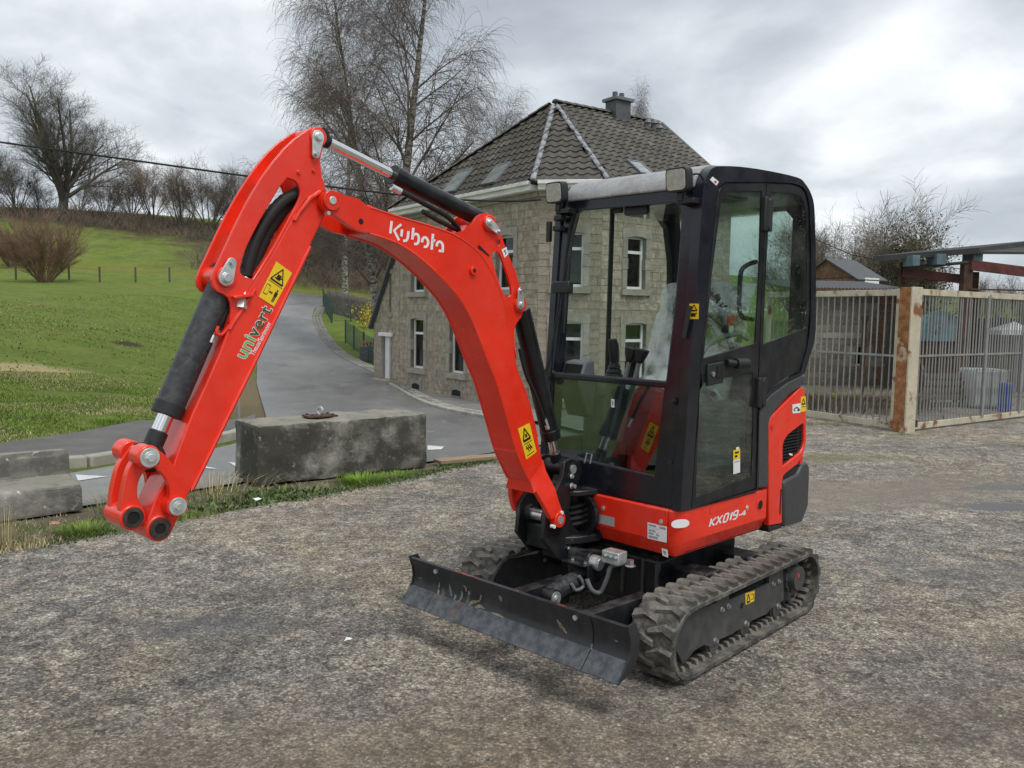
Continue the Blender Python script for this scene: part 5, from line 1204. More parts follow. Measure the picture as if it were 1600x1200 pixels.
def ribbons(strokes, w, fn):                       # flat lettering from strokes; fn maps a stroke point to the surface
    m = MB()
    for st_ in strokes:
        c_ = st_; k_ = len(c_); L_, R2 = [], []
        for i in range(k_):
            a, b = c_[max(i - 1, 0)], c_[min(i + 1, k_ - 1)]; dx, dy = b[0] - a[0], b[1] - a[1]; l = math.hypot(dx, dy); nx, ny = -dy / l * w / 2, dx / l * w / 2
            if 0 < i < k_ - 1:
                d1 = (c_[i][0] - a[0], c_[i][1] - a[1]); d2 = (b[0] - c_[i][0], b[1] - c_[i][1]); cs = (d1[0] * d2[0] + d1[1] * d2[1]) / (math.hypot(*d1) * math.hypot(*d2)); g = 1 / max(0.6, math.sqrt((1 + cs) / 2)); nx *= g; ny *= g
            L_.append((c_[i][0] + nx, c_[i][1] + ny)); R2.append((c_[i][0] - nx, c_[i][1] - ny))
        m.add([fn(*p) for p in L_ + R2], [(i, i + 1, k_ + i + 1, k_ + i) for i in range(k_ - 1)])
    return m
KX = [[(0.0, 0), (0.0, 1)], [(.62, 1), (.10, .5), (.62, 0)], [(.80, 1), (1.45, 0)], [(1.45, 1), (.80, 0)], [(1.75, .12), (1.75, .88), (1.85, 1), (2.15, 1), (2.25, .88), (2.25, .12), (2.15, 0), (1.85, 0), (1.75, .12)],
      [(2.52, .84), (2.68, 1), (2.68, 0)], [(3.45, .48), (3.08, .48), (2.98, .60), (2.98, .88), (3.08, 1), (3.38, 1), (3.48, .88), (3.48, .14), (3.38, 0), (3.0, 0)],
      [(3.72, .33), (3.92, .33)], [(4.45, 0.1), (4.45, .78), (4.05, .30), (4.60, .30)]]
def kxmap(x, y):                                   # stroke units -> photo -> skirt face
    h = 12.8; return FU.un(1108.5 + 12.1 * x + 3.2 * y, 823.0 - 3.75 * x - h * y, 1, 0.4855)
Up(ribbons(KX, 0.19, kxmap), 'lettering', 'decal_white', plat, smooth=False, recalc=False)
p = u3(1167, 793, 0.4845); m = MB(); m.ring(p, (0, 1, 0), 0.020, 0.010, 0.004); Up(m, 'bolt_recess', 'red_paint', plat); m = MB(); bolt(m, p, (0, 1, 0), 0.009, 0.006); Up(m, 'bolt', 'zinc', plat)
p = u3(1187.5, 789, 0.4845); m = MB(); m.cyl(p, p + Vector((0, 0.001, 0)), 0.026, 24); Up(m, 'skirt_hole', 'void_black', plat); m = MB(); m.ring(p, (0, 1, 0), 0.031, 0.025, 0.005, 24); Up(m, 'hole_rim', 'red_paint', plat)

# engine hood, side panel, grille, counterweight
hood = PU([(1201.5, 822), (1201, 664), (1203, 655), (1207, 649), (1251, 605), (1256, 606), (1258.5, 616), (1260, 650), (1260, 690), (1255, 712), (1248, 724), (1230, 738), (1224, 744), (1222.5, 752), (1222.5, 818)], 0.487)
gr_hole = PU([(1223.5, 729), (1223.5, 697), (1226, 688), (1232, 679), (1254, 662), (1256.5, 664), (1257, 690), (1255, 700), (1250, 708)], 0.487)
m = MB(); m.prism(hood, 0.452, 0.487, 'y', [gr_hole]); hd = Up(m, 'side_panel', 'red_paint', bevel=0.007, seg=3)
m = MB(); m.prism(PU([(1201.5, 815), (1203, 660), (1252, 612), (1259, 650), (1258, 720), (1248, 815)], 0.487), -0.42, 0.448); Up(m, 'engine_hood', 'black_paint', hd, bevel=0.02)
gp = [Vector((x, 0, z)) for x, z in gr_hole]; gx0, gx1 = min(p.x for p in gp), max(p.x for p in gp); gz0, gz1 = min(p.z for p in gp), max(p.z for p in gp)
def clip_poly_h(poly, z):                          # x-span of a polygon at height z
    xs = []
    for i in range(len(poly)):
        (x0, z0), (x1, z1) = poly[i], poly[(i + 1) % len(poly)]
        if (z0 - z) * (z1 - z) < 0: xs.append(x0 + (x1 - x0) * (z - z0) / (z1 - z0))
    return (min(xs), max(xs)) if len(xs) >= 2 else None
for i in range(13):
    z = gz0 + (gz1 - gz0) * (i + 0.5) / 13; s_ = clip_poly_h(gr_hole, z)
    if s_: m = MB(); m.box(((s_[0] + s_[1]) / 2, 0.470, z), (s_[1] - s_[0], 0.012, 0.005)); Up(m, 'grille_slat', 'black_plastic', hd)
m = MB()
for i in range(14):
    x = gx0 + (gx1 - gx0) * (i + 0.5) / 14
    zz = clip_poly_h([(b, a) for a, b in gr_hole], x)
    if zz: m.box((x, 0.466, (zz[0] + zz[1]) / 2), (0.004, 0.006, zz[1] - zz[0]))
Up(m, 'grille_mesh', 'black_plastic', hd)
p = u3(1235.5, 710, 0.477); m = MB(); m.box(p, (0.035, 0.004, 0.010), Matrix.Rotation(R(-14), 3, 'Y')); Up(m, 'badge', 'decal_white', hd)
p = u3(1206.5, 668, 0.4875); m = MB(); m.cyl(p, p + Vector((0, 0.003, 0)), 0.014, 16); Up(m, 'lock_cap', 'decal_red', hd)
m = MB(); m.box(u3(1219.5, 784, 0.4872), (0.012, 0.002, 0.14)); Up(m, 'panel_slot', 'void_black', hd)
label_on(FU, 1, 0.4875, [(1238, 632), (1251, 630), (1250, 645), (1238, 646)], hd, Up, 'pictogram_label', 'decal_white', marks=[bar(.15, .6, .5, .35, .12), bar(.5, .35, .85, .65, .12), box2(.6, .6, .9, .8), bar(.15, .6, .35, .75, .1)])
label_on(FU, 1, 0.4875, [(1251, 620), (1258.5, 619), (1259.5, 642), (1250.5, 644)], hd, Up, marks=tri(.15, .15, .85, .5, .1) + [box2(.2, .65, .8, .7)])
cw = PU([(1223.5, 824), (1223.5, 756), (1226, 751), (1247, 740), (1252, 727), (1262, 722), (1264.5, 728), (1265, 740), (1263, 790), (1254, 815)], 0.487)
m = MB(); m.prism(cw, -0.44, 0.491); cwt = Up(m, 'counterweight', 'dark_plastic', bevel=0.03, seg=4)
m = MB(); m.prism(PU([(1201.5, 823), (1221.5, 819), (1221.5, 825), (1201.5, 832)], 0.485), 0.1, 0.485); Up(m, 'sill_trim', 'black_plastic', cwt, bevel=0.004)
m = MB(); m.prism(PU([(1224, 750), (1224, 745), (1250, 724), (1252, 727), (1247, 739)], 0.487), 0.2, 0.472); Up(m, 'vent', 'black_plastic', cwt)
m = MB(); m.prism(PU([(1250, 716), (1255, 713), (1254, 723), (1250, 725)], 0.487), 0.45, 0.486); Up(m, 'tail_reflector', 'decal_red', cwt)

# ---- cab
def lean(m, k=0.072, z0=0.70):
    m.v = [(x - k * (z - z0), y, z) for x, y, z in m.v]; return m
outer = [(0.392, 0.703), (0.385, 0.85), (0.300, 2.14), (0.285, 2.215), (0.25, 2.268), (0.19, 2.298), (0.0, 2.322), (-0.26, 2.337), (-0.573, 2.342), (-0.66, 2.322), (-0.73, 2.280), (-0.775, 2.22), (-0.80, 2.1), (-0.830, 1.894), (-0.862, 1.548), (-0.850, 1.470), (-0.756, 1.300), (-0.55, 1.255), (-0.40, 1.205), (-0.31, 1.15), (-0.283, 1.09), (-0.290, 0.703)]
outer = outer[:2] + smoothpoly(outer[2:14], False, 3) + outer[14:]
hole = PU([(1079, 796), (1095, 555), (1120, 302), (1124, 291), (1133, 284.5), (1200, 284), (1236, 286), (1247, 288.5), (1254, 292.5), (1259, 299), (1262.5, 309), (1265, 325), (1267, 380), (1267, 485), (1265, 520), (1262, 541), (1251, 581), (1228, 593), (1206, 608), (1191, 626), (1185.5, 645), (1184, 764)], 0.49)
m = MB(); m.prism(outer, 0.440, 0.492, 'y', [hole]); cab = Up(m, 'cab', 'cab_paint', bevel=0.014, seg=3, label='black steel cab frame')
rhole = [(0.27, 0.93), (0.20, 2.13), (0.15, 2.2), (-0.55, 2.22), (-0.66, 2.14), (-0.71, 1.95), (-0.73, 1.60), (-0.64, 1.40), (-0.30, 0.93)]
m = MB(); m.prism(outer, -0.425, -0.385, 'y', [rhole]); Up(m, 'cab_right_frame', 'cab_paint', cab, bevel=0.008)
m = MB(); m.prism(rhole, -0.407, -0.403); Up(m, 'side_window', 'cab_glass', cab, smooth=False)
p = u3(952, 450, -0.40); m = MB(); m.cyl((p.x, -0.40, 1.22), (p.x - 0.01, -0.40, 2.22), 0.014, 10); Up(m, 'window_bar', 'black_plastic', cab)
fo = [(-0.41, 0.703), (0.445, 0.703), (0.445, 2.16), (0.41, 2.235), (-0.33, 2.245), (-0.375, 2.18), (-0.425, 1.3)]
h_up = [(-0.385, 1.296), (0.352, 1.296), (0.372, 1.7), (0.372, 2.05), (0.355, 2.11), (0.32, 2.135), (-0.26, 2.145), (-0.30, 2.125), (-0.325, 2.07), (-0.345, 1.8)]
h_lo = [(-0.36, 0.875), (0.325, 0.845), (0.347, 1.262), (-0.383, 1.262)]
m = MB(); m.prism(fo, 0.355, 0.392, 'x', [h_up, h_lo]); lean(m); Up(m, 'front_frame', 'cab_paint', cab, bevel=0.010, seg=3)
m = MB(); m.prism([(-0.33, 0.0), (0.36, 0.0), (0.36, 0.006), (-0.33, 0.006)], -0.62, 0.20, 'x'); m.v = [(x, y, z + 2.165) for x, y, z in m.v]; Up(m, 'raised_windscreen', 'cab_glass', cab, smooth=False)
m = MB(); m.prism(h_lo, 0.374, 0.378, 'x'); lean(m); Up(m, 'lower_windscreen', 'low_glass', cab, smooth=False)
label_on(FU, 0, 0.353, [(955, 623), (960, 624), (960, 637), (955, 636)], cab, Up, 'small_sticker', 'decal_white', marks=[box2(.25, .2, .75, .75)], ink='decal_grey')
ro = [(0.300, 2.195), (0.295, 2.235), (0.255, 2.285), (0.18, 2.312), (0.0, 2.330), (-0.3, 2.345), (-0.6, 2.342), (-0.72, 2.28), (-0.74, 2.22)]
m = MB(); m.prism(ro, -0.36, 0.442); Up(m, 'roof', 'roof_plastic', cab, bevel=0.012, seg=3)
m = MB(); m.prism([(-0.385, 0.72), (0.445, 0.72), (0.445, 2.25), (-0.34, 2.25)], -0.80, -0.765, 'x', [[(-0.31, 1.38), (0.375, 1.38), (0.375, 2.15), (0.33, 2.2), (-0.26, 2.2), (-0.31, 2.15)]]); Up(m, 'rear_frame', 'black_paint', cab, bevel=0.006)
m = MB(); m.prism([(-0.31, 1.38), (0.375, 1.38), (0.375, 2.2), (-0.31, 2.2)], -0.784, -0.780, 'x'); Up(m, 'rear_window', 'cab_glass', cab, smooth=False)
m = MB(); m.box((-0.1, 0.02, 0.712), (0.86, 0.80, 0.02)); Up(m, 'cab_floor', 'floor_mat', cab)
for i in range(9):
    m = MB(); m.box((0.28 - i * 0.05, 0.1, 0.726), (0.022, 0.55, 0.008)); Up(m, 'floor_rib', 'floor_mat', cab)
m = MB(); m.box((-0.02, 0.02, 2.21), (0.5, 0.74, 0.03)); Up(m, 'headliner', 'interior_grey', cab, bevel=0.01)
# door: black bordered glass
door = PU([(1080, 795), (1096, 555), (1121.5, 302), (1125.5, 293), (1134, 286.5), (1197, 286), (1185, 560), (1182, 640), (1181.5, 763)], 0.484)
up_h = PU([(1099, 560), (1113, 420), (1127, 312), (1130, 303), (1137, 299), (1190, 298.5), (1187, 420), (1180.5, 536)], 0.484)
lo_h = PU([(1087, 777), (1090, 690), (1093, 610), (1100, 598), (1176, 581), (1177, 650), (1174, 744)], 0.484)
m = MB(); m.prism(door, 0.474, 0.486, 'y', [up_h, lo_h]); dr = Up(m, 'door', 'door_black' if 'door_black' in MATS else 'black_paint', cab, bevel=0.002)
m = MB(); m.prism(up_h, 0.478, 0.482); Up(m, 'door_window', 'door_glass_tint', cab, smooth=False)
m = MB(); m.prism(lo_h, 0.478, 0.482); Up(m, 'lower_door_window', 'low_glass', cab, smooth=False)
quarter = PU([(1198.5, 286.5), (1236, 288), (1246, 290.5), (1252.5, 294.5), (1257.5, 301), (1260.5, 310), (1263, 326), (1265, 380), (1265, 485), (1260, 540), (1249, 580), (1227, 591), (1205, 606), (1190, 624), (1184, 640), (1187, 560)], 0.484)
qh = PU([(1204, 300), (1236, 301.5), (1246, 304), (1252, 308), (1256, 316), (1258.5, 328), (1261, 380), (1261, 512), (1192, 538), (1197, 420)], 0.484)
m = MB(); m.prism(quarter, 0.474, 0.485, 'y', [qh]); Up(m, 'quarter_panel', 'black_paint', cab, bevel=0.002)
m = MB(); m.prism(qh, 0.478, 0.482); Up(m, 'quarter_window', 'door_glass_tint', cab, smooth=False)
trim = PU([(1183.5, 763), (1186, 646), (1192, 630), (1207, 614), (1230, 597), (1254, 586), (1256.5, 601), (1250, 604), (1232, 617), (1211, 640), (1203, 652), (1200, 662), (1200, 761)], 0.488)
m = MB(); m.prism(trim, 0.40, 0.494); Up(m, 'arch_trim', 'dark_plastic', cab, bevel=0.008, seg=3)
m = MB(); m.prism([(0.10, 0.72), (-0.80, 0.72), (-0.80, 1.28), (-0.5, 1.22), (-0.36, 1.1), (-0.30, 0.75)][1:], 0.30, 0.40); Up(m, 'engine_bulkhead', 'black_paint', cab)
pts = smoothpoly([(0.388, 0.74), (0.345, 1.4), (0.293, 2.1)], False, 8)
for u, v in ((1053, 627), (1050, 722)):
    p = uf(u, v, 0.392 - 0.072 * 0.4); m = MB(); bolt(m, p, (1, 0, 0), 0.012, 0.02, 12); Up(m, 'bolt', 'black_plastic', cab)
label_on(FU, 0, 0.337, [(1077.5, 474.5), (1092, 474.5), (1091.5, 498.5), (1076.5, 498.5)], cab, Up, marks=tri(.15, .08, .85, .45, .09) + [box2(.25, .62, .7, .85), bar(.2, .72, .85, .62, .08)])
label_on(FU, 1, 0.4925, [(1113, 276), (1123, 284), (1119, 290), (1109, 281)], cab, Up, 'small_sticker', 'decal_white', marks=[box2(.5, .3, .8, .8)], ink='decal_red')
m = MB(); A, B_ = uf(1080.5, 478, 0.34), uf(1071, 528, 0.345); m.tube([A + Vector((0.012, 0, 0)), B_ + Vector((0.014, 0, 0))], 0.010, 8); Up(m, 'grab_strip', 'black_plastic', cab)
# hinges, latch, handle
for u, v, h in ((1196.5, 335, 0.17), (1187, 613, 0.155)):
    p = u3(u, v, 0.49); m = MB(); m.box(p + Vector((0.022, 0.006, 0)), (0.034, 0.030, h)); m.box(p - Vector((0.022, -0.006, 0)), (0.034, 0.030, h)); m.cyl(p + Vector((0, 0.014, -h / 2 + 0.01)), p + Vector((0, 0.014, h / 2 - 0.01)), 0.013, 12)
    Up(m, 'hinge', 'black_plastic', cab, bevel=0.008, seg=3)
p = u3(1114, 583, 0.486); m = MB(); m.prism([(p.x - 0.075, p.z - 0.05), (p.x + 0.06, p.z - 0.06), (p.x + 0.06, p.z + 0.045), (p.x - 0.075, p.z + 0.055)], 0.484, 0.500, 'y'); Up(m, 'door_latch', 'black_plastic', cab, bevel=0.006)
m = MB(); m.box(p + Vector((-0.035, 0.013, 0.005)), (0.05, 0.008, 0.06)); Up(m, 'latch_recess', 'void_black', cab)
m = MB(); m.cyl(p + Vector((0.022, 0.012, -0.003)), p + Vector((0.022, 0.02, -0.003)), 0.012, 14); Up(m, 'key_lock', 'steel', cab)
a, b = u3(1136, 566, 0.495), u3(1150, 568, 0.515)
m = MB(); m.cyl(a, b, 0.016, 14); m.cyl(b, b + Vector((-0.075, 0.02, 0)), 0.026, 18); hn = Up(m, 'door_stop', 'black_plastic', cab, bevel=0.003)
e_ = b + Vector((-0.075, 0.02, 0)); m = MB(); m.cyl(e_, e_ + Vector((-0.014, 0.004, 0)), 0.014, 14, 0.006); Up(m, 'stop_tip', 'chrome', cab)
m = MB(); q = [u3(u, v, 0.43) for u, v in ((1181, 409), (1170, 413), (1159, 422), (1156, 445), (1155, 480), (1160, 495), (1176, 499))]
m.tube(smoothpoly([tuple(p) for p in q], False, 4), 0.012, 10); Up(m, 'grab_rail', 'black_plastic', cab)
# work lamps, wiper, mirror, lifting eye
for u, v in ((869, 301), (1060, 281)):
    p = uf(u, v, 0.37)
    Mr = Matrix.Rotation(R(6), 3, 'Y')
    m = MB(); m.prism(rrect(-0.058, 0.058, -0.054, 0.054, 0.022), -0.03, 0.018, 'x'); m.v = [tuple(Mr @ Vector(v_) + p) for v_ in m.v]; wlp = Up(m, 'work_lamp', 'black_plastic', cab, bevel=0.006)
    m = MB(); m.prism(rrect(-0.050, 0.050, -0.046, 0.046, 0.018), 0.018, 0.023, 'x'); m.v = [tuple(Mr @ Vector(v_) + p) for v_ in m.v]; Up(m, 'lamp_glass', 'lamp_lens', cab, bevel=0.002)
    m = MB(); m.box(p + Vector((-0.02, 0.0, -0.07)), (0.02, 0.03, 0.05)); m.box(p + Vector((-0.05, 0.03, -0.095)), (0.07, 0.09, 0.025)); Up(m, 'lamp_bracket', 'black_paint', cab, bevel=0.003)
q = [uf(u, v, x) for u, v, x in ((1079, 273, 0.33), (1092, 272, 0.30), (1099, 280, 0.28), (1104, 287, 0.28))]
m = MB(); m.tube(smoothpoly([tuple(p) for p in q], False, 4), 0.005, 6); Up(m, 'lamp_cable', 'hose_rubber', cab)
p = u3(1103, 275, 0.43); m = MB(); m.ring(p, (1, 0.5, 0), 0.036, 0.022, 0.014, 18); Up(m, 'lifting_eye', 'black_paint', cab)
q = [uf(u, v, 0.36) for u, v in ((904, 335), (893, 378), (890, 400))]; m = MB(); m.tube(q, [0.007, 0.007, 0.010], 8); Up(m, 'wiper_arm', 'black_plastic', cab)
q = [uf(u, v, 0.385) for u, v in ((893, 372), (886, 440), (881, 520))]; m = MB(); m.tube(q, [0.005, 0.008, 0.005], 6); Up(m, 'wiper_blade', 'black_plastic', cab)
q = [uf(u, v, 0.385) for u, v in ((889, 400), (876, 455), (860, 560), (848, 592))]; m = MB(); m.tube(q, 0.006, 6); Up(m, 'wiper_arm', 'black_plastic', cab)
p = uf(879, 449, 0.375); m = MB(); m.box(p, (0.04, 0.12, 0.065)); Up(m, 'wiper_motor_cover', 'black_plastic', cab, bevel=0.008)
p = uf(875, 405, 0.36); 
for u, v in ((875, 341), (873, 357)):
    p = uf(u, v, 0.335); m = MB(); m.box(p, (0.05, 0.05, 0.03)); Up(m, 'stay_bracket', 'black_plastic', cab, bevel=0.006)
p = uf(858, 362, 0.30); m = MB(); m.box(p, (0.02, 0.03, 0.11)); Up(m, 'latch_keeper', 'black_plastic', cab, bevel=0.004)
p = uf(848, 594, 0.40); m = MB(); m.cyl(p, p + Vector((0.02, 0, 0)), 0.02, 12); Up(m, 'wiper_pivot', 'black_plastic', cab)
p = uf(995, 328, 0.24); m = MB(); m.prism(rrect(-0.07, 0.07, -0.025, 0.035, 0.015), -0.012, 0.012, 'x'); m.v = [tuple(Vector(v_) + p) for v_ in m.v]; Up(m, 'cab_mirror', 'black_plastic', cab, bevel=0.004)
p = uf(966, 329, 0.24); m = MB(); m.box(p, (0.02, 0.05, 0.025)); Up(m, 'mirror_mount', 'black_plastic', cab)
m = MB(); q = [uf(u, v, 0.40) for u, v in ((913, 723), (917, 708), (925, 709.5), (922, 724))]; m.tube(q, 0.004, 6); Up(m, 'cable_clip', 'zinc', cab)
# interior
m = MB(); m.box((-0.22, 0.03, 0.92), (0.40, 0.42, 0.38)); m.box((-0.16, 0.03, 1.15), (0.50, 0.46, 0.12)); st = Up(m, 'seat', 'seat_cloth', bevel=0.03, seg=3)
m = MB(); m.box((-0.46, 0.03, 1.46), (0.12, 0.44, 0.62), Matrix.Rotation(R(-10), 3, 'Y')); Up(m, 'backrest', 'seat_cloth', st, bevel=0.04, seg=3)
rnd = random.Random(3)
m = MB(); NX, NY = 26, 18; vs = []
for i in range(NX):
    t = i / (NX - 1)
    for j in range(NY):
        s_ = j / (NY - 1) - 0.5
        if t < 0.5: x, z = 0.10 - t * 0.80, 1.225
        else: x, z = -0.30 - (t - 0.5) * 0.34, 1.225 + (t - 0.5) * 1.12
        edge_ = max(0, abs(s_) - 0.36) / 0.14
        cr_ = 0.018 * math.sin(17 * s_ + 9 * t + 3 * math.sin(7 * t)) + 0.016 * math.sin(31 * t + 11 * s_) + 0.012 * rnd.uniform(-1, 1)
        vs.append((x + (cr_ if t >= 0.5 else 0) + 0.02 + edge_ * (-0.02), 0.03 + s_ * 0.60 + 0.006 * rnd.uniform(-1, 1), z + (cr_ if t < 0.5 else 0) + 0.012 - edge_ * 0.13 * (1 if t < 0.5 else 0.1)))
m.add(vs, [(i * NY + j, i * NY + j + 1, (i + 1) * NY + j + 1, (i + 1) * NY + j) for i in range(NX - 1) for j in range(NY - 1)])
Up(m, 'plastic_cover', 'plastic_film', st, angle=60, recalc=False)
q = [u3(u, v, 0.30) for u, v in ((1098, 551), (1112, 535), (1150, 522), (1168, 530))]; m = MB(); m.tube(smoothpoly([tuple(p) for p in q], False, 4), 0.014, 10); Up(m, 'armrest_bar', 'grey_plastic', st)
p = u3(1141.5, 500, 0.25); m = MB(); m.box(p, (0.05, 0.02, 0.055)); Up(m, 'belt_tag', 'decal_red', st, bevel=0.006)
p = u3(1142.5, 522, 0.25); m = MB(); m.box(p, (0.03, 0.012, 0.09)); Up(m, 'belt_tab', 'decal_white', st)
m = MB(); m.box((-0.12, -0.27, 0.98), (0.50, 0.18, 0.50)); m.box((0.02, -0.27, 1.20), (0.26, 0.16, 0.10)); cons = Up(m, 'console', 'interior_grey', bevel=0.03, seg=3)
p = uf(958, 575, 0.0); p.y = -0.25
m = MB()
for i in range(5): m.cyl((p.x, -0.24, p.z - 0.10 + 0.026 * i), (p.x, -0.24, p.z - 0.078 + 0.026 * i), 0.070 - 0.008 * i, 18, 0.056 - 0.008 * i)
Up(m, 'joystick_boot', 'black_plastic', cons)
m = MB(); m.tube([(p.x, -0.24, p.z), (p.x, -0.24, p.z + 0.05), (p.x + 0.012, -0.24, p.z + 0.12), (p.x + 0.02, -0.24, p.z + 0.16)], [0.02, 0.026, 0.03, 0.022], 12); Up(m, 'joystick', 'black_plastic', cons, bevel=0.004)
for (u, v, u2, v2) in ((988, 545, 952, 690), (1003, 547, 968, 690)):
    a, b = uf(u, v, 0.20), uf(u2, v2, 0.26)
    m = MB(); m.tube([a, a + (b - a) * 0.16, b], 0.012, 10); Up(m, 'travel_lever', 'grey_plastic', cons)
    m = MB(); m.tube([a + (a - b) * 0.01, a + (b - a) * 0.05, a + (b - a) * 0.14], [0.040, 0.034, 0.018], 14); Up(m, 'lever_knob', 'black_plastic', cons, bevel=0.006)
p = uf(900, 577, 0.20); p.y = -0.30; m = MB(); m.prism([(p.x + 0.10, p.z - 0.07), (p.x + 0.05, p.z + 0.045), (p.x - 0.02, p.z + 0.055), (p.x - 0.04, p.z - 0.09), (p.x - 0.02, p.z - 0.25), (p.x + 0.03, p.z - 0.25)], -0.38, -0.23); Up(m, 'display_pod', 'grey_plastic', cons, bevel=0.012, seg=3)
m = MB(); m.prism([(p.x + 0.094, p.z - 0.065), (p.x + 0.054, p.z + 0.030), (p.x + 0.060, p.z + 0.032), (p.x + 0.101, p.z - 0.062)], -0.365, -0.245); Up(m, 'air_vent', 'void_black', cons)
m = MB(); m.box((-0.10, 0.35, 1.0), (0.42, 0.13, 0.34)); Up(m, 'left_console', 'interior_grey', cons, bevel=0.03, seg=3)
a = u3(1168, 545, 0.33); m = MB(); m.cyl((a.x + 0.1, 0.34, 1.17), (a.x + 0.1, 0.34, 1.30), 0.05, 16, 0.025); m.tube([(a.x + 0.1, 0.34, 1.28), (a.x + 0.11, 0.34, 1.45)], [0.02, 0.028], 12); Up(m, 'joystick', 'black_plastic', cons)
label_on(FU, 1, 0.4825, [(1145.5, 704), (1156, 701), (1156, 716), (1145.5, 719)], cab, Up, marks=[box2(.2, .2, .8, .4), box2(.2, .55, .6, .8)])
label_on(FU, 1, 0.4825, [(1145.5, 719.5), (1156, 716.5), (1156, 738), (1145.5, 741)], cab, Up, 'small_sticker', 'paper', ink='decal_grey', marks=[box2(.15, .1, .85, .2)])
label_on(FU, 1, 0.4825, [(1150, 699), (1154.5, 698), (1154.5, 702), (1150, 703)], cab, Up, 'small_sticker', 'paper')

# ---- swing bracket between platform and boom
m = MB()
for y in (0.085, -0.085):
    m.prism(PB([(879, 722), (892, 716), (903, 719), (907, 735), (901, 756), (890, 778), (886, 800), (893, 822), (907, 834), (907, 866), (868, 872), (846, 842), (850, 795), (867, 765), (876, 745)], 0.085), y - 0.012, y + 0.012)
sw = Bo(m, 'swing_bracket', 'black_paint', bevel=0.004)
cpt = b3(895, 733, 0.097)
m = MB(); m.cyl((cpt.x, -0.10, cpt.z), (cpt.x, 0.097, cpt.z), 0.036, 22); Bo(m, 'upper_pin_boss', 'track_frame_paint', sw, bevel=0.003)
m = MB(); m.cyl((cpt.x, 0.097, cpt.z), (cpt.x, 0.104, cpt.z), 0.022, 18); bolt(m, b3(893, 744, 0.10), (0, 1, 0), 0.010, 0.010); bolt(m, b3(893, 759, 0.10), (0, 1, 0), 0.011, 0.024); Bo(m, 'pin', 'zinc', sw)
lo = b3(888, 862, 0.0)
m = MB(); m.box((lo.x + 0.02, 0, lo.z + 0.005), (0.16, 0.19, 0.05)); m.cyl((lo.x - 0.04, 0, lo.z - 0.05), (lo.x - 0.04, 0, lo.z + 0.06), 0.07, 24); m.box((0.0, 0, -0.10), (0.05, 0.15, 0.12))
m.cyl((lo.x - 0.04, 0, lo.z - 0.07), (lo.x - 0.04, 0, 0.10), 0.045, 20)
Bo(m, 'swing_post', 'black_paint', sw, bevel=0.008)
m = MB(); m.cyl((0, -0.09, 0), (0, 0.09, 0), 0.030, 20); Bo(m, 'foot_pin', 'steel', sw)
m = MB(); m.cyl((0, -0.07, 0), (0, -0.045, 0), 0.046, 22); m.cyl((0, 0.045, 0), (0, 0.07, 0), 0.046, 22); Bo(m, 'foot_bushing', 'black_paint', sw)
m = MB()                                           # lugs of the platform that hold the post
m.prism([(0.36, -0.36), (0.50, -0.24), (0.60, -0.20), (0.62, -0.10), (0.50, -0.03), (0.36, 0.0)], 0.455, 0.495, 'z')
m.prism([(0.36, -0.36), (0.50, -0.24), (0.58, -0.20), (0.60, -0.12), (0.50, -0.04), (0.36, 0.0)], 0.695, 0.725, 'z')
m.box((0.37, -0.18, 0.60), (0.03, 0.38, 0.26)); sl = Up(m, 'swing_lugs', 'black_paint', bevel=0.006)
rp = uf(906, 800, 0.41); m = MB(); m.ring((rp.x + 0.02, rp.y + 0.02, rp.z), (1, 0.0, 0), 0.115, 0.095, 0.03, 26); Up(m, 'hose_port', 'black_paint', sl)
m = MB(); m.cyl((0.387, rp.y + 0.02, rp.z), (0.392, rp.y + 0.02, rp.z), 0.1, 24); Up(m, 'port_opening', 'void_black', sl)
for k_ in range(4):
    z0 = rp.z + 0.05 - 0.03 * k_
    m = MB(); m.tube(smoothpoly([(0.38, rp.y + 0.03, z0), (0.44, rp.y + 0.02, z0 - 0.01), (0.50, rp.y - 0.03, z0 - 0.02), (0.56, rp.y - 0.10, z0)], False, 4), 0.013, 8); Up(m, 'hose', 'hose_rubber', sl)
for u, v in ((891, 843), (889, 857)):
    p = b3(u, v, 0.10); m = MB(); bolt(m, p, (0, 1, 0), 0.010, 0.018); Bo(m, 'bolt', 'steel', sw)

# ---- boom
HB = 0.075
lower = [(577, 365), (600, 372), (627, 383), (660, 406), (693, 437), (723, 473), (743, 513), (762, 563), (777, 600), (793, 655), (809, 711), (828, 753)]
upper = [(848, 722), (840, 683), (824, 620), (807, 575), (798, 520), (790, 481), (777, 443), (760, 411), (743, 390), (725, 376), (708, 366), (677, 354.5), (627, 340), (577, 324)]
core = smoothpoly(PB(lower, HB), False, 3) + smoothpoly(PB(upper, HB), False, 3)
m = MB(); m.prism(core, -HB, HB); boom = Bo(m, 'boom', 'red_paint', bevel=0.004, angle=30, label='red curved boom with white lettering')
for s in (-1, 1):                                  # weld lips along the belly and the back
    for edge_ in (lower, upper[1:]):
        pl = smoothpoly(PB(edge_, HB), False, 3); m = MB(); m.tube([(x, s * (HB - 0.002), z) for x, z in pl], 0.005, 6); Bo(m, 'weld_lip', 'red_paint', boom)
br_out = [(708, 364), (719, 362), (729, 357), (738, 349), (744, 340), (752, 334.5), (762, 333.5), (770, 338), (779, 355), (784, 370), (793, 394), (801, 414), (808, 432), (812, 450), (816, 465), (818, 482), (814, 496), (807, 505), (803.5, 516), (804, 535), (807, 560)]
br_in = [(798, 521), (790, 481), (777, 443), (760, 411), (743, 390), (725, 376)]
bracket = smoothpoly(PB(br_out, HB), False, 2) + PB([(803, 545)] + br_in, HB)
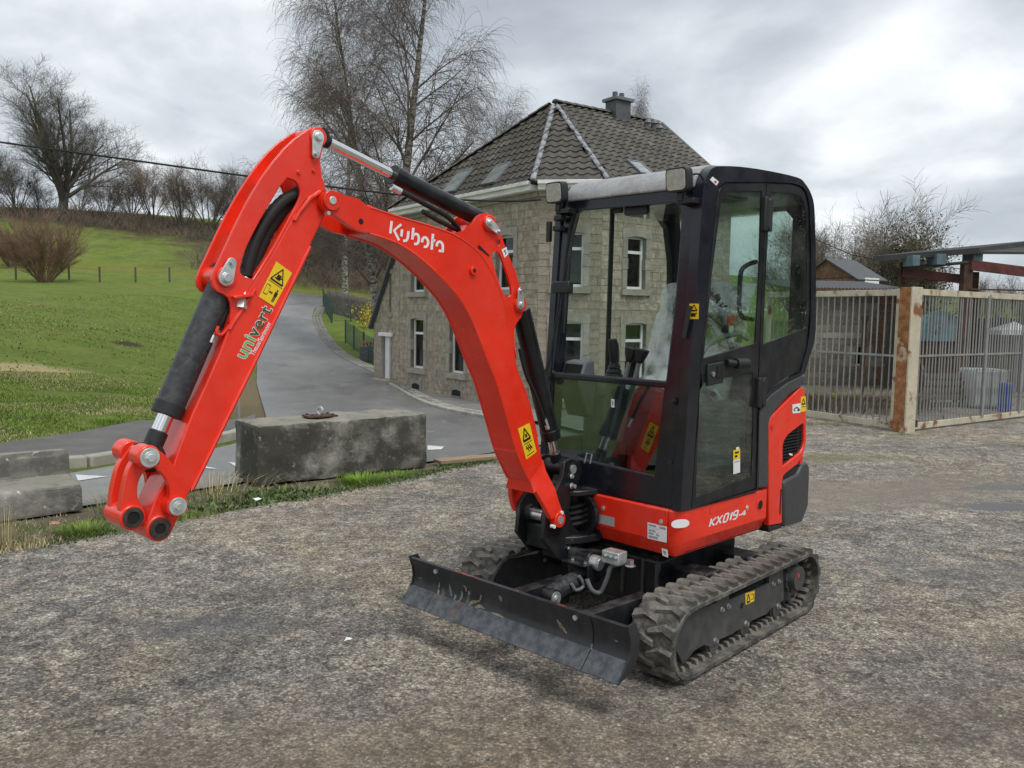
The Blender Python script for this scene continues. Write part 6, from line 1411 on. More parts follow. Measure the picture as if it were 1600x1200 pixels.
slot = smoothpoly(PB([(768, 402), (771, 394), (777, 393), (782, 399), (788, 415), (795, 435), (799, 452), (799, 461), (794, 464), (787, 459), (778, 436)], HB), True, 2)
hol = PB([(779 + 3 * math.cos(a), 379 + 5.5 * math.sin(a)) for a in np.linspace(0, 2 * math.pi, 12, endpoint=False)], HB)
m = MB()
for s in (-1, 1): m.prism(bracket, s * (HB - 0.004) - 0.008, s * (HB - 0.004) + 0.0045, 'y', [slot, hol])
m.prism(PB([(730, 365), (745, 350), (757, 352), (760, 372), (748, 385)], HB), -HB + 0.02, HB - 0.02)
Bo(m, 'cylinder_bracket', 'red_paint', boom, bevel=0.003)
def pinplate(parent, pa, pb, ra, rb, y, name='pin_plate'):
    A, B_ = b3(*pa, y), b3(*pb, y)
    m = MB(); m.prism(strip([(A.x, A.z), ((A.x + B_.x) / 2, (A.z + B_.z) / 2), (B_.x, B_.z)], [ra * 2, ra + rb, rb * 2]), y, y + 0.007); o = Bo(m, name, 'zinc', parent, bevel=0.0015)
    m = MB(); m.cyl((A.x, y + 0.007, A.z), (A.x, y + 0.011, A.z), ra * 0.72, 20); m.cyl((A.x, y + 0.007, A.z), (A.x, y + 0.018, A.z), ra * 0.55, 20); Bo(m, 'pin_head', 'zinc', parent, bevel=0.002)
    m = MB(); bolt(m, (B_.x, y + 0.007, B_.z), (0, 1, 0), rb * 0.55, 0.012); Bo(m, 'bolt', 'steel', parent)
for (u, v, r) in ((763, 349, 0.036), (811, 476, 0.036)):
    A = b3(u, v, HB); m = MB(); m.cyl((A.x, -HB - 0.014, A.z), (A.x, HB + 0.014, A.z), r, 24); Bo(m, 'pin_boss', 'red_paint', boom, bevel=0.003)
pinplate(boom, (763.5, 348), (778, 362), 0.022, 0.014, HB + 0.014)
pinplate(boom, (812.5, 476), (812, 454), 0.022, 0.014, HB + 0.014)
m = MB(); A, B_ = b3(748.5, 386, HB), b3(763, 399, HB); m.prism(strip([(A.x, A.z), ((A.x * 2 + B_.x) / 3, (A.z * 2 + B_.z) / 3), (B_.x, B_.z)], [0.016, 0.010, 0.008]), HB - 0.01, HB + 0.0025); Bo(m, 'key_slot', 'void_black', boom)
A = b3(738, 423, HB); m = MB(); m.cyl((A.x, HB, A.z), (A.x, HB + 0.014, A.z), 0.019, 18); Bo(m, 'hose_boss', 'red_paint', boom, bevel=0.002); m = MB(); m.cyl((A.x, HB + 0.0135, A.z), (A.x, HB + 0.0148, A.z), 0.009, 12); Bo(m, 'boss_bore', 'void_black', boom)
label_on(FB, 1, HB + 0.0008, [(783.5, 390), (791, 386), (794, 397), (788, 403)], boom, Bo, 'small_sticker', 'decal_white', marks=[bar(.3, .3, .7, .3, .12), bar(.3, .3, .65, .65, .12), bar(.65, .65, .35, .75, .12)])
label_on(FB, 1, HB, [(809, 670), (827, 661), (838, 706), (822, 718)], boom, Bo, marks=tri(.15, .08, .8, .45, .08) + [box2(.40, .26, .56, .38), bar(.25, .62, .45, .84, .06), bar(.40, .60, .60, .82, .06), bar(.55, .60, .72, .80, .06), bar(.15, .55, .85, .55, .025), bar(.15, .92, .85, .92, .025), bar(.2, .7, .75, .74, .03)])
# tip fork
HF = 0.090
tip = smoothpoly(PB([(580, 326), (572, 320), (558, 310), (540, 305.5), (524, 298.5), (511, 299), (503, 308), (503, 320), (511, 331), (523, 335), (536, 345), (556, 358), (580, 364)], HF), False, 3)
m = MB()
for s in (-1, 1): m.prism(tip, s * HF - (0.026 if s > 0 else 0), s * HF + (0.026 if s < 0 else 0))
tipf = Bo(m, 'tip_fork', 'red_paint', boom, bevel=0.004)
m = MB(); m.prism(PB([(577, 330), (560, 322), (546, 330), (550, 356), (577, 366)], 0.0), -0.07, 0.07); Bo(m, 'fork_web', 'red_paint', boom, bevel=0.004)
A = b3(517, 313.5, HF)
for s in (-1, 1): m = MB(); m.cyl((A.x, s * (HF - 0.02), A.z), (A.x, s * (HF + 0.012), A.z), 0.037, 24); Bo(m, 'pivot_boss', 'red_paint', boom, bevel=0.003)
m = MB(); m.cyl((A.x, -HF - 0.016, A.z), (A.x, HF + 0.016, A.z), 0.015, 18); Bo(m, 'pivot_pin', 'zinc', boom, bevel=0.002)
p = b3(512, 333, HF); m = MB(); m.cyl(p - Vector((0, 0.01, 0)), p + Vector((0, 0.008, 0)), 0.007, 10); Bo(m, 'bolt', 'zinc', boom)
p = b3(564, 346, HF); m = MB(); m.cyl(p, p + Vector((0, 0.0012, 0)), 0.011, 16); Bo(m, 'fork_hole', 'void_black', boom)
# foot cheeks
def cheek(s):
    rows = []
    for (a, b, y) in (((827, 741), (849, 718), HB - 0.004), ((831, 757), (853.5, 735), HB + 0.004), ((849, 787), (868, 763), 0.118), ((857, 802), (874, 784), 0.128), ((862, 813), (880, 800), 0.130)):
        P1, P2 = b3(*a, y), b3(*b, y); rows.append((P1, P2, y))
    m = MB(); vs = []
    for P1, P2, y in rows:
        vs += [(P1.x, s * y, P1.z), (P2.x, s * y, P2.z), (P2.x, s * (y - 0.03), P2.z), (P1.x, s * (y - 0.03), P1.z)]
    fs = [(i * 4 + j, i * 4 + (j + 1) % 4, i * 4 + 4 + (j + 1) % 4, i * 4 + 4 + j) for i in range(len(rows) - 1) for j in range(4)] + [(0, 1, 2, 3), (16, 17, 18, 19)]
    m.add(vs, fs)
    m.cyl((0, s * 0.085, 0), (0, s * 0.134, 0), 0.040, 24)
    return m
for s in (-1, 1): Bo(cheek(s), 'foot_cheek', 'red_paint', boom, bevel=0.004)
m = MB(); m.cyl((0, 0.134, 0), (0, 0.1365, 0), 0.021, 18); Bo(m, 'pin_end', 'zinc', boom)
for u, v in ((878, 801), (866, 823)):
    p = b3(u, v, 0.134); m = MB(); m.cyl(p - Vector((0, 0.02, 0)), p + Vector((0, 0.004, 0)), 0.009, 10); Bo(m, 'grease_cap', 'decal_white', boom)
fp = [b3(806, 706, HB), b3(829, 752, HB), b3(836, 772, 0.1), b3(848, 790, 0.11)]
m = MB(); vs = []
for p, w in zip(fp, (HB - 0.002, HB - 0.002, 0.095, 0.112)): vs += [(p.x, w, p.z), (p.x, -w, p.z), (p.x - 0.02, -w, p.z + 0.01), (p.x - 0.02, w, p.z + 0.01)]
m.add(vs, [(i * 4 + j, i * 4 + (j + 1) % 4, i * 4 + 4 + (j + 1) % 4, i * 4 + 4 + j) for i in range(2) for j in range(4)] + [(0, 1, 2, 3), (8, 9, 10, 11)])
Bo(m, 'foot_cover', 'red_paint', boom, bevel=0.003)
# white lettering, stroke by stroke
def cz(x, y): return (590 + x / 12.31, 330 + y / 12.31)
strokes = [[(270, 190), (245, 428)], [(455, 252), (318, 368), (412, 560)], [(470, 350), (457, 485)], [(592, 385), (584, 480), (572, 530), (545, 566), (492, 570)],
           [(688, 320), (667, 545)], [(690, 462), (735, 438), (776, 458), (792, 520), (782, 592), (752, 630), (702, 626)],
           [(858, 600), (864, 540), (900, 503), (945, 525), (972, 590), (960, 655), (930, 685), (888, 680)], [(1066, 435), (1038, 740)], [(1058, 556), (1110, 568)],
           [(1138, 678), (1146, 620), (1185, 586), (1232, 610), (1254, 670), (1248, 795)], [(1175, 758), (1245, 772)]]
m = MB()
for st_ in strokes:
    c_ = smoothpoly(st_, False, 4) if len(st_) > 3 else st_
    k_ = len(c_); L_, R2 = [], []
    for i in range(k_):
        a, b = c_[max(i - 1, 0)], c_[min(i + 1, k_ - 1)]; dx, dy = b[0] - a[0], b[1] - a[1]; l = math.hypot(dx, dy); nx, ny = -dy / l * 24, dx / l * 24
        L_.append((c_[i][0] + nx, c_[i][1] + ny)); R2.append((c_[i][0] - nx, c_[i][1] - ny))
    pts = [b3(*cz(*p), HB + 0.0012) for p in L_ + R2]
    m.add(pts, [(i, i + 1, k_ + i + 1, k_ + i) for i in range(k_ - 1)])
Bo(m, 'lettering', 'decal_white', boom, smooth=False, recalc=False)

# ---- arm
HA = 0.060
rear = [(507, 338), (480, 394), (453, 449), (394, 574), (336, 692), (300, 764), (289, 782)]
front = [(268, 735), (281, 698), (300, 648), (322, 601), (343, 553), (358, 513), (362, 492), (391, 447), (427, 394), (460, 334), (482, 309), (497, 300)]
tipb = [(283, 800), (272, 825), (264, 838), (251, 844), (238, 839), (229, 826), (232, 808), (246, 772)]
box_ = PB([(512, 322)] + rear + tipb + front, HA)
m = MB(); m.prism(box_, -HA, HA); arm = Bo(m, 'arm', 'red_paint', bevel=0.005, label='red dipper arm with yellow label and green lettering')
goose_out = [(478, 312), (497, 300), (507, 300), (509, 293), (503, 275), (500.5, 250), (504, 232), (505.5, 215), (502, 203), (492.5, 198.5), (482, 202), (460, 216.5), (444, 231.5), (427, 252), (410, 276), (393, 303), (380, 327), (367, 353), (347, 396), (336, 419), (330.5, 434), (331.5, 447), (338, 455), (348, 459.5), (356, 465), (360, 473), (361, 485), (358, 505)]
gshape = PB(goose_out, HA) + PB([(391, 450), (427, 396), (460, 336)], HA)
ghole = smoothpoly(PB([(449, 278), (459, 281), (467, 291), (469, 304), (464, 318), (458, 328)], HA), False, 2) + PB([(427, 385), (395, 436)], HA) + smoothpoly(PB([(386, 434), (378, 429), (375.5, 418), (382, 394), (396, 364), (417, 326), (438, 291)], HA), False, 2)
m = MB()
for s in (-1, 1): m.prism(gshape, s * HA - (0.013 if s > 0 else -0.001), s * HA + (0.001 if s > 0 else 0.013), 'y', [ghole])
Bo(m, 'gooseneck_plates', 'red_paint', arm, bevel=0.003)
for (u, v, w, h, a) in ((424, 264, 0.10, 0.02, 50), (384, 332, 0.12, 0.02, 62)):
    p = b3(u, v, 0.0); m = MB(); m.box((p.x, 0, p.z - 0.02), (w, 0.10, 0.012), Matrix.Rotation(R(a), 3, 'Y')); Bo(m, 'cross_plate', 'red_paint', arm, bevel=0.002)
m = MB()
for i in range(4):
    pass
for s in (-1, 1):
    pl = PB([(484, 385)] + [(455, 445), (394, 573), (336, 691), (300, 764)], HA); m = MB(); m.tube([(x + 0.0, s * (HA + 0.001), z) for x, z in pl], 0.008, 6); Bo(m, 'rear_lip', 'red_paint', arm)
pl = PB([(482, 309), (468, 322), (497, 300)], HA)
m = MB(); m.tube([(b3(u, v, HA).x, HA + 0.004, b3(u, v, HA).z) for u, v in ((500, 300), (484, 310), (466, 332), (459, 345))], 0.008, 8); Bo(m, 'weld_lip', 'red_paint', arm)
m = MB(); m.tube([(b3(u, v, HA).x, HA + 0.002, b3(u, v, HA).z) for u, v in ((358, 515), (364, 504), (375, 488), (398, 452))], 0.007, 8); Bo(m, 'weld_lip', 'red_paint', arm)
m = MB(); m.tube(smoothpoly([tuple(b3(u, v, HA - 0.01)) for u, v in ((362, 490), (360, 505), (352, 517), (345, 523), (338, 520), (341, 510))], False, 4), 0.006, 8); Bo(m, 'hose_hook', 'red_paint', arm)
for (u, v, r) in ((496, 214, 0.034), (353, 433, 0.036)):
    A = b3(u, v, HA); m = MB(); m.cyl((A.x, -HA - 0.010, A.z), (A.x, HA + 0.010, A.z), r, 24); Bo(m, 'pin_boss', 'red_paint', arm, bevel=0.003)
pinplate(arm, (496, 214), (492.5, 241), 0.024, 0.015, HA + 0.010)
pinplate(arm, (352.5, 434), (361, 410.5), 0.027, 0.017, HA + 0.010)
for u, v in ((466, 269.5), (489.5, 266.5)):
    p = b3(u, v, HA); m = MB(); m.cyl(p, p + Vector((0, 0.008, 0)), 0.010, 14, 0.006); Bo(m, 'rivet', 'red_paint', arm)
label_on(FB, 1, HA + 0.0008, [(431.5, 408.5), (456, 426.5), (428, 479), (404, 463.5)], arm, Bo, marks=[bar(.30, .42, .97 * .95, .10, .045)] and
         tri(.12, .07, .88, .44, .05) + [box2(.38, .24, .62, .38), bar(.30, .36, .7, .30, .03), bar(.06, .5, .94, .5, .015), bar(.1, .60, .1, .85, .02), bar(.32, .60, .32, .85, .02), bar(.1, .60, .32, .60, .02), bar(.1, .85, .32, .85, .02), bar(.38, .74, .58, .74, .03), [(.38, .74), (.44, .69), (.44, .79)], [(.58, .74), (.52, .69), (.52, .79)], box2(.68, .66, .86, .78), box2(.70, .78, .76, .93), box2(.78, .78, .84, .93), box2(.73, .59, .81, .65)])
place_text(FB, 1, HA, 'univert', (382.5, 562.5), (426, 483), (365, 554), 'decal_white', arm, Bo, 'lettering', 0, 0.035, 0.0010, 1.06)
place_text(FB, 1, HA, 'univert', (383, 561.5), (425.5, 484), (366, 553.5), 'decal_green', arm, Bo, 'lettering', 0, 0.012, 0.0016, 1.06, part=(0, 0.415))
place_text(FB, 1, HA, 'univert', (383, 561.5), (425.5, 484), (366, 553.5), 'decal_dark_green', arm, Bo, 'lettering', 0, 0.012, 0.0016, 1.06, part=(0.415, 1))
place_text(FB, 1, HA, 'Theux/Sprimont', (396, 556.5), (424, 505.5), (389.3, 553), 'decal_white', arm, Bo, 'lettering', 0, 0.015, 0.0013)
# tip: bores and washers
def bore(u, v, ro, ri, y, parent, nm):
    A = b3(u, v, y); m = MB(); m.cyl((A.x, -y, A.z), (A.x, y, A.z), ro, 26); o = Bo(m, nm, 'red_paint', parent, bevel=0.004)
    for s in (-1, 1):
        m = MB(); m.ring((A.x, s * (y + 0.001), A.z), (0, 1, 0), ro * 0.82, ri, 0.006, 24); Bo(m, 'bushing', 'bush_bore', parent)
        m = MB(); m.cyl((A.x, s * y, A.z), (A.x, s * (y + 0.0005), A.z), ri, 20); Bo(m, 'bore', 'void_black', parent)
bore(250, 826, 0.043, 0.018, HA + 0.012, arm, 'tip_boss')
for u, v, y in ((277, 791, HA + 0.045),):
    A = b3(u, v, y); m = MB(); m.cyl((A.x, HA, A.z), (A.x, y, A.z), 0.034, 24); Bo(m, 'guide_boss', 'red_paint', arm); m = MB(); m.cyl((A.x, y, A.z), (A.x, y + 0.008, A.z), 0.029, 24); bolt(m, (A.x, y + 0.008, A.z), (0, 1, 0), 0.013, 0.012); Bo(m, 'washer', 'zinc', arm, bevel=0.001)
# links
def link_bar(px, ws, y0, y1, name):
    c_ = smoothpoly([(b3(u, v, y1).x, b3(u, v, y1).z) for u, v in px], False, 4)
    w_ = [ws[0] + (ws[1] - ws[0]) * (i / (len(c_) - 1)) - 0.030 * math.sin(math.pi * i / (len(c_) - 1)) for i in range(len(c_))]
    out = strip(c_, w_); m = MB(); m.prism(out, y0, y1); m.prism(out, -y1, -y0); return m
LY = 0.055
bl_ = Bo(link_bar([(231, 714), (213, 735), (204.5, 760), (203, 785), (208, 809)], (0.066, 0.080), LY - 0.03, LY, ''), 'bucket_link', 'red_paint', bevel=0.004)
A = b3(231, 714, 0.09)
gl_ = Bo(link_bar([(231, 714), (252, 722), (270, 745), (277, 770), (277, 791)], (0.070, 0.070), HA + 0.008, HA + 0.036, ''), 'guide_link', 'red_paint', bevel=0.004)
m = MB(); m.cyl((A.x, 0.03, A.z), (A.x, 0.100, A.z), 0.038, 26); m.cyl((A.x, -0.100, A.z), (A.x, -0.03, A.z), 0.038, 26); Bo(m, 'link_boss', 'red_paint', bl_, bevel=0.005)
m = MB(); m.cyl((A.x, 0.100, A.z), (A.x, 0.108, A.z), 0.031, 24); bolt(m, (A.x, 0.108, A.z), (0, 1, 0), 0.014, 0.012); Bo(m, 'washer', 'zinc', bl_, bevel=0.001)
bore(208, 809, 0.040, 0.020, LY + 0.012, bl_, 'lower_boss')
p = b3(187, 801, -LY + 0.02); m = MB(); m.ring((p.x, -0.03, p.z), (0, 1, 0), 0.024, 0.012, 0.03, 18); m.ring((p.x, 0.0, p.z), (0, 1, 0), 0.024, 0.012, 0.02, 18); Bo(m, 'lug_ring', 'red_paint', bl_)

# ---- hydraulic cylinders and hoses
def cyl_part(name, parts, parent=None):
    root = None
    for nm, a, b, r, mt in parts:
        m = MB(); m.cyl(a, b, r, 24)
        o = Bo(m, nm if root else name, mt, root, bevel=0.002); root = root or o
    return root
A, B_, C_ = b3(353, 432, 0), b3(231, 714, 0), None
d = (B_ - A); L_ = d.length; d = d.normalized()
k1, k2 = 0.76, 0.865
bc = cyl_part('bucket_cylinder', [('barrel', A + d * 0.03, A + d * L_ * k1, 0.047, 'cylinder_paint'), ('barrel_head', A + d * (L_ * k1 - 0.03), A + d * (L_ * k1 + 0.012), 0.050, 'black_plastic'), ('rod', A + d * L_ * k1, A + d * L_ * k2, 0.026, 'chrome'), ('rod_end', A + d * L_ * k2, A + d * (L_ - 0.02), 0.031, 'black_plastic')])
m = MB(); m.cyl((B_.x, -0.03, B_.z), (B_.x, 0.03, B_.z), 0.048, 24); Bo(m, 'rod_eye', 'black_plastic', bc, bevel=0.004)
m = MB(); m.cyl((A.x, -0.04, A.z), (A.x, 0.04, A.z), 0.05, 24); Bo(m, 'barrel_eye', 'black_plastic', bc)
m = MB(); m.box(B_ + Vector((0.03, 0.03, 0.03)), (0.05, 0.02, 0.05)); Bo(m, 'sensor_clip', 'black_plastic', bc, bevel=0.004)
A, B_ = b3(763, 348, 0), b3(496, 214, 0); d = B_ - A; L_ = d.length; d = d.normalized()
ac = cyl_part('arm_cylinder', [('barrel', A + d * 0.03, A + d * L_ * 0.60, 0.037, 'cylinder_paint_smooth' if 'cylinder_paint_smooth' in MATS else 'black_paint'), ('barrel_head', A + d * (L_ * 0.60 - 0.05), A + d * (L_ * 0.60 + 0.01), 0.041, 'black_paint'), ('rod', A + d * L_ * 0.6, A + d * (L_ - 0.03), 0.020, 'chrome'), ('rod_end', A + d * (L_ - 0.05), A + d * (L_ - 0.01), 0.025, 'black_paint')])
m = MB(); m.cyl((B_.x, -0.04, B_.z), (B_.x, 0.04, B_.z), 0.027, 20); Bo(m, 'rod_eye', 'black_paint', ac)
q = [tuple(b3(u, v, y)) for u, v, y in ((612, 292, 0.05), (622, 297, 0.052), (640, 306, 0.053), (670, 322, 0.053), (697, 337, 0.045), (712, 351, 0.03), (718, 362, 0.02))]
m = MB(); m.tube(smoothpoly(q, False, 4), 0.011, 10); Bo(m, 'hose', 'hose_rubber', ac)
m = MB(); m.cyl(q[0], b3(626, 299.5, 0.054), 0.013, 12); Bo(m, 'hose_fitting', 'zinc', ac)
q = [tuple(b3(u, v, y)) for u, v, y in ((660, 330, 0.045), (680, 342, 0.045), (700, 352, 0.035), (716, 360, 0.015))]
m = MB(); m.tube(smoothpoly(q, False, 4), 0.010, 10); Bo(m, 'hose', 'hose_rubber', ac)
A, B_ = b3(812, 477, 0), b3(895, 733, 0.0); B_ = Vector((cpt.x, 0, cpt.z)); d = B_ - A; L_ = d.length; d = d.normalized()
oc = cyl_part('boom_cylinder', [('barrel', A + d * 0.02, A + d * L_ * 0.80, 0.046, 'black_paint'), ('barrel_head', A + d * (L_ * 0.80 - 0.04), A + d * (L_ * 0.80 + 0.012), 0.050, 'black_paint'), ('rod', A + d * L_ * 0.8, A + d * (L_ - 0.05), 0.022, 'chrome'), ('rod_end', A + d * (L_ - 0.08), A + d * (L_ - 0.01), 0.03, 'black_paint')])
m = MB(); m.cyl((B_.x, -0.05, B_.z), (B_.x, 0.05, B_.z), 0.042, 20); Bo(m, 'rod_eye', 'black_paint', oc)
q = [tuple(b3(u, v, 0.055)) for u, v in ((812, 545), (822, 585), (838, 620), (850, 655), (853, 664))]
m = MB(); m.tube(smoothpoly(q, False, 4), 0.009, 8); Bo(m, 'hose', 'hose_rubber', oc)
m = MB(); m.cyl(b3(851, 655, 0.055), b3(856, 670, 0.055), 0.011, 10); Bo(m, 'hose_fitting', 'zinc', oc)
for off, y in (((0, 0), 0.022), ((10, 6), -0.004)):
    q = [tuple(b3(u + off[0], v + off[1], y)) for u, v in ((474, 296), (458, 305), (440, 316), (418, 341), (399, 376), (388, 412), (384, 432))]
    q = smoothpoly(q, False, 6); m = MB()
    rr = [0.021 + (0.002 if i % 2 else 0) for i in range(len(q))]
    m.tube(q, rr, 12); Bo(m, 'sleeved_hose', 'hose_rubber', arm)
f0, f1 = b3(383, 434, 0.03), b3(376, 480, 0.055); d = f1 - f0
m = MB(); m.cyl(f0, f0 + d * 0.25, 0.013, 12); m.cyl(f0 + d * 0.25, f0 + d * 0.35, 0.017, 6); m.cyl(f0 + d * 0.4, f0 + d * 0.6, 0.019, 6); m.cyl(f0 + d * 0.6, f0 + d * 0.75, 0.013, 12); m.cyl(f0 + d * 0.75, f0 + d * 1.05, 0.021, 6); Bo(m, 'hose_fitting', 'zinc', arm)
p = b3(376, 463, HA); m = MB(); m.box((p.x, HA - 0.005, p.z), (0.075, 0.06, 0.010), Matrix.Rotation(R(8), 3, 'Y')); Bo(m, 'fitting_bracket', 'red_paint', arm, bevel=0.002)
q = [tuple(b3(u, v, 0.02)) for u, v in ((359, 470), (353, 485), (344, 502), (338, 511))]; m = MB(); m.tube(smoothpoly(q, False, 4), 0.017, 10); Bo(m, 'sleeved_hose', 'hose_rubber', arm)
f0, f1 = b3(337, 511, 0.03), b3(327, 535, 0.03); m = MB(); m.cyl(f0, f0 + (f1 - f0) * 0.6, 0.013, 12); m.cyl(f0 + (f1 - f0) * 0.55, f1, 0.016, 6); Bo(m, 'hose_fitting', 'zinc', arm)
q = [tuple(b3(u, v, 0.03)) for u, v in ((327, 535), (321, 547), (312, 551))]; m = MB(); m.tube(smoothpoly(q, False, 4), 0.012, 8); Bo(m, 'hose', 'hose_rubber', arm)
# ================================================================== blocks, plank and small things on the verge
def cmat(name, dark, mid, light):
    m = ground_mat(name, [mid, (light, 2.5, 0.48, 0.62, 8), (dark, 1.6, 0.40, 0.56, 9), ((0.40, 0.38, 0.33), 14, 0.60, 0.72, 8), (dark, 7, 0.52, 0.68, 9), ((0.58, 0.56, 0.51), 8, 0.70, 0.73, 2)], 0.95, 0.9, 30, 0.012, 0.2)
    N, L = m.node_tree.nodes, m.node_tree.links; b = N['Principled BSDF']; src = b.inputs['Base Color'].links[0].from_socket      # a paler tone mixed in on faces that point up
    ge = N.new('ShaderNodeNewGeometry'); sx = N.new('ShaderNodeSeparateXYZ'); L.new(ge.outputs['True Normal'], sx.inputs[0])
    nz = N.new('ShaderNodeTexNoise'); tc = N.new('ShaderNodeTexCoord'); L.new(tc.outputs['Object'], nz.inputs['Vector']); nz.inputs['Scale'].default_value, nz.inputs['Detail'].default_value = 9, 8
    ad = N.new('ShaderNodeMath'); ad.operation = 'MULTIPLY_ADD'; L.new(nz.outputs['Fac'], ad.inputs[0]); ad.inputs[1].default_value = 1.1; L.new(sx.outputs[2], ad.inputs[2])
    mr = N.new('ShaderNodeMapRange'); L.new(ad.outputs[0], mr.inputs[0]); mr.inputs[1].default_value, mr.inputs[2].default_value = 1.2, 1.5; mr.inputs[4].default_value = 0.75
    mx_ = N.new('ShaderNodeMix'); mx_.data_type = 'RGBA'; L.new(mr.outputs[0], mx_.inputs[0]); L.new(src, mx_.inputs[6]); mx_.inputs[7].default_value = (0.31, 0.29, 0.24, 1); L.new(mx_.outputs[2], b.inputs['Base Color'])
    return m
cmat('old_concrete', (0.075, 0.073, 0.060), (0.25, 0.24, 0.205), (0.42, 0.40, 0.35))
cmat('old_concrete_grey', (0.125, 0.12, 0.105), (0.25, 0.24, 0.21), (0.40, 0.385, 0.34))
ground_mat('plank_wood', [(0.27, 0.20, 0.13), ((0.36, 0.28, 0.19), 4, 0.42, 0.6, 6, (1, 8, 1)), ((0.15, 0.11, 0.075), 5, 0.58, 0.7, 6, (1, 10, 1))], 0.85, 0.5, 30, 0.006)
from mathutils import noise as mnoise
def rough(o, cuts=14, amp=0.012, freq=4.0, bevel=0.02):
    bm = bmesh.new(); bm.from_mesh(o.data)
    bmesh.ops.remove_doubles(bm, verts=bm.verts, dist=1e-5); bmesh.ops.dissolve_limit(bm, angle_limit=R(2), verts=bm.verts, edges=bm.edges)
    bmesh.ops.bevel(bm, geom=list(bm.edges), offset=bevel, segments=2, affect='EDGES', profile=0.6)
    for _ in range(60):
        long_ = [e for e in bm.edges if e.calc_length() > 0.10]
        if not long_ or len(bm.verts) > 9000: break
        bmesh.ops.subdivide_edges(bm, edges=long_, cuts=1, use_grid_fill=True)
    bmesh.ops.triangulate(bm, faces=bm.faces)
    for v in bm.verts:
        n = mnoise.fractal(v.co * freq, 1.0, 2.0, 4); n2 = mnoise.noise(v.co * 1.3 + Vector((3, 1, 7)))
        v.co += v.normal * (amp * n + amp * 0.6 * n2)
    bm.normal_update(); bm.to_mesh(o.data); bm.free()
    o.data.polygons.foreach_set('use_smooth', [True] * len(o.data.polygons)); o.data.set_sharp_from_angle(angle=R(50))
A, B_ = ground(401, 757, 0), ground(668, 727, 0); d = (B_ - A); rz = math.atan2(d.y, d.x); L_ = d.length
blk = tag(empty('concrete_block', (A.x, A.y, -0.02), rz), 'large mossy rectangular concrete block with a lifting ring on top', 'concrete block')
m = MB(); m.prism([(0, 0), (L_, 0), (L_ - 0.02, 0.57), (0.02, 0.555)], 0, 0.62); o = m.build('block', 'old_concrete', blk); rough(o, amp=0.020, bevel=0.035, freq=5)
m = MB(); m.box((0.76, 0.30, 0.580), (0.30, 0.20, 0.018)); lp = m.build('lifting_plate', 'dark_rust', blk, bevel=0.003)
m = MB(); m.ring((0.76, 0.30, 0.63), (1, 0.3, 0), 0.045, 0.030, 0.02, 18); m.build('ring', 'zinc', lp)
for x, y in ((0.65, 0.24), (0.65, 0.36), (0.87, 0.24), (0.87, 0.36)):
    m = MB(); bolt(m, (x, y, 0.588), (0, 0, 1), 0.012, 0.014); m.build('bolt', 'dark_rust', lp)
A, B_ = ground(0, 812, 0), ground(131, 795, 0); d = (B_ - A); rz = math.atan2(d.y, d.x); L_ = d.length
ben = tag(empty('stepped_concrete_block', (B_.x, B_.y, -0.02), rz), 'low stepped concrete block with pale lichen at the left edge', 'concrete block')
m = MB(); m.prism([(0.0, 0.0), (0.60, 0.0), (0.60, 0.43), (0.42, 0.44), (0.385, 0.40), (0.37, 0.27), (0.33, 0.235), (0.05, 0.215), (0.02, 0.19)], -1.7, 0.0, 'x'); o = m.build('block', 'old_concrete_grey', ben); rough(o, amp=0.010, bevel=0.03)
A, B_ = ground(692, 726, 0), ground(787, 717, 0); d = (B_ - A); rz = math.atan2(d.y, d.x)
pk = tag(empty('wooden_plank', (A.x, A.y, 0.0), rz), 'weathered wooden plank lying flat on the yard edge by the boom', 'plank')
m = MB(); m.box((d.length / 2 + 0.1, 0.08, 0.022), (d.length + 0.25, 0.17, 0.036)); m.build('board', 'plank_wood', pk, bevel=0.003)
mp_ = ground(374, 657, tz(*ground(374, 657, -0.25)[:2]))
mpp = on(373, 657); t = tag(empty('marker_pole', (mpp.x, mpp.y, mpp.z)), 'thin grey metal pole at the roadside partly hidden by the arm', 'pole')
m = MB(); m.cyl((0, 0, 0), (0, 0, 1.35), 0.032, 12); m.build('shaft', 'grey_bar', t); m = MB(); m.cyl((0, 0, 1.35), (0, 0, 1.37), 0.036, 12); m.build('cap', 'grey_bar', t)
# litter
for (u, v, r, col, lab, cat) in ((1363 * .4 / 1 if False else 545, 1003, 0.022, 'decal_white', 'small white paper scrap on the asphalt near the blade', 'litter'), (402, 789, 0.03, 'decal_white', 'crumpled white packet lying in the verge weeds', 'litter'), (85, 828, 0.035, 'litter_red', 'faded red scrap lying in grass by the stepped block', 'litter')):
    if col not in MATS: mat(col, (0.45, 0.22, 0.16), 0.8, var=0.2)
    p = ground(u, v, 0.01); m = MB(); rr = random.Random(int(u))
    vs = [(r * rr.uniform(.6, 1.5) * math.cos(a), r * rr.uniform(.6, 1.4) * math.sin(a), rr.uniform(.0, .02)) for a in np.linspace(0, 2 * math.pi, 9)[:-1]] + [(0, 0, 0.022)]
    m.add(vs, [(i, (i + 1) % 8, 8) for i in range(8)]); o = m.build('litter', col, None, smooth=False, loc=(p.x, p.y, 0.012 if v > 900 else 0.05)); tag(o, lab, cat)
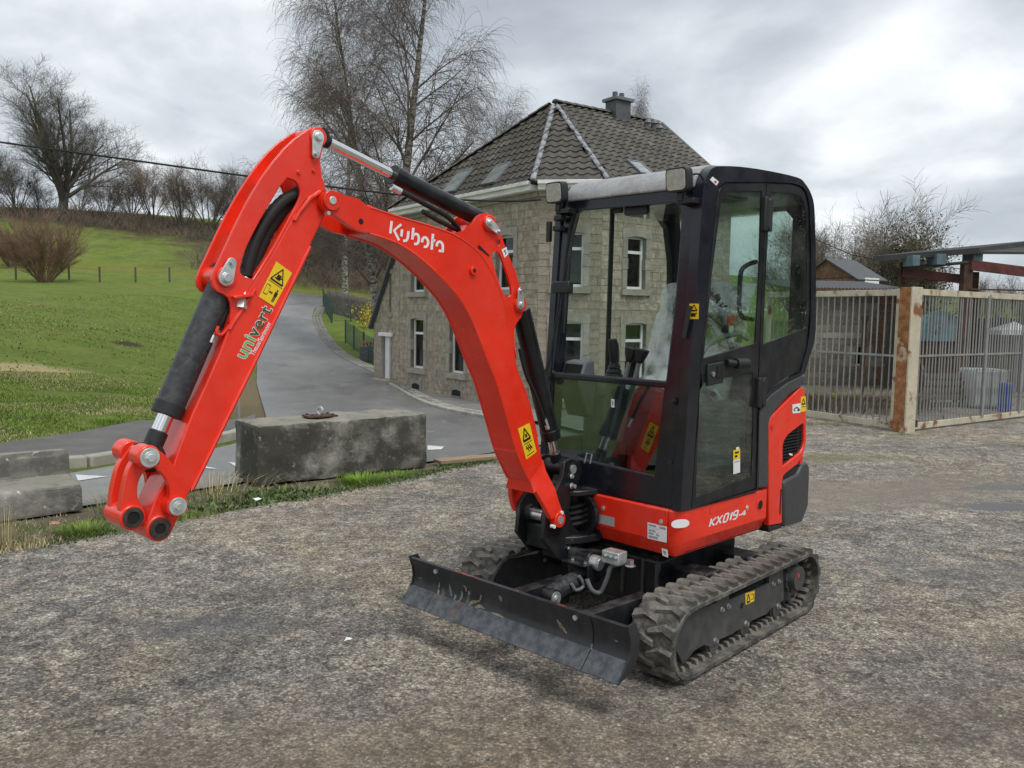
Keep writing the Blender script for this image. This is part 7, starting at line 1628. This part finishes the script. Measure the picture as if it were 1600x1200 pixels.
# loose stones on the yard, too many to count
rs_ = random.Random(21); m = MB()
mat('pebble', (0.21, 0.20, 0.175), 0.9, var=0.3, scale=3, island=0.7, bump=0.3)
def stone(m, x, y, z, r):
    k_ = 6; vs = [(x, y, z + r * rs_.uniform(.5, .8))]
    for a in range(k_): g = a * math.pi / 3 + rs_.uniform(-.3, .3); q = r * rs_.uniform(.7, 1.25); vs.append((x + q * math.cos(g), y + q * math.sin(g), z + rs_.uniform(-.1, .25) * r))
    m.add(vs, [(0, 1 + i, 1 + (i + 1) % k_) for i in range(k_)])
for i in range(9000):
    Y = 2.2 + 11 * rs_.random() ** 1.6; X = (rs_.random() * 1.5 - 0.75) * Y
    if X < -0.62 * Y: continue
    if (seg_dist([(X, Y)], YARD)[0] if Y > 4.5 else -1) > -0.02: continue
    stone(m, X, Y, 0.0, rs_.choice((0.003, 0.003, 0.004, 0.004, 0.005, 0.008)) * (1 + 0.04 * Y))
o = m.build('gravel', 'pebble', smooth=False, recalc=False); tag(o, 'loose grit and small stones scattered over the asphalt yard', 'gravel', kind='stuff')

# ================================================================== grass and weeds
mat('grass_blade', (0.160, 0.230, 0.046), 0.7, var=0.2, scale=0.8, island=0.45, spec=0.25)
mat('grass_fresh', (0.150, 0.255, 0.032), 0.65, var=0.15, scale=1.2, island=0.35, spec=0.25)
mat('grass_dry', (0.40, 0.33, 0.19), 0.8, var=0.2, scale=1.5, island=0.40, spec=0.2)
mat('weed_leaf', (0.105, 0.150, 0.050), 0.7, var=0.2, scale=2, island=0.45, spec=0.25)
mat('bark', (0.125, 0.112, 0.097), 0.9, var=0.3, scale=6, bump=0.5, bscale=20, stretch=(4, 4, 1))
mat('birch_bark', (0.36, 0.34, 0.30), 0.8, col2=(0.07, 0.06, 0.05), scale=5, lo=0.46, hi=0.56, bump=0.3, bscale=20, stretch=(1.0, 1.0, 2.2))
mat('twig', (0.15, 0.13, 0.115), 0.9, var=0.3, scale=0.5)
mat('birch_twig', (0.165, 0.130, 0.112), 0.9, var=0.3, scale=0.5)
mat('willow_twig', (0.24, 0.150, 0.105), 0.85, var=0.3, scale=1.5)
mat('hedge_twig', (0.165, 0.132, 0.100), 0.9, var=0.35, scale=0.3)
mat('ivy_leaf', (0.085, 0.088, 0.035), 0.6, var=0.3, scale=0.6, island=0.5)
def blades(name, pos, hgt, width, material, lean_=0.5, seed=1, label=None, cat='grass'):
    """pos: N x 3 roots; every blade a bent sliver of three faces"""
    rg_ = np.random.default_rng(seed); P = np.asarray(pos, float); n = len(P)
    if n == 0: return None
    a = rg_.uniform(0, 2 * np.pi, n); h = hgt * rg_.uniform(0.5, 1.25, n) if np.isscalar(hgt) else hgt * rg_.uniform(0.6, 1.2, n)
    w = width * rg_.uniform(0.6, 1.3, n); ln_ = lean_ * rg_.uniform(0.1, 1.2, n) * h
    dx_, dy_ = np.cos(a), np.sin(a); tx, ty = -dy_, dx_
    V = np.zeros((n, 5, 3))
    for k_, (f, zf, lf) in enumerate(((1, 0, 0), (-1, 0, 0), (.8, .55, .3), (-.8, .55, .3), (0, 1, 1))):
        V[:, k_, 0] = P[:, 0] + tx * w * f / 2 + dx_ * ln_ * lf; V[:, k_, 1] = P[:, 1] + ty * w * f / 2 + dy_ * ln_ * lf; V[:, k_, 2] = P[:, 2] + h * zf * (1 - 0.25 * lf * lean_)
    i0 = np.arange(n) * 5
    F = np.concatenate([np.stack([i0, i0 + 1, i0 + 3], 1), np.stack([i0, i0 + 3, i0 + 2], 1), np.stack([i0 + 2, i0 + 3, i0 + 4], 1)])
    me = bpy.data.meshes.new(name); me.from_pydata(V.reshape(-1, 3).tolist(), [], F.tolist()); me.materials.append(MATS[material])
    o = link(name, me); return tag(o, label, cat, kind='stuff')
rv = np.random.default_rng(4)
def scatter_poly(poly, n, zoff=0.0, keep=None):
    xs, ys = [p[0] for p in poly], [p[1] for p in poly]
    P = np.stack([rv.uniform(min(xs), max(xs), n), rv.uniform(min(ys), max(ys), n)], 1)
    P = P[seg_dist(P, poly) < 0]
    if keep is not None: P = P[keep(P)]
    z = np.concatenate([terrain(P[i:i + 20000]) for i in range(0, len(P), 20000)]) if len(P) else np.zeros(0)
    return np.column_stack([P, z + zoff])
VZ = [(-6.5, 2.0), (-5.2, 4.8), (-4.1, 6.1), (-3.2, 7.05), (-2.5, 7.9), (-1.2, 8.7), (-0.7, 9.0), (-0.75, 8.35), (-0.97, 7.97), (-1.5, 7.36), (-2.15, 6.63), (-2.75, 5.9), (-3.05, 5.60), (-3.6, 5.02), (-6.0, 2.0)]
def clump(P, sc=1.1, thr=0.0, off=0.0): return np.array([mnoise.noise(Vector((x * sc + off, y * sc, 0.3))) > thr for x, y in P])
blades('verge_grass', scatter_poly(VZ, 26000, 0.0, lambda P: clump(P, 2.2, 0.10)), 0.05, 0.007, 'grass_blade', 0.7, 2, 'short green grass patches growing on the verge')
blades('dry_grass', scatter_poly(VZ, 20000, 0.0, lambda P: clump(P, 1.3, 0.06, 9)), 0.06, 0.006, 'grass_dry', 1.0, 3, 'dry straw coloured grass lying on the verge')
blades('verge_weeds', scatter_poly(VZ, 14000, 0.0, lambda P: clump(P, 2.4, 0.12, 20)), 0.04, 0.022, 'weed_leaf', 1.2, 5, 'low leafy weeds on the verge')
def tuft(name, u, v, n, r, h, material, label, seed, z=0.0, w=0.008, ln_=0.6, ry=None, far=None):
    p = ground(u, v, z) if far is None else on(u, v); g = np.random.default_rng(seed); a = g.uniform(0, 6.283, n); q = r * np.sqrt(g.uniform(0, 1, n))
    P = np.column_stack([p.x + q * np.cos(a), p.y + q * np.sin(a) * (ry or 1), np.full(n, z)])
    if far is None and v > 700: P = P[seg_dist(P[:, :2], YARD) > -0.06]; q = q[:len(P)]
    n = len(P); P[:, 2] = terrain(P[:, :2])
    if far is None: P[:, 2] = np.maximum(P[:, 2], -0.03)
    blades(name, P, h * (1.15 - 0.6 * q / r), w, material, ln_, seed, label)
tuft('grass_tuft', 565, 752, 420, 0.26, 0.15, 'grass_fresh', 'bright fresh grass tuft in front of the large concrete block', 31)
tuft('grass_tuft', 625, 742, 240, 0.24, 0.08, 'grass_fresh', 'low bright grass at the right foot of the large concrete block', 32)
tuft('grass_tuft', 132, 832, 350, 0.20, 0.15, 'grass_blade', 'green grass tuft below the arm linkage on the verge', 33)
tuft('grass_tuft', 50, 855, 700, 0.26, 0.09, 'grass_dry', 'yellowish low grass cushion at the yard edge on the left', 34)
tuft('grass_tuft', 300, 812, 260, 0.28, 0.10, 'grass_blade', 'green grass tuft right of the arm tip on the verge', 35)
tuft('weed_cushion', 480, 772, 420, 0.60, 0.09, 'weed_leaf', 'leafy green weeds in front of the large concrete block', 36, w=0.025, ln_=1.0, ry=0.5)
tuft('weed_cushion', 390, 785, 380, 0.55, 0.08, 'weed_leaf', 'leafy weeds near the left corner of the large concrete block', 37, w=0.022, ln_=1.0, ry=0.5)
tuft('dry_stalks', 330, 770, 150, 0.50, 0.30, 'grass_dry', 'tall dry stalks between the arm and the large concrete block', 38, w=0.006, ln_=1.0)
tuft('dry_stalks', 195, 800, 160, 0.25, 0.38, 'grass_dry', 'dry brown stalks behind the arm linkage', 39, w=0.006, ln_=0.9)
tuft('dry_stalks', 8, 850, 40, 0.10, 0.45, 'grass_dry', 'few dry stalks at the left picture edge', 40, w=0.005, ln_=0.4)
tuft('grass_tuft', 1415, 678, 500, 0.5, 0.07, 'grass_blade', 'short grass at the foot of the rusty gate post', 41, ry=0.3)
tuft('grass_tuft', 1290, 662, 500, 0.5, 0.10, 'grass_dry', 'dry grass along the foot of the left fence panel', 42, ry=0.5)
tuft('grass_tuft', 168, 662, 110, 0.25, 0.17, 'grass_fresh', 'taller green grass clump on the meadow edge behind the arm', 43, w=0.012, far=1)
fr_ = [(x, y) for x, y in YARD[1:9]]; fp_ = []
for (ax, ay), (bx, by) in zip(fr_, fr_[1:]):
    k_ = int(math.hypot(bx - ax, by - ay) * 900); tt = rv.uniform(0, 1, k_); off = rv.normal(0.04, 0.07, k_); l = math.hypot(bx - ax, by - ay); nx, ny = -(by - ay) / l, (bx - ax) / l
    fp_.append(np.column_stack([ax + (bx - ax) * tt + nx * off, ay + (by - ay) * tt + ny * off, np.full(k_, 0.0)]))
fp_ = np.concatenate(fp_); fp_ = fp_[clump(fp_[:, :2], 2.2, -0.08, 4)]
blades('edge_moss', fp_, 0.022, 0.012, 'weed_leaf', 1.2, 51, 'low moss and weeds creeping over the asphalt edge')
# brambles behind the left fence panel
tuft('dead_brush', 1330, 640, 1500, 1.6, 0.75, 'hedge_twig', 'dead brown brush behind the left fence panel', 44, w=0.010, ln_=0.9, ry=0.5)
front = [tuple(on(u, v)[:2]) for u, v in ((-40, 700), (60, 694), (127, 684), (215, 664), (300, 664), (290, 615), (150, 585), (-40, 580))]
blades('meadow_grass', scatter_poly(front, 60000, 0.0, lambda P: clump(P, 0.8, -0.35, 2)), 0.045, 0.011, 'grass_blade', 0.7, 6, 'meadow grass along the far side of the footpath')
mid_ = [tuple(on(u, v)[:2]) for u, v in ((-40, 590), (150, 592), (380, 600), (395, 540), (380, 480), (-40, 470))]
blades('meadow_grass', scatter_poly(mid_, 16000, 0.0, lambda P: clump(P, 0.35, -0.3, 2)), 0.06, 0.030, 'grass_blade', 0.9, 16, 'meadow grass on the open slope left of the road')
blades('meadow_grass_dry', scatter_poly(mid_, 3000, 0.0, lambda P: clump(P, 0.3, 0.0, 7)), 0.05, 0.028, 'grass_dry', 0.9, 17, 'yellowed grass on the open slope left of the road')
blades('meadow_grass_dry', scatter_poly(front, 30000, 0.0, lambda P: clump(P, 0.7, -0.1, 5)), 0.045, 0.010, 'grass_dry', 0.9, 7, 'yellowed grass mixed into the meadow edge')

# ================================================================== trees and shrubs
def seg_mesh(name, segs, material, sides=3):
    S = np.array([(*p, *q, a, b) for p, q, a, b in segs], float); n = len(S)
    p, q, ra, rb = S[:, :3], S[:, 3:6], S[:, 6], S[:, 7]
    d = q - p; d /= np.maximum(np.linalg.norm(d, axis=1, keepdims=True), 1e-9)
    ref = np.where(np.abs(d[:, 2:3]) < 0.9, [[0, 0, 1.]], [[1., 0, 0]]); u = np.cross(d, ref); u /= np.linalg.norm(u, axis=1, keepdims=True); w = np.cross(d, u)
    V = np.zeros((n, 2 * sides, 3))
    for j in range(sides):
        g = 2 * np.pi * j / sides; o_ = u * np.cos(g) + w * np.sin(g)
        V[:, j] = p + o_ * ra[:, None]; V[:, sides + j] = q + o_ * rb[:, None]
    i0 = np.arange(n)[:, None] * 2 * sides
    F = np.concatenate([i0 + np.array([[j, (j + 1) % sides, sides + (j + 1) % sides, sides + j]]) for j in range(sides)])
    me = bpy.data.meshes.new(name); me.from_pydata(V.reshape(-1, 3).tolist(), [], F.tolist()); me.materials.append(MATS[material])
    me.polygons.foreach_set('use_smooth', [True] * len(me.polygons)); return me
GA = [0.0]
def grow(rg_, p, d, L_, r, lv, P, out):
    n = P['n'][lv]; st_ = L_ / n; last = lv == len(P['n']) - 1
    for i in range(n):
        t = (i + 1) / n
        wv = P['wob'][lv]
        d = Vector((d.x + rg_.uniform(-wv, wv), d.y + rg_.uniform(-wv, wv), d.z + rg_.uniform(-wv, wv) + P['trop'][lv] * (0.4 + t))).normalized()
        q = p + d * st_; r1 = r * (1 - t * P['tap'][lv]) if True else r
        out.append((lv, p, q, r * (1 - (t - 1 / n) * P['tap'][lv]), r1)); p = q
        if not last and t >= P['start'][lv]:
            k_ = P['kids'][lv]; k_ = int(k_) + (rg_.random() < k_ - int(k_))
            for _ in range(k_):
                ang = R(rg_.uniform(*P['ang'][lv])); GA[0] += 2.4; az = GA[0] + rg_.uniform(-.6, .6)
                ref = Vector((0, 0, 1)) if abs(d.z) < 0.95 else Vector((1, 0, 0)); u = d.cross(ref).normalized(); w = d.cross(u)
                nd = d * math.cos(ang) + (u * math.cos(az) + w * math.sin(az)) * math.sin(ang)
                grow(rg_, p - d * st_ * rg_.random() * 0.8, nd, P['len'][lv + 1] * rg_.uniform(0.65, 1.2) * (1 - P['short'][lv] * t), max(P['rmin'], r1 * P['rr'][lv]), lv + 1, P, out)
ASH = dict(n=[4, 8, 6, 5, 3], wob=[.05, .10, .14, .20, .25], trop=[0, .03, .035, .05, .05], tap=[.25, .75, .7, .6, .5], start=[.5, .25, .25, .2, 1], kids=[3.2, 1.7, 2.0, 2.0, 0], ang=[(10, 40), (22, 46), (25, 52), (25, 60), (0, 0)], len=[3.2, 12.0, 5.4, 2.6, 1.3], short=[0, .45, .35, .3, 0], rr=[.62, .45, .48, .5, 1], rmin=0.010)
BIRCH = dict(n=[16, 8, 5, 5], wob=[.03, .08, .16, .15], trop=[0.01, -.01, -.05, -.34], tap=[.88, .8, .6, .4], start=[.22, .2, .15, 1], kids=[2.3, 2.1, 2.4, 0], ang=[(24, 48), (20, 50), (20, 70), (0, 0)], len=[16, 5.8, 2.1, 1.5], short=[.6, .4, .2, 0], rr=[.40, .45, .55, 1], rmin=0.0055)
HEDGE = dict(n=[6, 5, 4, 3], wob=[.10, .15, .2, .25], trop=[.02, .03, .04, .03], tap=[.75, .7, .6, .5], start=[.25, .2, .2, 1], kids=[1.5, 1.6, 1.7, 0], ang=[(15, 45), (20, 50), (20, 60), (0, 0)], len=[6.0, 3.0, 1.7, 1.1], short=[.3, .3, .2, 0], rr=[.45, .45, .5, 1], rmin=0.009)
WILLOW = dict(n=[6, 5, 4], wob=[.10, .18, .24], trop=[.03, .05, .04], tap=[.75, .7, .5], start=[.25, .2, 1], kids=[2.0, 1.8, 0], ang=[(10, 28), (10, 30), (0, 0)], len=[5.4, 2.2, 1.1], short=[.35, .3, 0], rr=[.5, .6, 1], rmin=0.012)
def tree_meshes(kind, seed, P, h, bark, twig, stems=1, spread=0.0, r0=0.2, thick=1):
    rg_ = random.Random(seed); out = []
    for s in range(stems):
        a = rg_.uniform(0, 6.283); sp_ = spread * math.sqrt(rg_.random())
        d = Vector((math.cos(a) * sp_, math.sin(a) * sp_, 1)).normalized(); p = Vector((math.cos(a) * 0.25, math.sin(a) * 0.25, -0.2)) if stems > 1 else Vector((0, 0, -0.2))
        grow(rg_, p, d, h * rg_.uniform(0.8, 1.1) if stems > 1 else h, r0 * (rg_.uniform(.6, 1.1) if stems > 1 else 1), 0, P, out)
    A_ = [(tuple(p), tuple(q), a, b) for l, p, q, a, b in out if l < thick]; B2 = [(tuple(p), tuple(q), a, b) for l, p, q, a, b in out if l >= thick]
    return seg_mesh('trunk', A_, bark, 7), seg_mesh('crown', B2, twig, 3)
def plant(name, meshes, loc, rz, sc_, label, cat, group=None):
    o = tag(empty(name, loc, rz), label, cat, group); o.scale = (sc_,) * 3 if np.isscalar(sc_) else sc_
    for me in meshes: link(me.name.split('.')[0], me, o)
    return o
def foot(u, v, Y):
    p = at(u, v, Y); return Vector((p.x, Y, tz(p.x, Y)))
ash = tree_meshes('ash', 5, ASH, 3.0, 'bark', 'twig', r0=0.50, thick=3)
f = foot(98, 322, 100); s_ = (at(98, 102, 100).z - f.z) / 18.8; plant('bare_tree', ash, f, 0.4, (s_ * 1.35, s_ * 1.35, s_), 'tall round crowned bare tree on the hill at the left', 'tree')
hed = [tree_meshes('hedge', 50 + i, HEDGE, 6.0, 'bark', 'hedge_twig', stems=9, spread=0.75, r0=0.10, thick=1) for i in range(3)]
hl = ['bushy bare hedge tree {} on the hilltop'.format(s) for s in ('at the far left picture edge', 'just right of the far left edge', 'left of the tall round tree', 'at the foot of the tall round tree', 'right of the tall round tree', 'second right of the tall round tree', 'third right of the tall round tree', 'fourth right of the tall round tree', 'left of the arm top', 'behind the arm top')]
for i, (u, vt) in enumerate(((-15, 205), (28, 230), (62, 275), (125, 270), (165, 262), (205, 245), (238, 240), (285, 242), (325, 236), (372, 245))):
    f = foot(u, 340, 99 + (i * 37) % 7); plant('hedge_tree', hed[i % 3], f, i * 1.3, (at(u, vt, f.y).z - f.z) / 8.6, hl[i], 'tree', 'bare hedge trees along the hilltop')
# scrub on the bank below the hedge and beside the bend: one tangled mass
rb = random.Random(9); segs = []
for i in range(7000):
    if i < 2800: X, Y = rb.uniform(-68, -24), rb.uniform(93, 103)
    else: X, Y = rb.uniform(-30, -2), rb.uniform(75.5, 104)
    z = tz(X, Y) if i % 1 == 0 else 0
    p = Vector((X, Y, z - 0.1)); d = Vector((rb.uniform(-.8, .8), rb.uniform(-.8, .8), 1)).normalized(); L_ = rb.uniform(0.5, 1.6) * (1.5 if i >= 2800 else 1)
    for k_ in range(3):
        q = p + d * L_ / 3 * 1.4; segs.append((tuple(p), tuple(q), 0.03 - 0.006 * k_, 0.024 - 0.006 * k_)); p = q; d = (d + Vector((rb.uniform(-.5, .5), rb.uniform(-.5, .5), rb.uniform(-.5, .2)))).normalized()
o = link('scrub', seg_mesh('scrub', segs, 'hedge_twig', 3)); tag(o, 'tangled brown scrub on the bank below the hedge trees', 'scrub', kind='stuff')
wil = tree_meshes('willow', 77, WILLOW, 4.6, 'willow_twig', 'willow_twig', stems=46, spread=0.95, r0=0.045, thick=1)
f = on(70, 441); plant('bush', wil, f, 0.0, (at(70, 312, f.y).z - f.z) / 6.6, 'dense round reddish brown bush on the meadow at the left', 'bush')
f = on(18, 418); plant('bush', wil, f, 1.0, (at(18, 350, f.y).z - f.z) / 6.6, 'smaller reddish brown bush at the left picture edge', 'bush')
# wood behind the bend
wl_ = ['thin bare tree {} in the wood seen through the boom arch'.format(s) for s in ('leftmost', 'second from left', 'third from left', 'middle', 'right of the middle', 'third from right', 'second from right', 'rightmost')]
for i, (u, Y, vt) in enumerate(((488, 84, 300), (508, 90, 290), (525, 82, 330), (545, 92, 280), (562, 86, 300), (585, 95, 290), (610, 88, 300), (640, 90, 310))):
    f = foot(u, 440, Y); plant('wood_tree', hed[(i + 1) % 3], f, i * 2.1, (at(u, vt, Y).z - f.z) / 8.6, wl_[i], 'tree', 'bare trees in the wood at the bend')
# birches left of the house
b1 = tree_meshes('birch', 12, BIRCH, 16.0, 'birch_bark', 'birch_twig', r0=0.27, thick=1); b2 = tree_meshes('birch', 29, BIRCH, 15.0, 'birch_bark', 'birch_twig', r0=0.20, thick=1)
f = foot(604, 470, 36); plant('birch_tree', b1, f, 0.0, 1.12, 'large bare weeping birch with two toned trunk left of the house', 'tree').rotation_euler.y = 0.09
f = foot(597, 470, 37.5); t = plant('birch_tree', b2, f, 0.0, 1.08, 'second bare weeping birch with slimmer trunk leaning left', 'tree'); t.rotation_euler.y = -0.11
f = foot(540, 470, 62); plant('birch_tree', b2, f, 4.2, (1.3, 1.3, 1.15), 'bare birch further back left of the two large birches', 'tree')
f = foot(790, 470, 44); plant('birch_tree', b1, f, 4.0, (at(790, 178, 44).z - f.z) / 16.5, 'bare birch just behind the left roof slope', 'tree')
f = foot(985, 470, 50); s_ = (at(985, 124, 50).z - f.z) / 17.2; plant('birch_tree', b2, f, 1.0, (s_ * 0.5, s_ * 0.5, s_), 'bare birch top showing above the chimney', 'tree')
# trees to the right of the cab
f = foot(1300, 470, 52); plant('bare_tree', hed[0], f, 0.5, (at(1300, 328, 52).z - f.z) / 8.6, 'pale bare tree beside the cab above the fence', 'tree')
f = foot(1335, 470, 55); plant('bare_tree', hed[1], f, 2.5, (at(1335, 335, 55).z - f.z) / 8.6, 'bare tree between the pale tree and the ivy clad tree', 'tree')
ivt = tree_meshes('ivy', 91, HEDGE, 6.0, 'bark', 'hedge_twig', stems=7, spread=0.55, r0=0.12, thick=1)
f = foot(1405, 470, 42); s_ = (at(1405, 322, 42).z - f.z) / 7.6; t = plant('ivy_tree', ivt, f, 0.0, s_, 'bare tree thick with brown green ivy above the gate post', 'tree')
g_ = np.random.default_rng(8); NI = 24000
pts_ = g_.normal(0, 1, (NI, 3)) * np.array([0.85, 0.85, 1.15]) + np.array([0.3, 0, 3.9]); pts_ = pts_[(pts_[:, 2] > 0.8) & (pts_[:, 2] < 7.2)]
cl_ = np.array([mnoise.noise(Vector(p) * 1.1) > -0.05 for p in pts_]); pts_ = pts_[cl_]
n_ = len(pts_); a1 = g_.normal(0, 1, (n_, 3)); a1 /= np.linalg.norm(a1, axis=1, keepdims=True); a2 = np.cross(a1, g_.normal(0, 1, (n_, 3))); a2 /= np.linalg.norm(a2, axis=1, keepdims=True); sz = g_.uniform(.04, .085, (n_, 1))
V = np.stack([pts_ - a1 * sz, pts_ + a2 * sz * .7, pts_ + a1 * sz, pts_ - a2 * sz * .7], 1).reshape(-1, 3); me = bpy.data.meshes.new('ivy_leaves'); me.from_pydata(V.tolist(), [], (np.arange(n_)[:, None] * 4 + np.arange(4)[None]).tolist()); me.materials.append(MATS['ivy_leaf']); link('ivy_leaves', me, t)
for i, (u, Y, vt, lab) in enumerate(((1475, 60, 400, 'bare tree behind the left end of the shed roof'), (1540, 58, 425, 'bare tree seen below the shed roof on the right'), (1590, 56, 415, 'bare tree at the right picture edge under the shed roof'), (1255, 60, 330, 'bare tree hidden mostly behind the cab rear'))):
    f = foot(u, 470, Y); plant('bare_tree', hed[i % 3], f, i * 1.7, (at(u, vt, Y).z - f.z) / 8.6, lab, 'tree')

# ================================================================== fences, garden, overhead cable
mat('green_wire', (0.035, 0.075, 0.060), 0.5, var=0.2, scale=4)
mat('board_grey', (0.17, 0.155, 0.145), 0.9, var=0.2, scale=4, obj_rand=0.15)
mat('forsythia', (0.55, 0.42, 0.03), 0.7, var=0.2, scale=4, island=0.3)
t = tag(empty('field_fence'), 'low wooden post and wire fence across the far meadow', 'fence'); tops = []
for i, u in enumerate((-20, 25, 62, 108, 156, 212, 265, 312, 350)):
    p = on(u, 437 + (u > 150) * 4); m = MB(); m.tube([(p.x, p.y, p.z - 0.2), (p.x, p.y, p.z + 1.15)], 0.07, 6); m.build('post', 'weathered_wood', t); tops.append(p + Vector((0, 0, 0.95)))
for dz_ in (0, -0.4):
    m = MB(); m.tube([q + Vector((0, 0, dz_)) for q in tops], 0.012, 4); m.build('wire', 'grey_bar', t)
def wire_fence(name, px, h, lab, dens=0.14):
    root = tag(empty(name), lab, 'fence'); P = [on(u, v) for u, v in px]
    for a, b in zip(P, P[1:]):
        d = (b - a); n_ = max(2, int(d.length / dens)); m = MB()
        for i in range(n_): q = a + d * (i / n_); m.tube([q + Vector((0, 0, 0.05)), q + Vector((0, 0, h))], 0.006, 4, False)
        for k_ in range(7): z = 0.1 + (h - 0.1) * k_ / 6; m.tube([a + Vector((0, 0, z)), b + Vector((0, 0, z))], 0.007, 4, False)
        o = m.build('wire_panel', 'green_wire', root, smooth=False, recalc=False); o['kind'] = 'stuff'
    for q in P: m = MB(); m.cyl(q - Vector((0, 0, .1)), q + Vector((0, 0, h + 0.05)), 0.045, 8); m.build('post', 'green_wire', root)
wire_fence('garden_fence', [(584, 572), (568, 560), (553, 547), (540, 536)], 1.15, 'dark green wire fence beside the white door')
wire_fence('garden_fence', [(518, 505), (510, 491), (505, 480)], 1.3, 'green wire fence on the far bend of the road')
wire_fence('garden_fence', [(519, 503), (548, 503), (576, 503)], 0.9, 'low green wire fence across the garden lawn')
t = tag(empty('board_fence'), 'grey vertical board fence at the back of the garden', 'fence')
a, b = on(506, 474), on(592, 474); a, b = foot(512, 474, 58), foot(592, 474, 52)
for i in range(44):
    q = a + (b - a) * (i / 43); q.z = tz(q.x, q.y); m = MB(); m.box((q.x, q.y, q.z + 0.75), (0.15, 0.03, 1.5 + random.uniform(-.06, .06))); m.build('board', 'board_grey', t)
p = foot(579, 474, 51); g = np.random.default_rng(3); n_ = 700
P = np.column_stack([p.x + g.normal(0, .45, n_), p.y - .6 + g.normal(0, .3, n_), p.z + 0.7 + g.normal(0, .4, n_)]); o = blades('forsythia_shrub', P, 0.10, 0.07, 'forsythia', 1.0, 8, None, None)
o['label'] = 'small yellow flowering shrub by the board fence'; o['category'] = 'shrub'; del o['kind']
p = on(574, 566); t = tag(empty('planter', (p.x + 0.1, p.y + 0.3, p.z)), 'dark planter box with pink flowers beside the white door', 'planter')
m = MB(); m.box((0, 0, 0.35), (0.9, 0.5, 0.7)); m.build('box', 'slate', t, bevel=0.03)
mat('flower_pink', (0.30, 0.07, 0.09), 0.7, var=0.2, scale=5, island=0.3)
for i in range(5):
    m = MB(); m.tube([(-.3 + .15 * i, 0, .68), (-.3 + .15 * i, -.05, .85), (-.3 + .15 * i, -.05, .96)], [.03, .06, .02], 7); m.build('flower', 'flower_pink', t)
q = [at(u, v, Y) for u, v, Y in ((-160, 196, 23), (0, 222, 22.5), (190, 248, 22.3), (385, 275, 22), (560, 297, 22), (700, 311, 21.9), (800, 314, 21.8), (845, 312, 21.6))]
m = MB(); m.tube(smoothpoly([tuple(p) for p in q], False, 5), 0.028, 6); o = m.build('overhead_cable', 'hose_rubber'); tag(o, 'black overhead cable running from the left sky to the house eaves', 'cable')
q = [at(u, v, 40) for u, v in ((1270, 372), (1330, 398), (1400, 412), (1500, 420))]
m = MB(); m.tube([tuple(p) for p in q], 0.02, 5); o = m.build('overhead_cable', 'hose_rubber'); tag(o, 'thin dark cable behind the cab sloping down to the right', 'cable')

# bare trees across the yard to the right of the photographer: they show only as reflections in the cab door
rt_ = random.Random(15); out = []
for (x, y, h) in ((20, 3, 7.5), (23, 6, 9), (21, 9, 7), (25, 12, 9.5), (24, 16, 8), (27, 1, 9), (28, 19, 9)):
    o_ = []
    for s_ in range(6):
        a_ = rt_.uniform(0, 6.283); q_ = 0.7 * math.sqrt(rt_.random()); grow(rt_, Vector((x, y, -0.1)), Vector((math.cos(a_) * q_, math.sin(a_) * q_, 1)).normalized(), h * 0.7, 0.11, 0, HEDGE, o_)
    out += [(tuple(p), tuple(q), max(a, 0.014), max(b, 0.012)) for l, p, q, a, b in o_]
o = link('tree_line', seg_mesh('tree_line', out, 'hedge_twig', 3)); tag(o, 'row of bare trees across the yard reflected in the cab door', 'trees', kind='stuff')
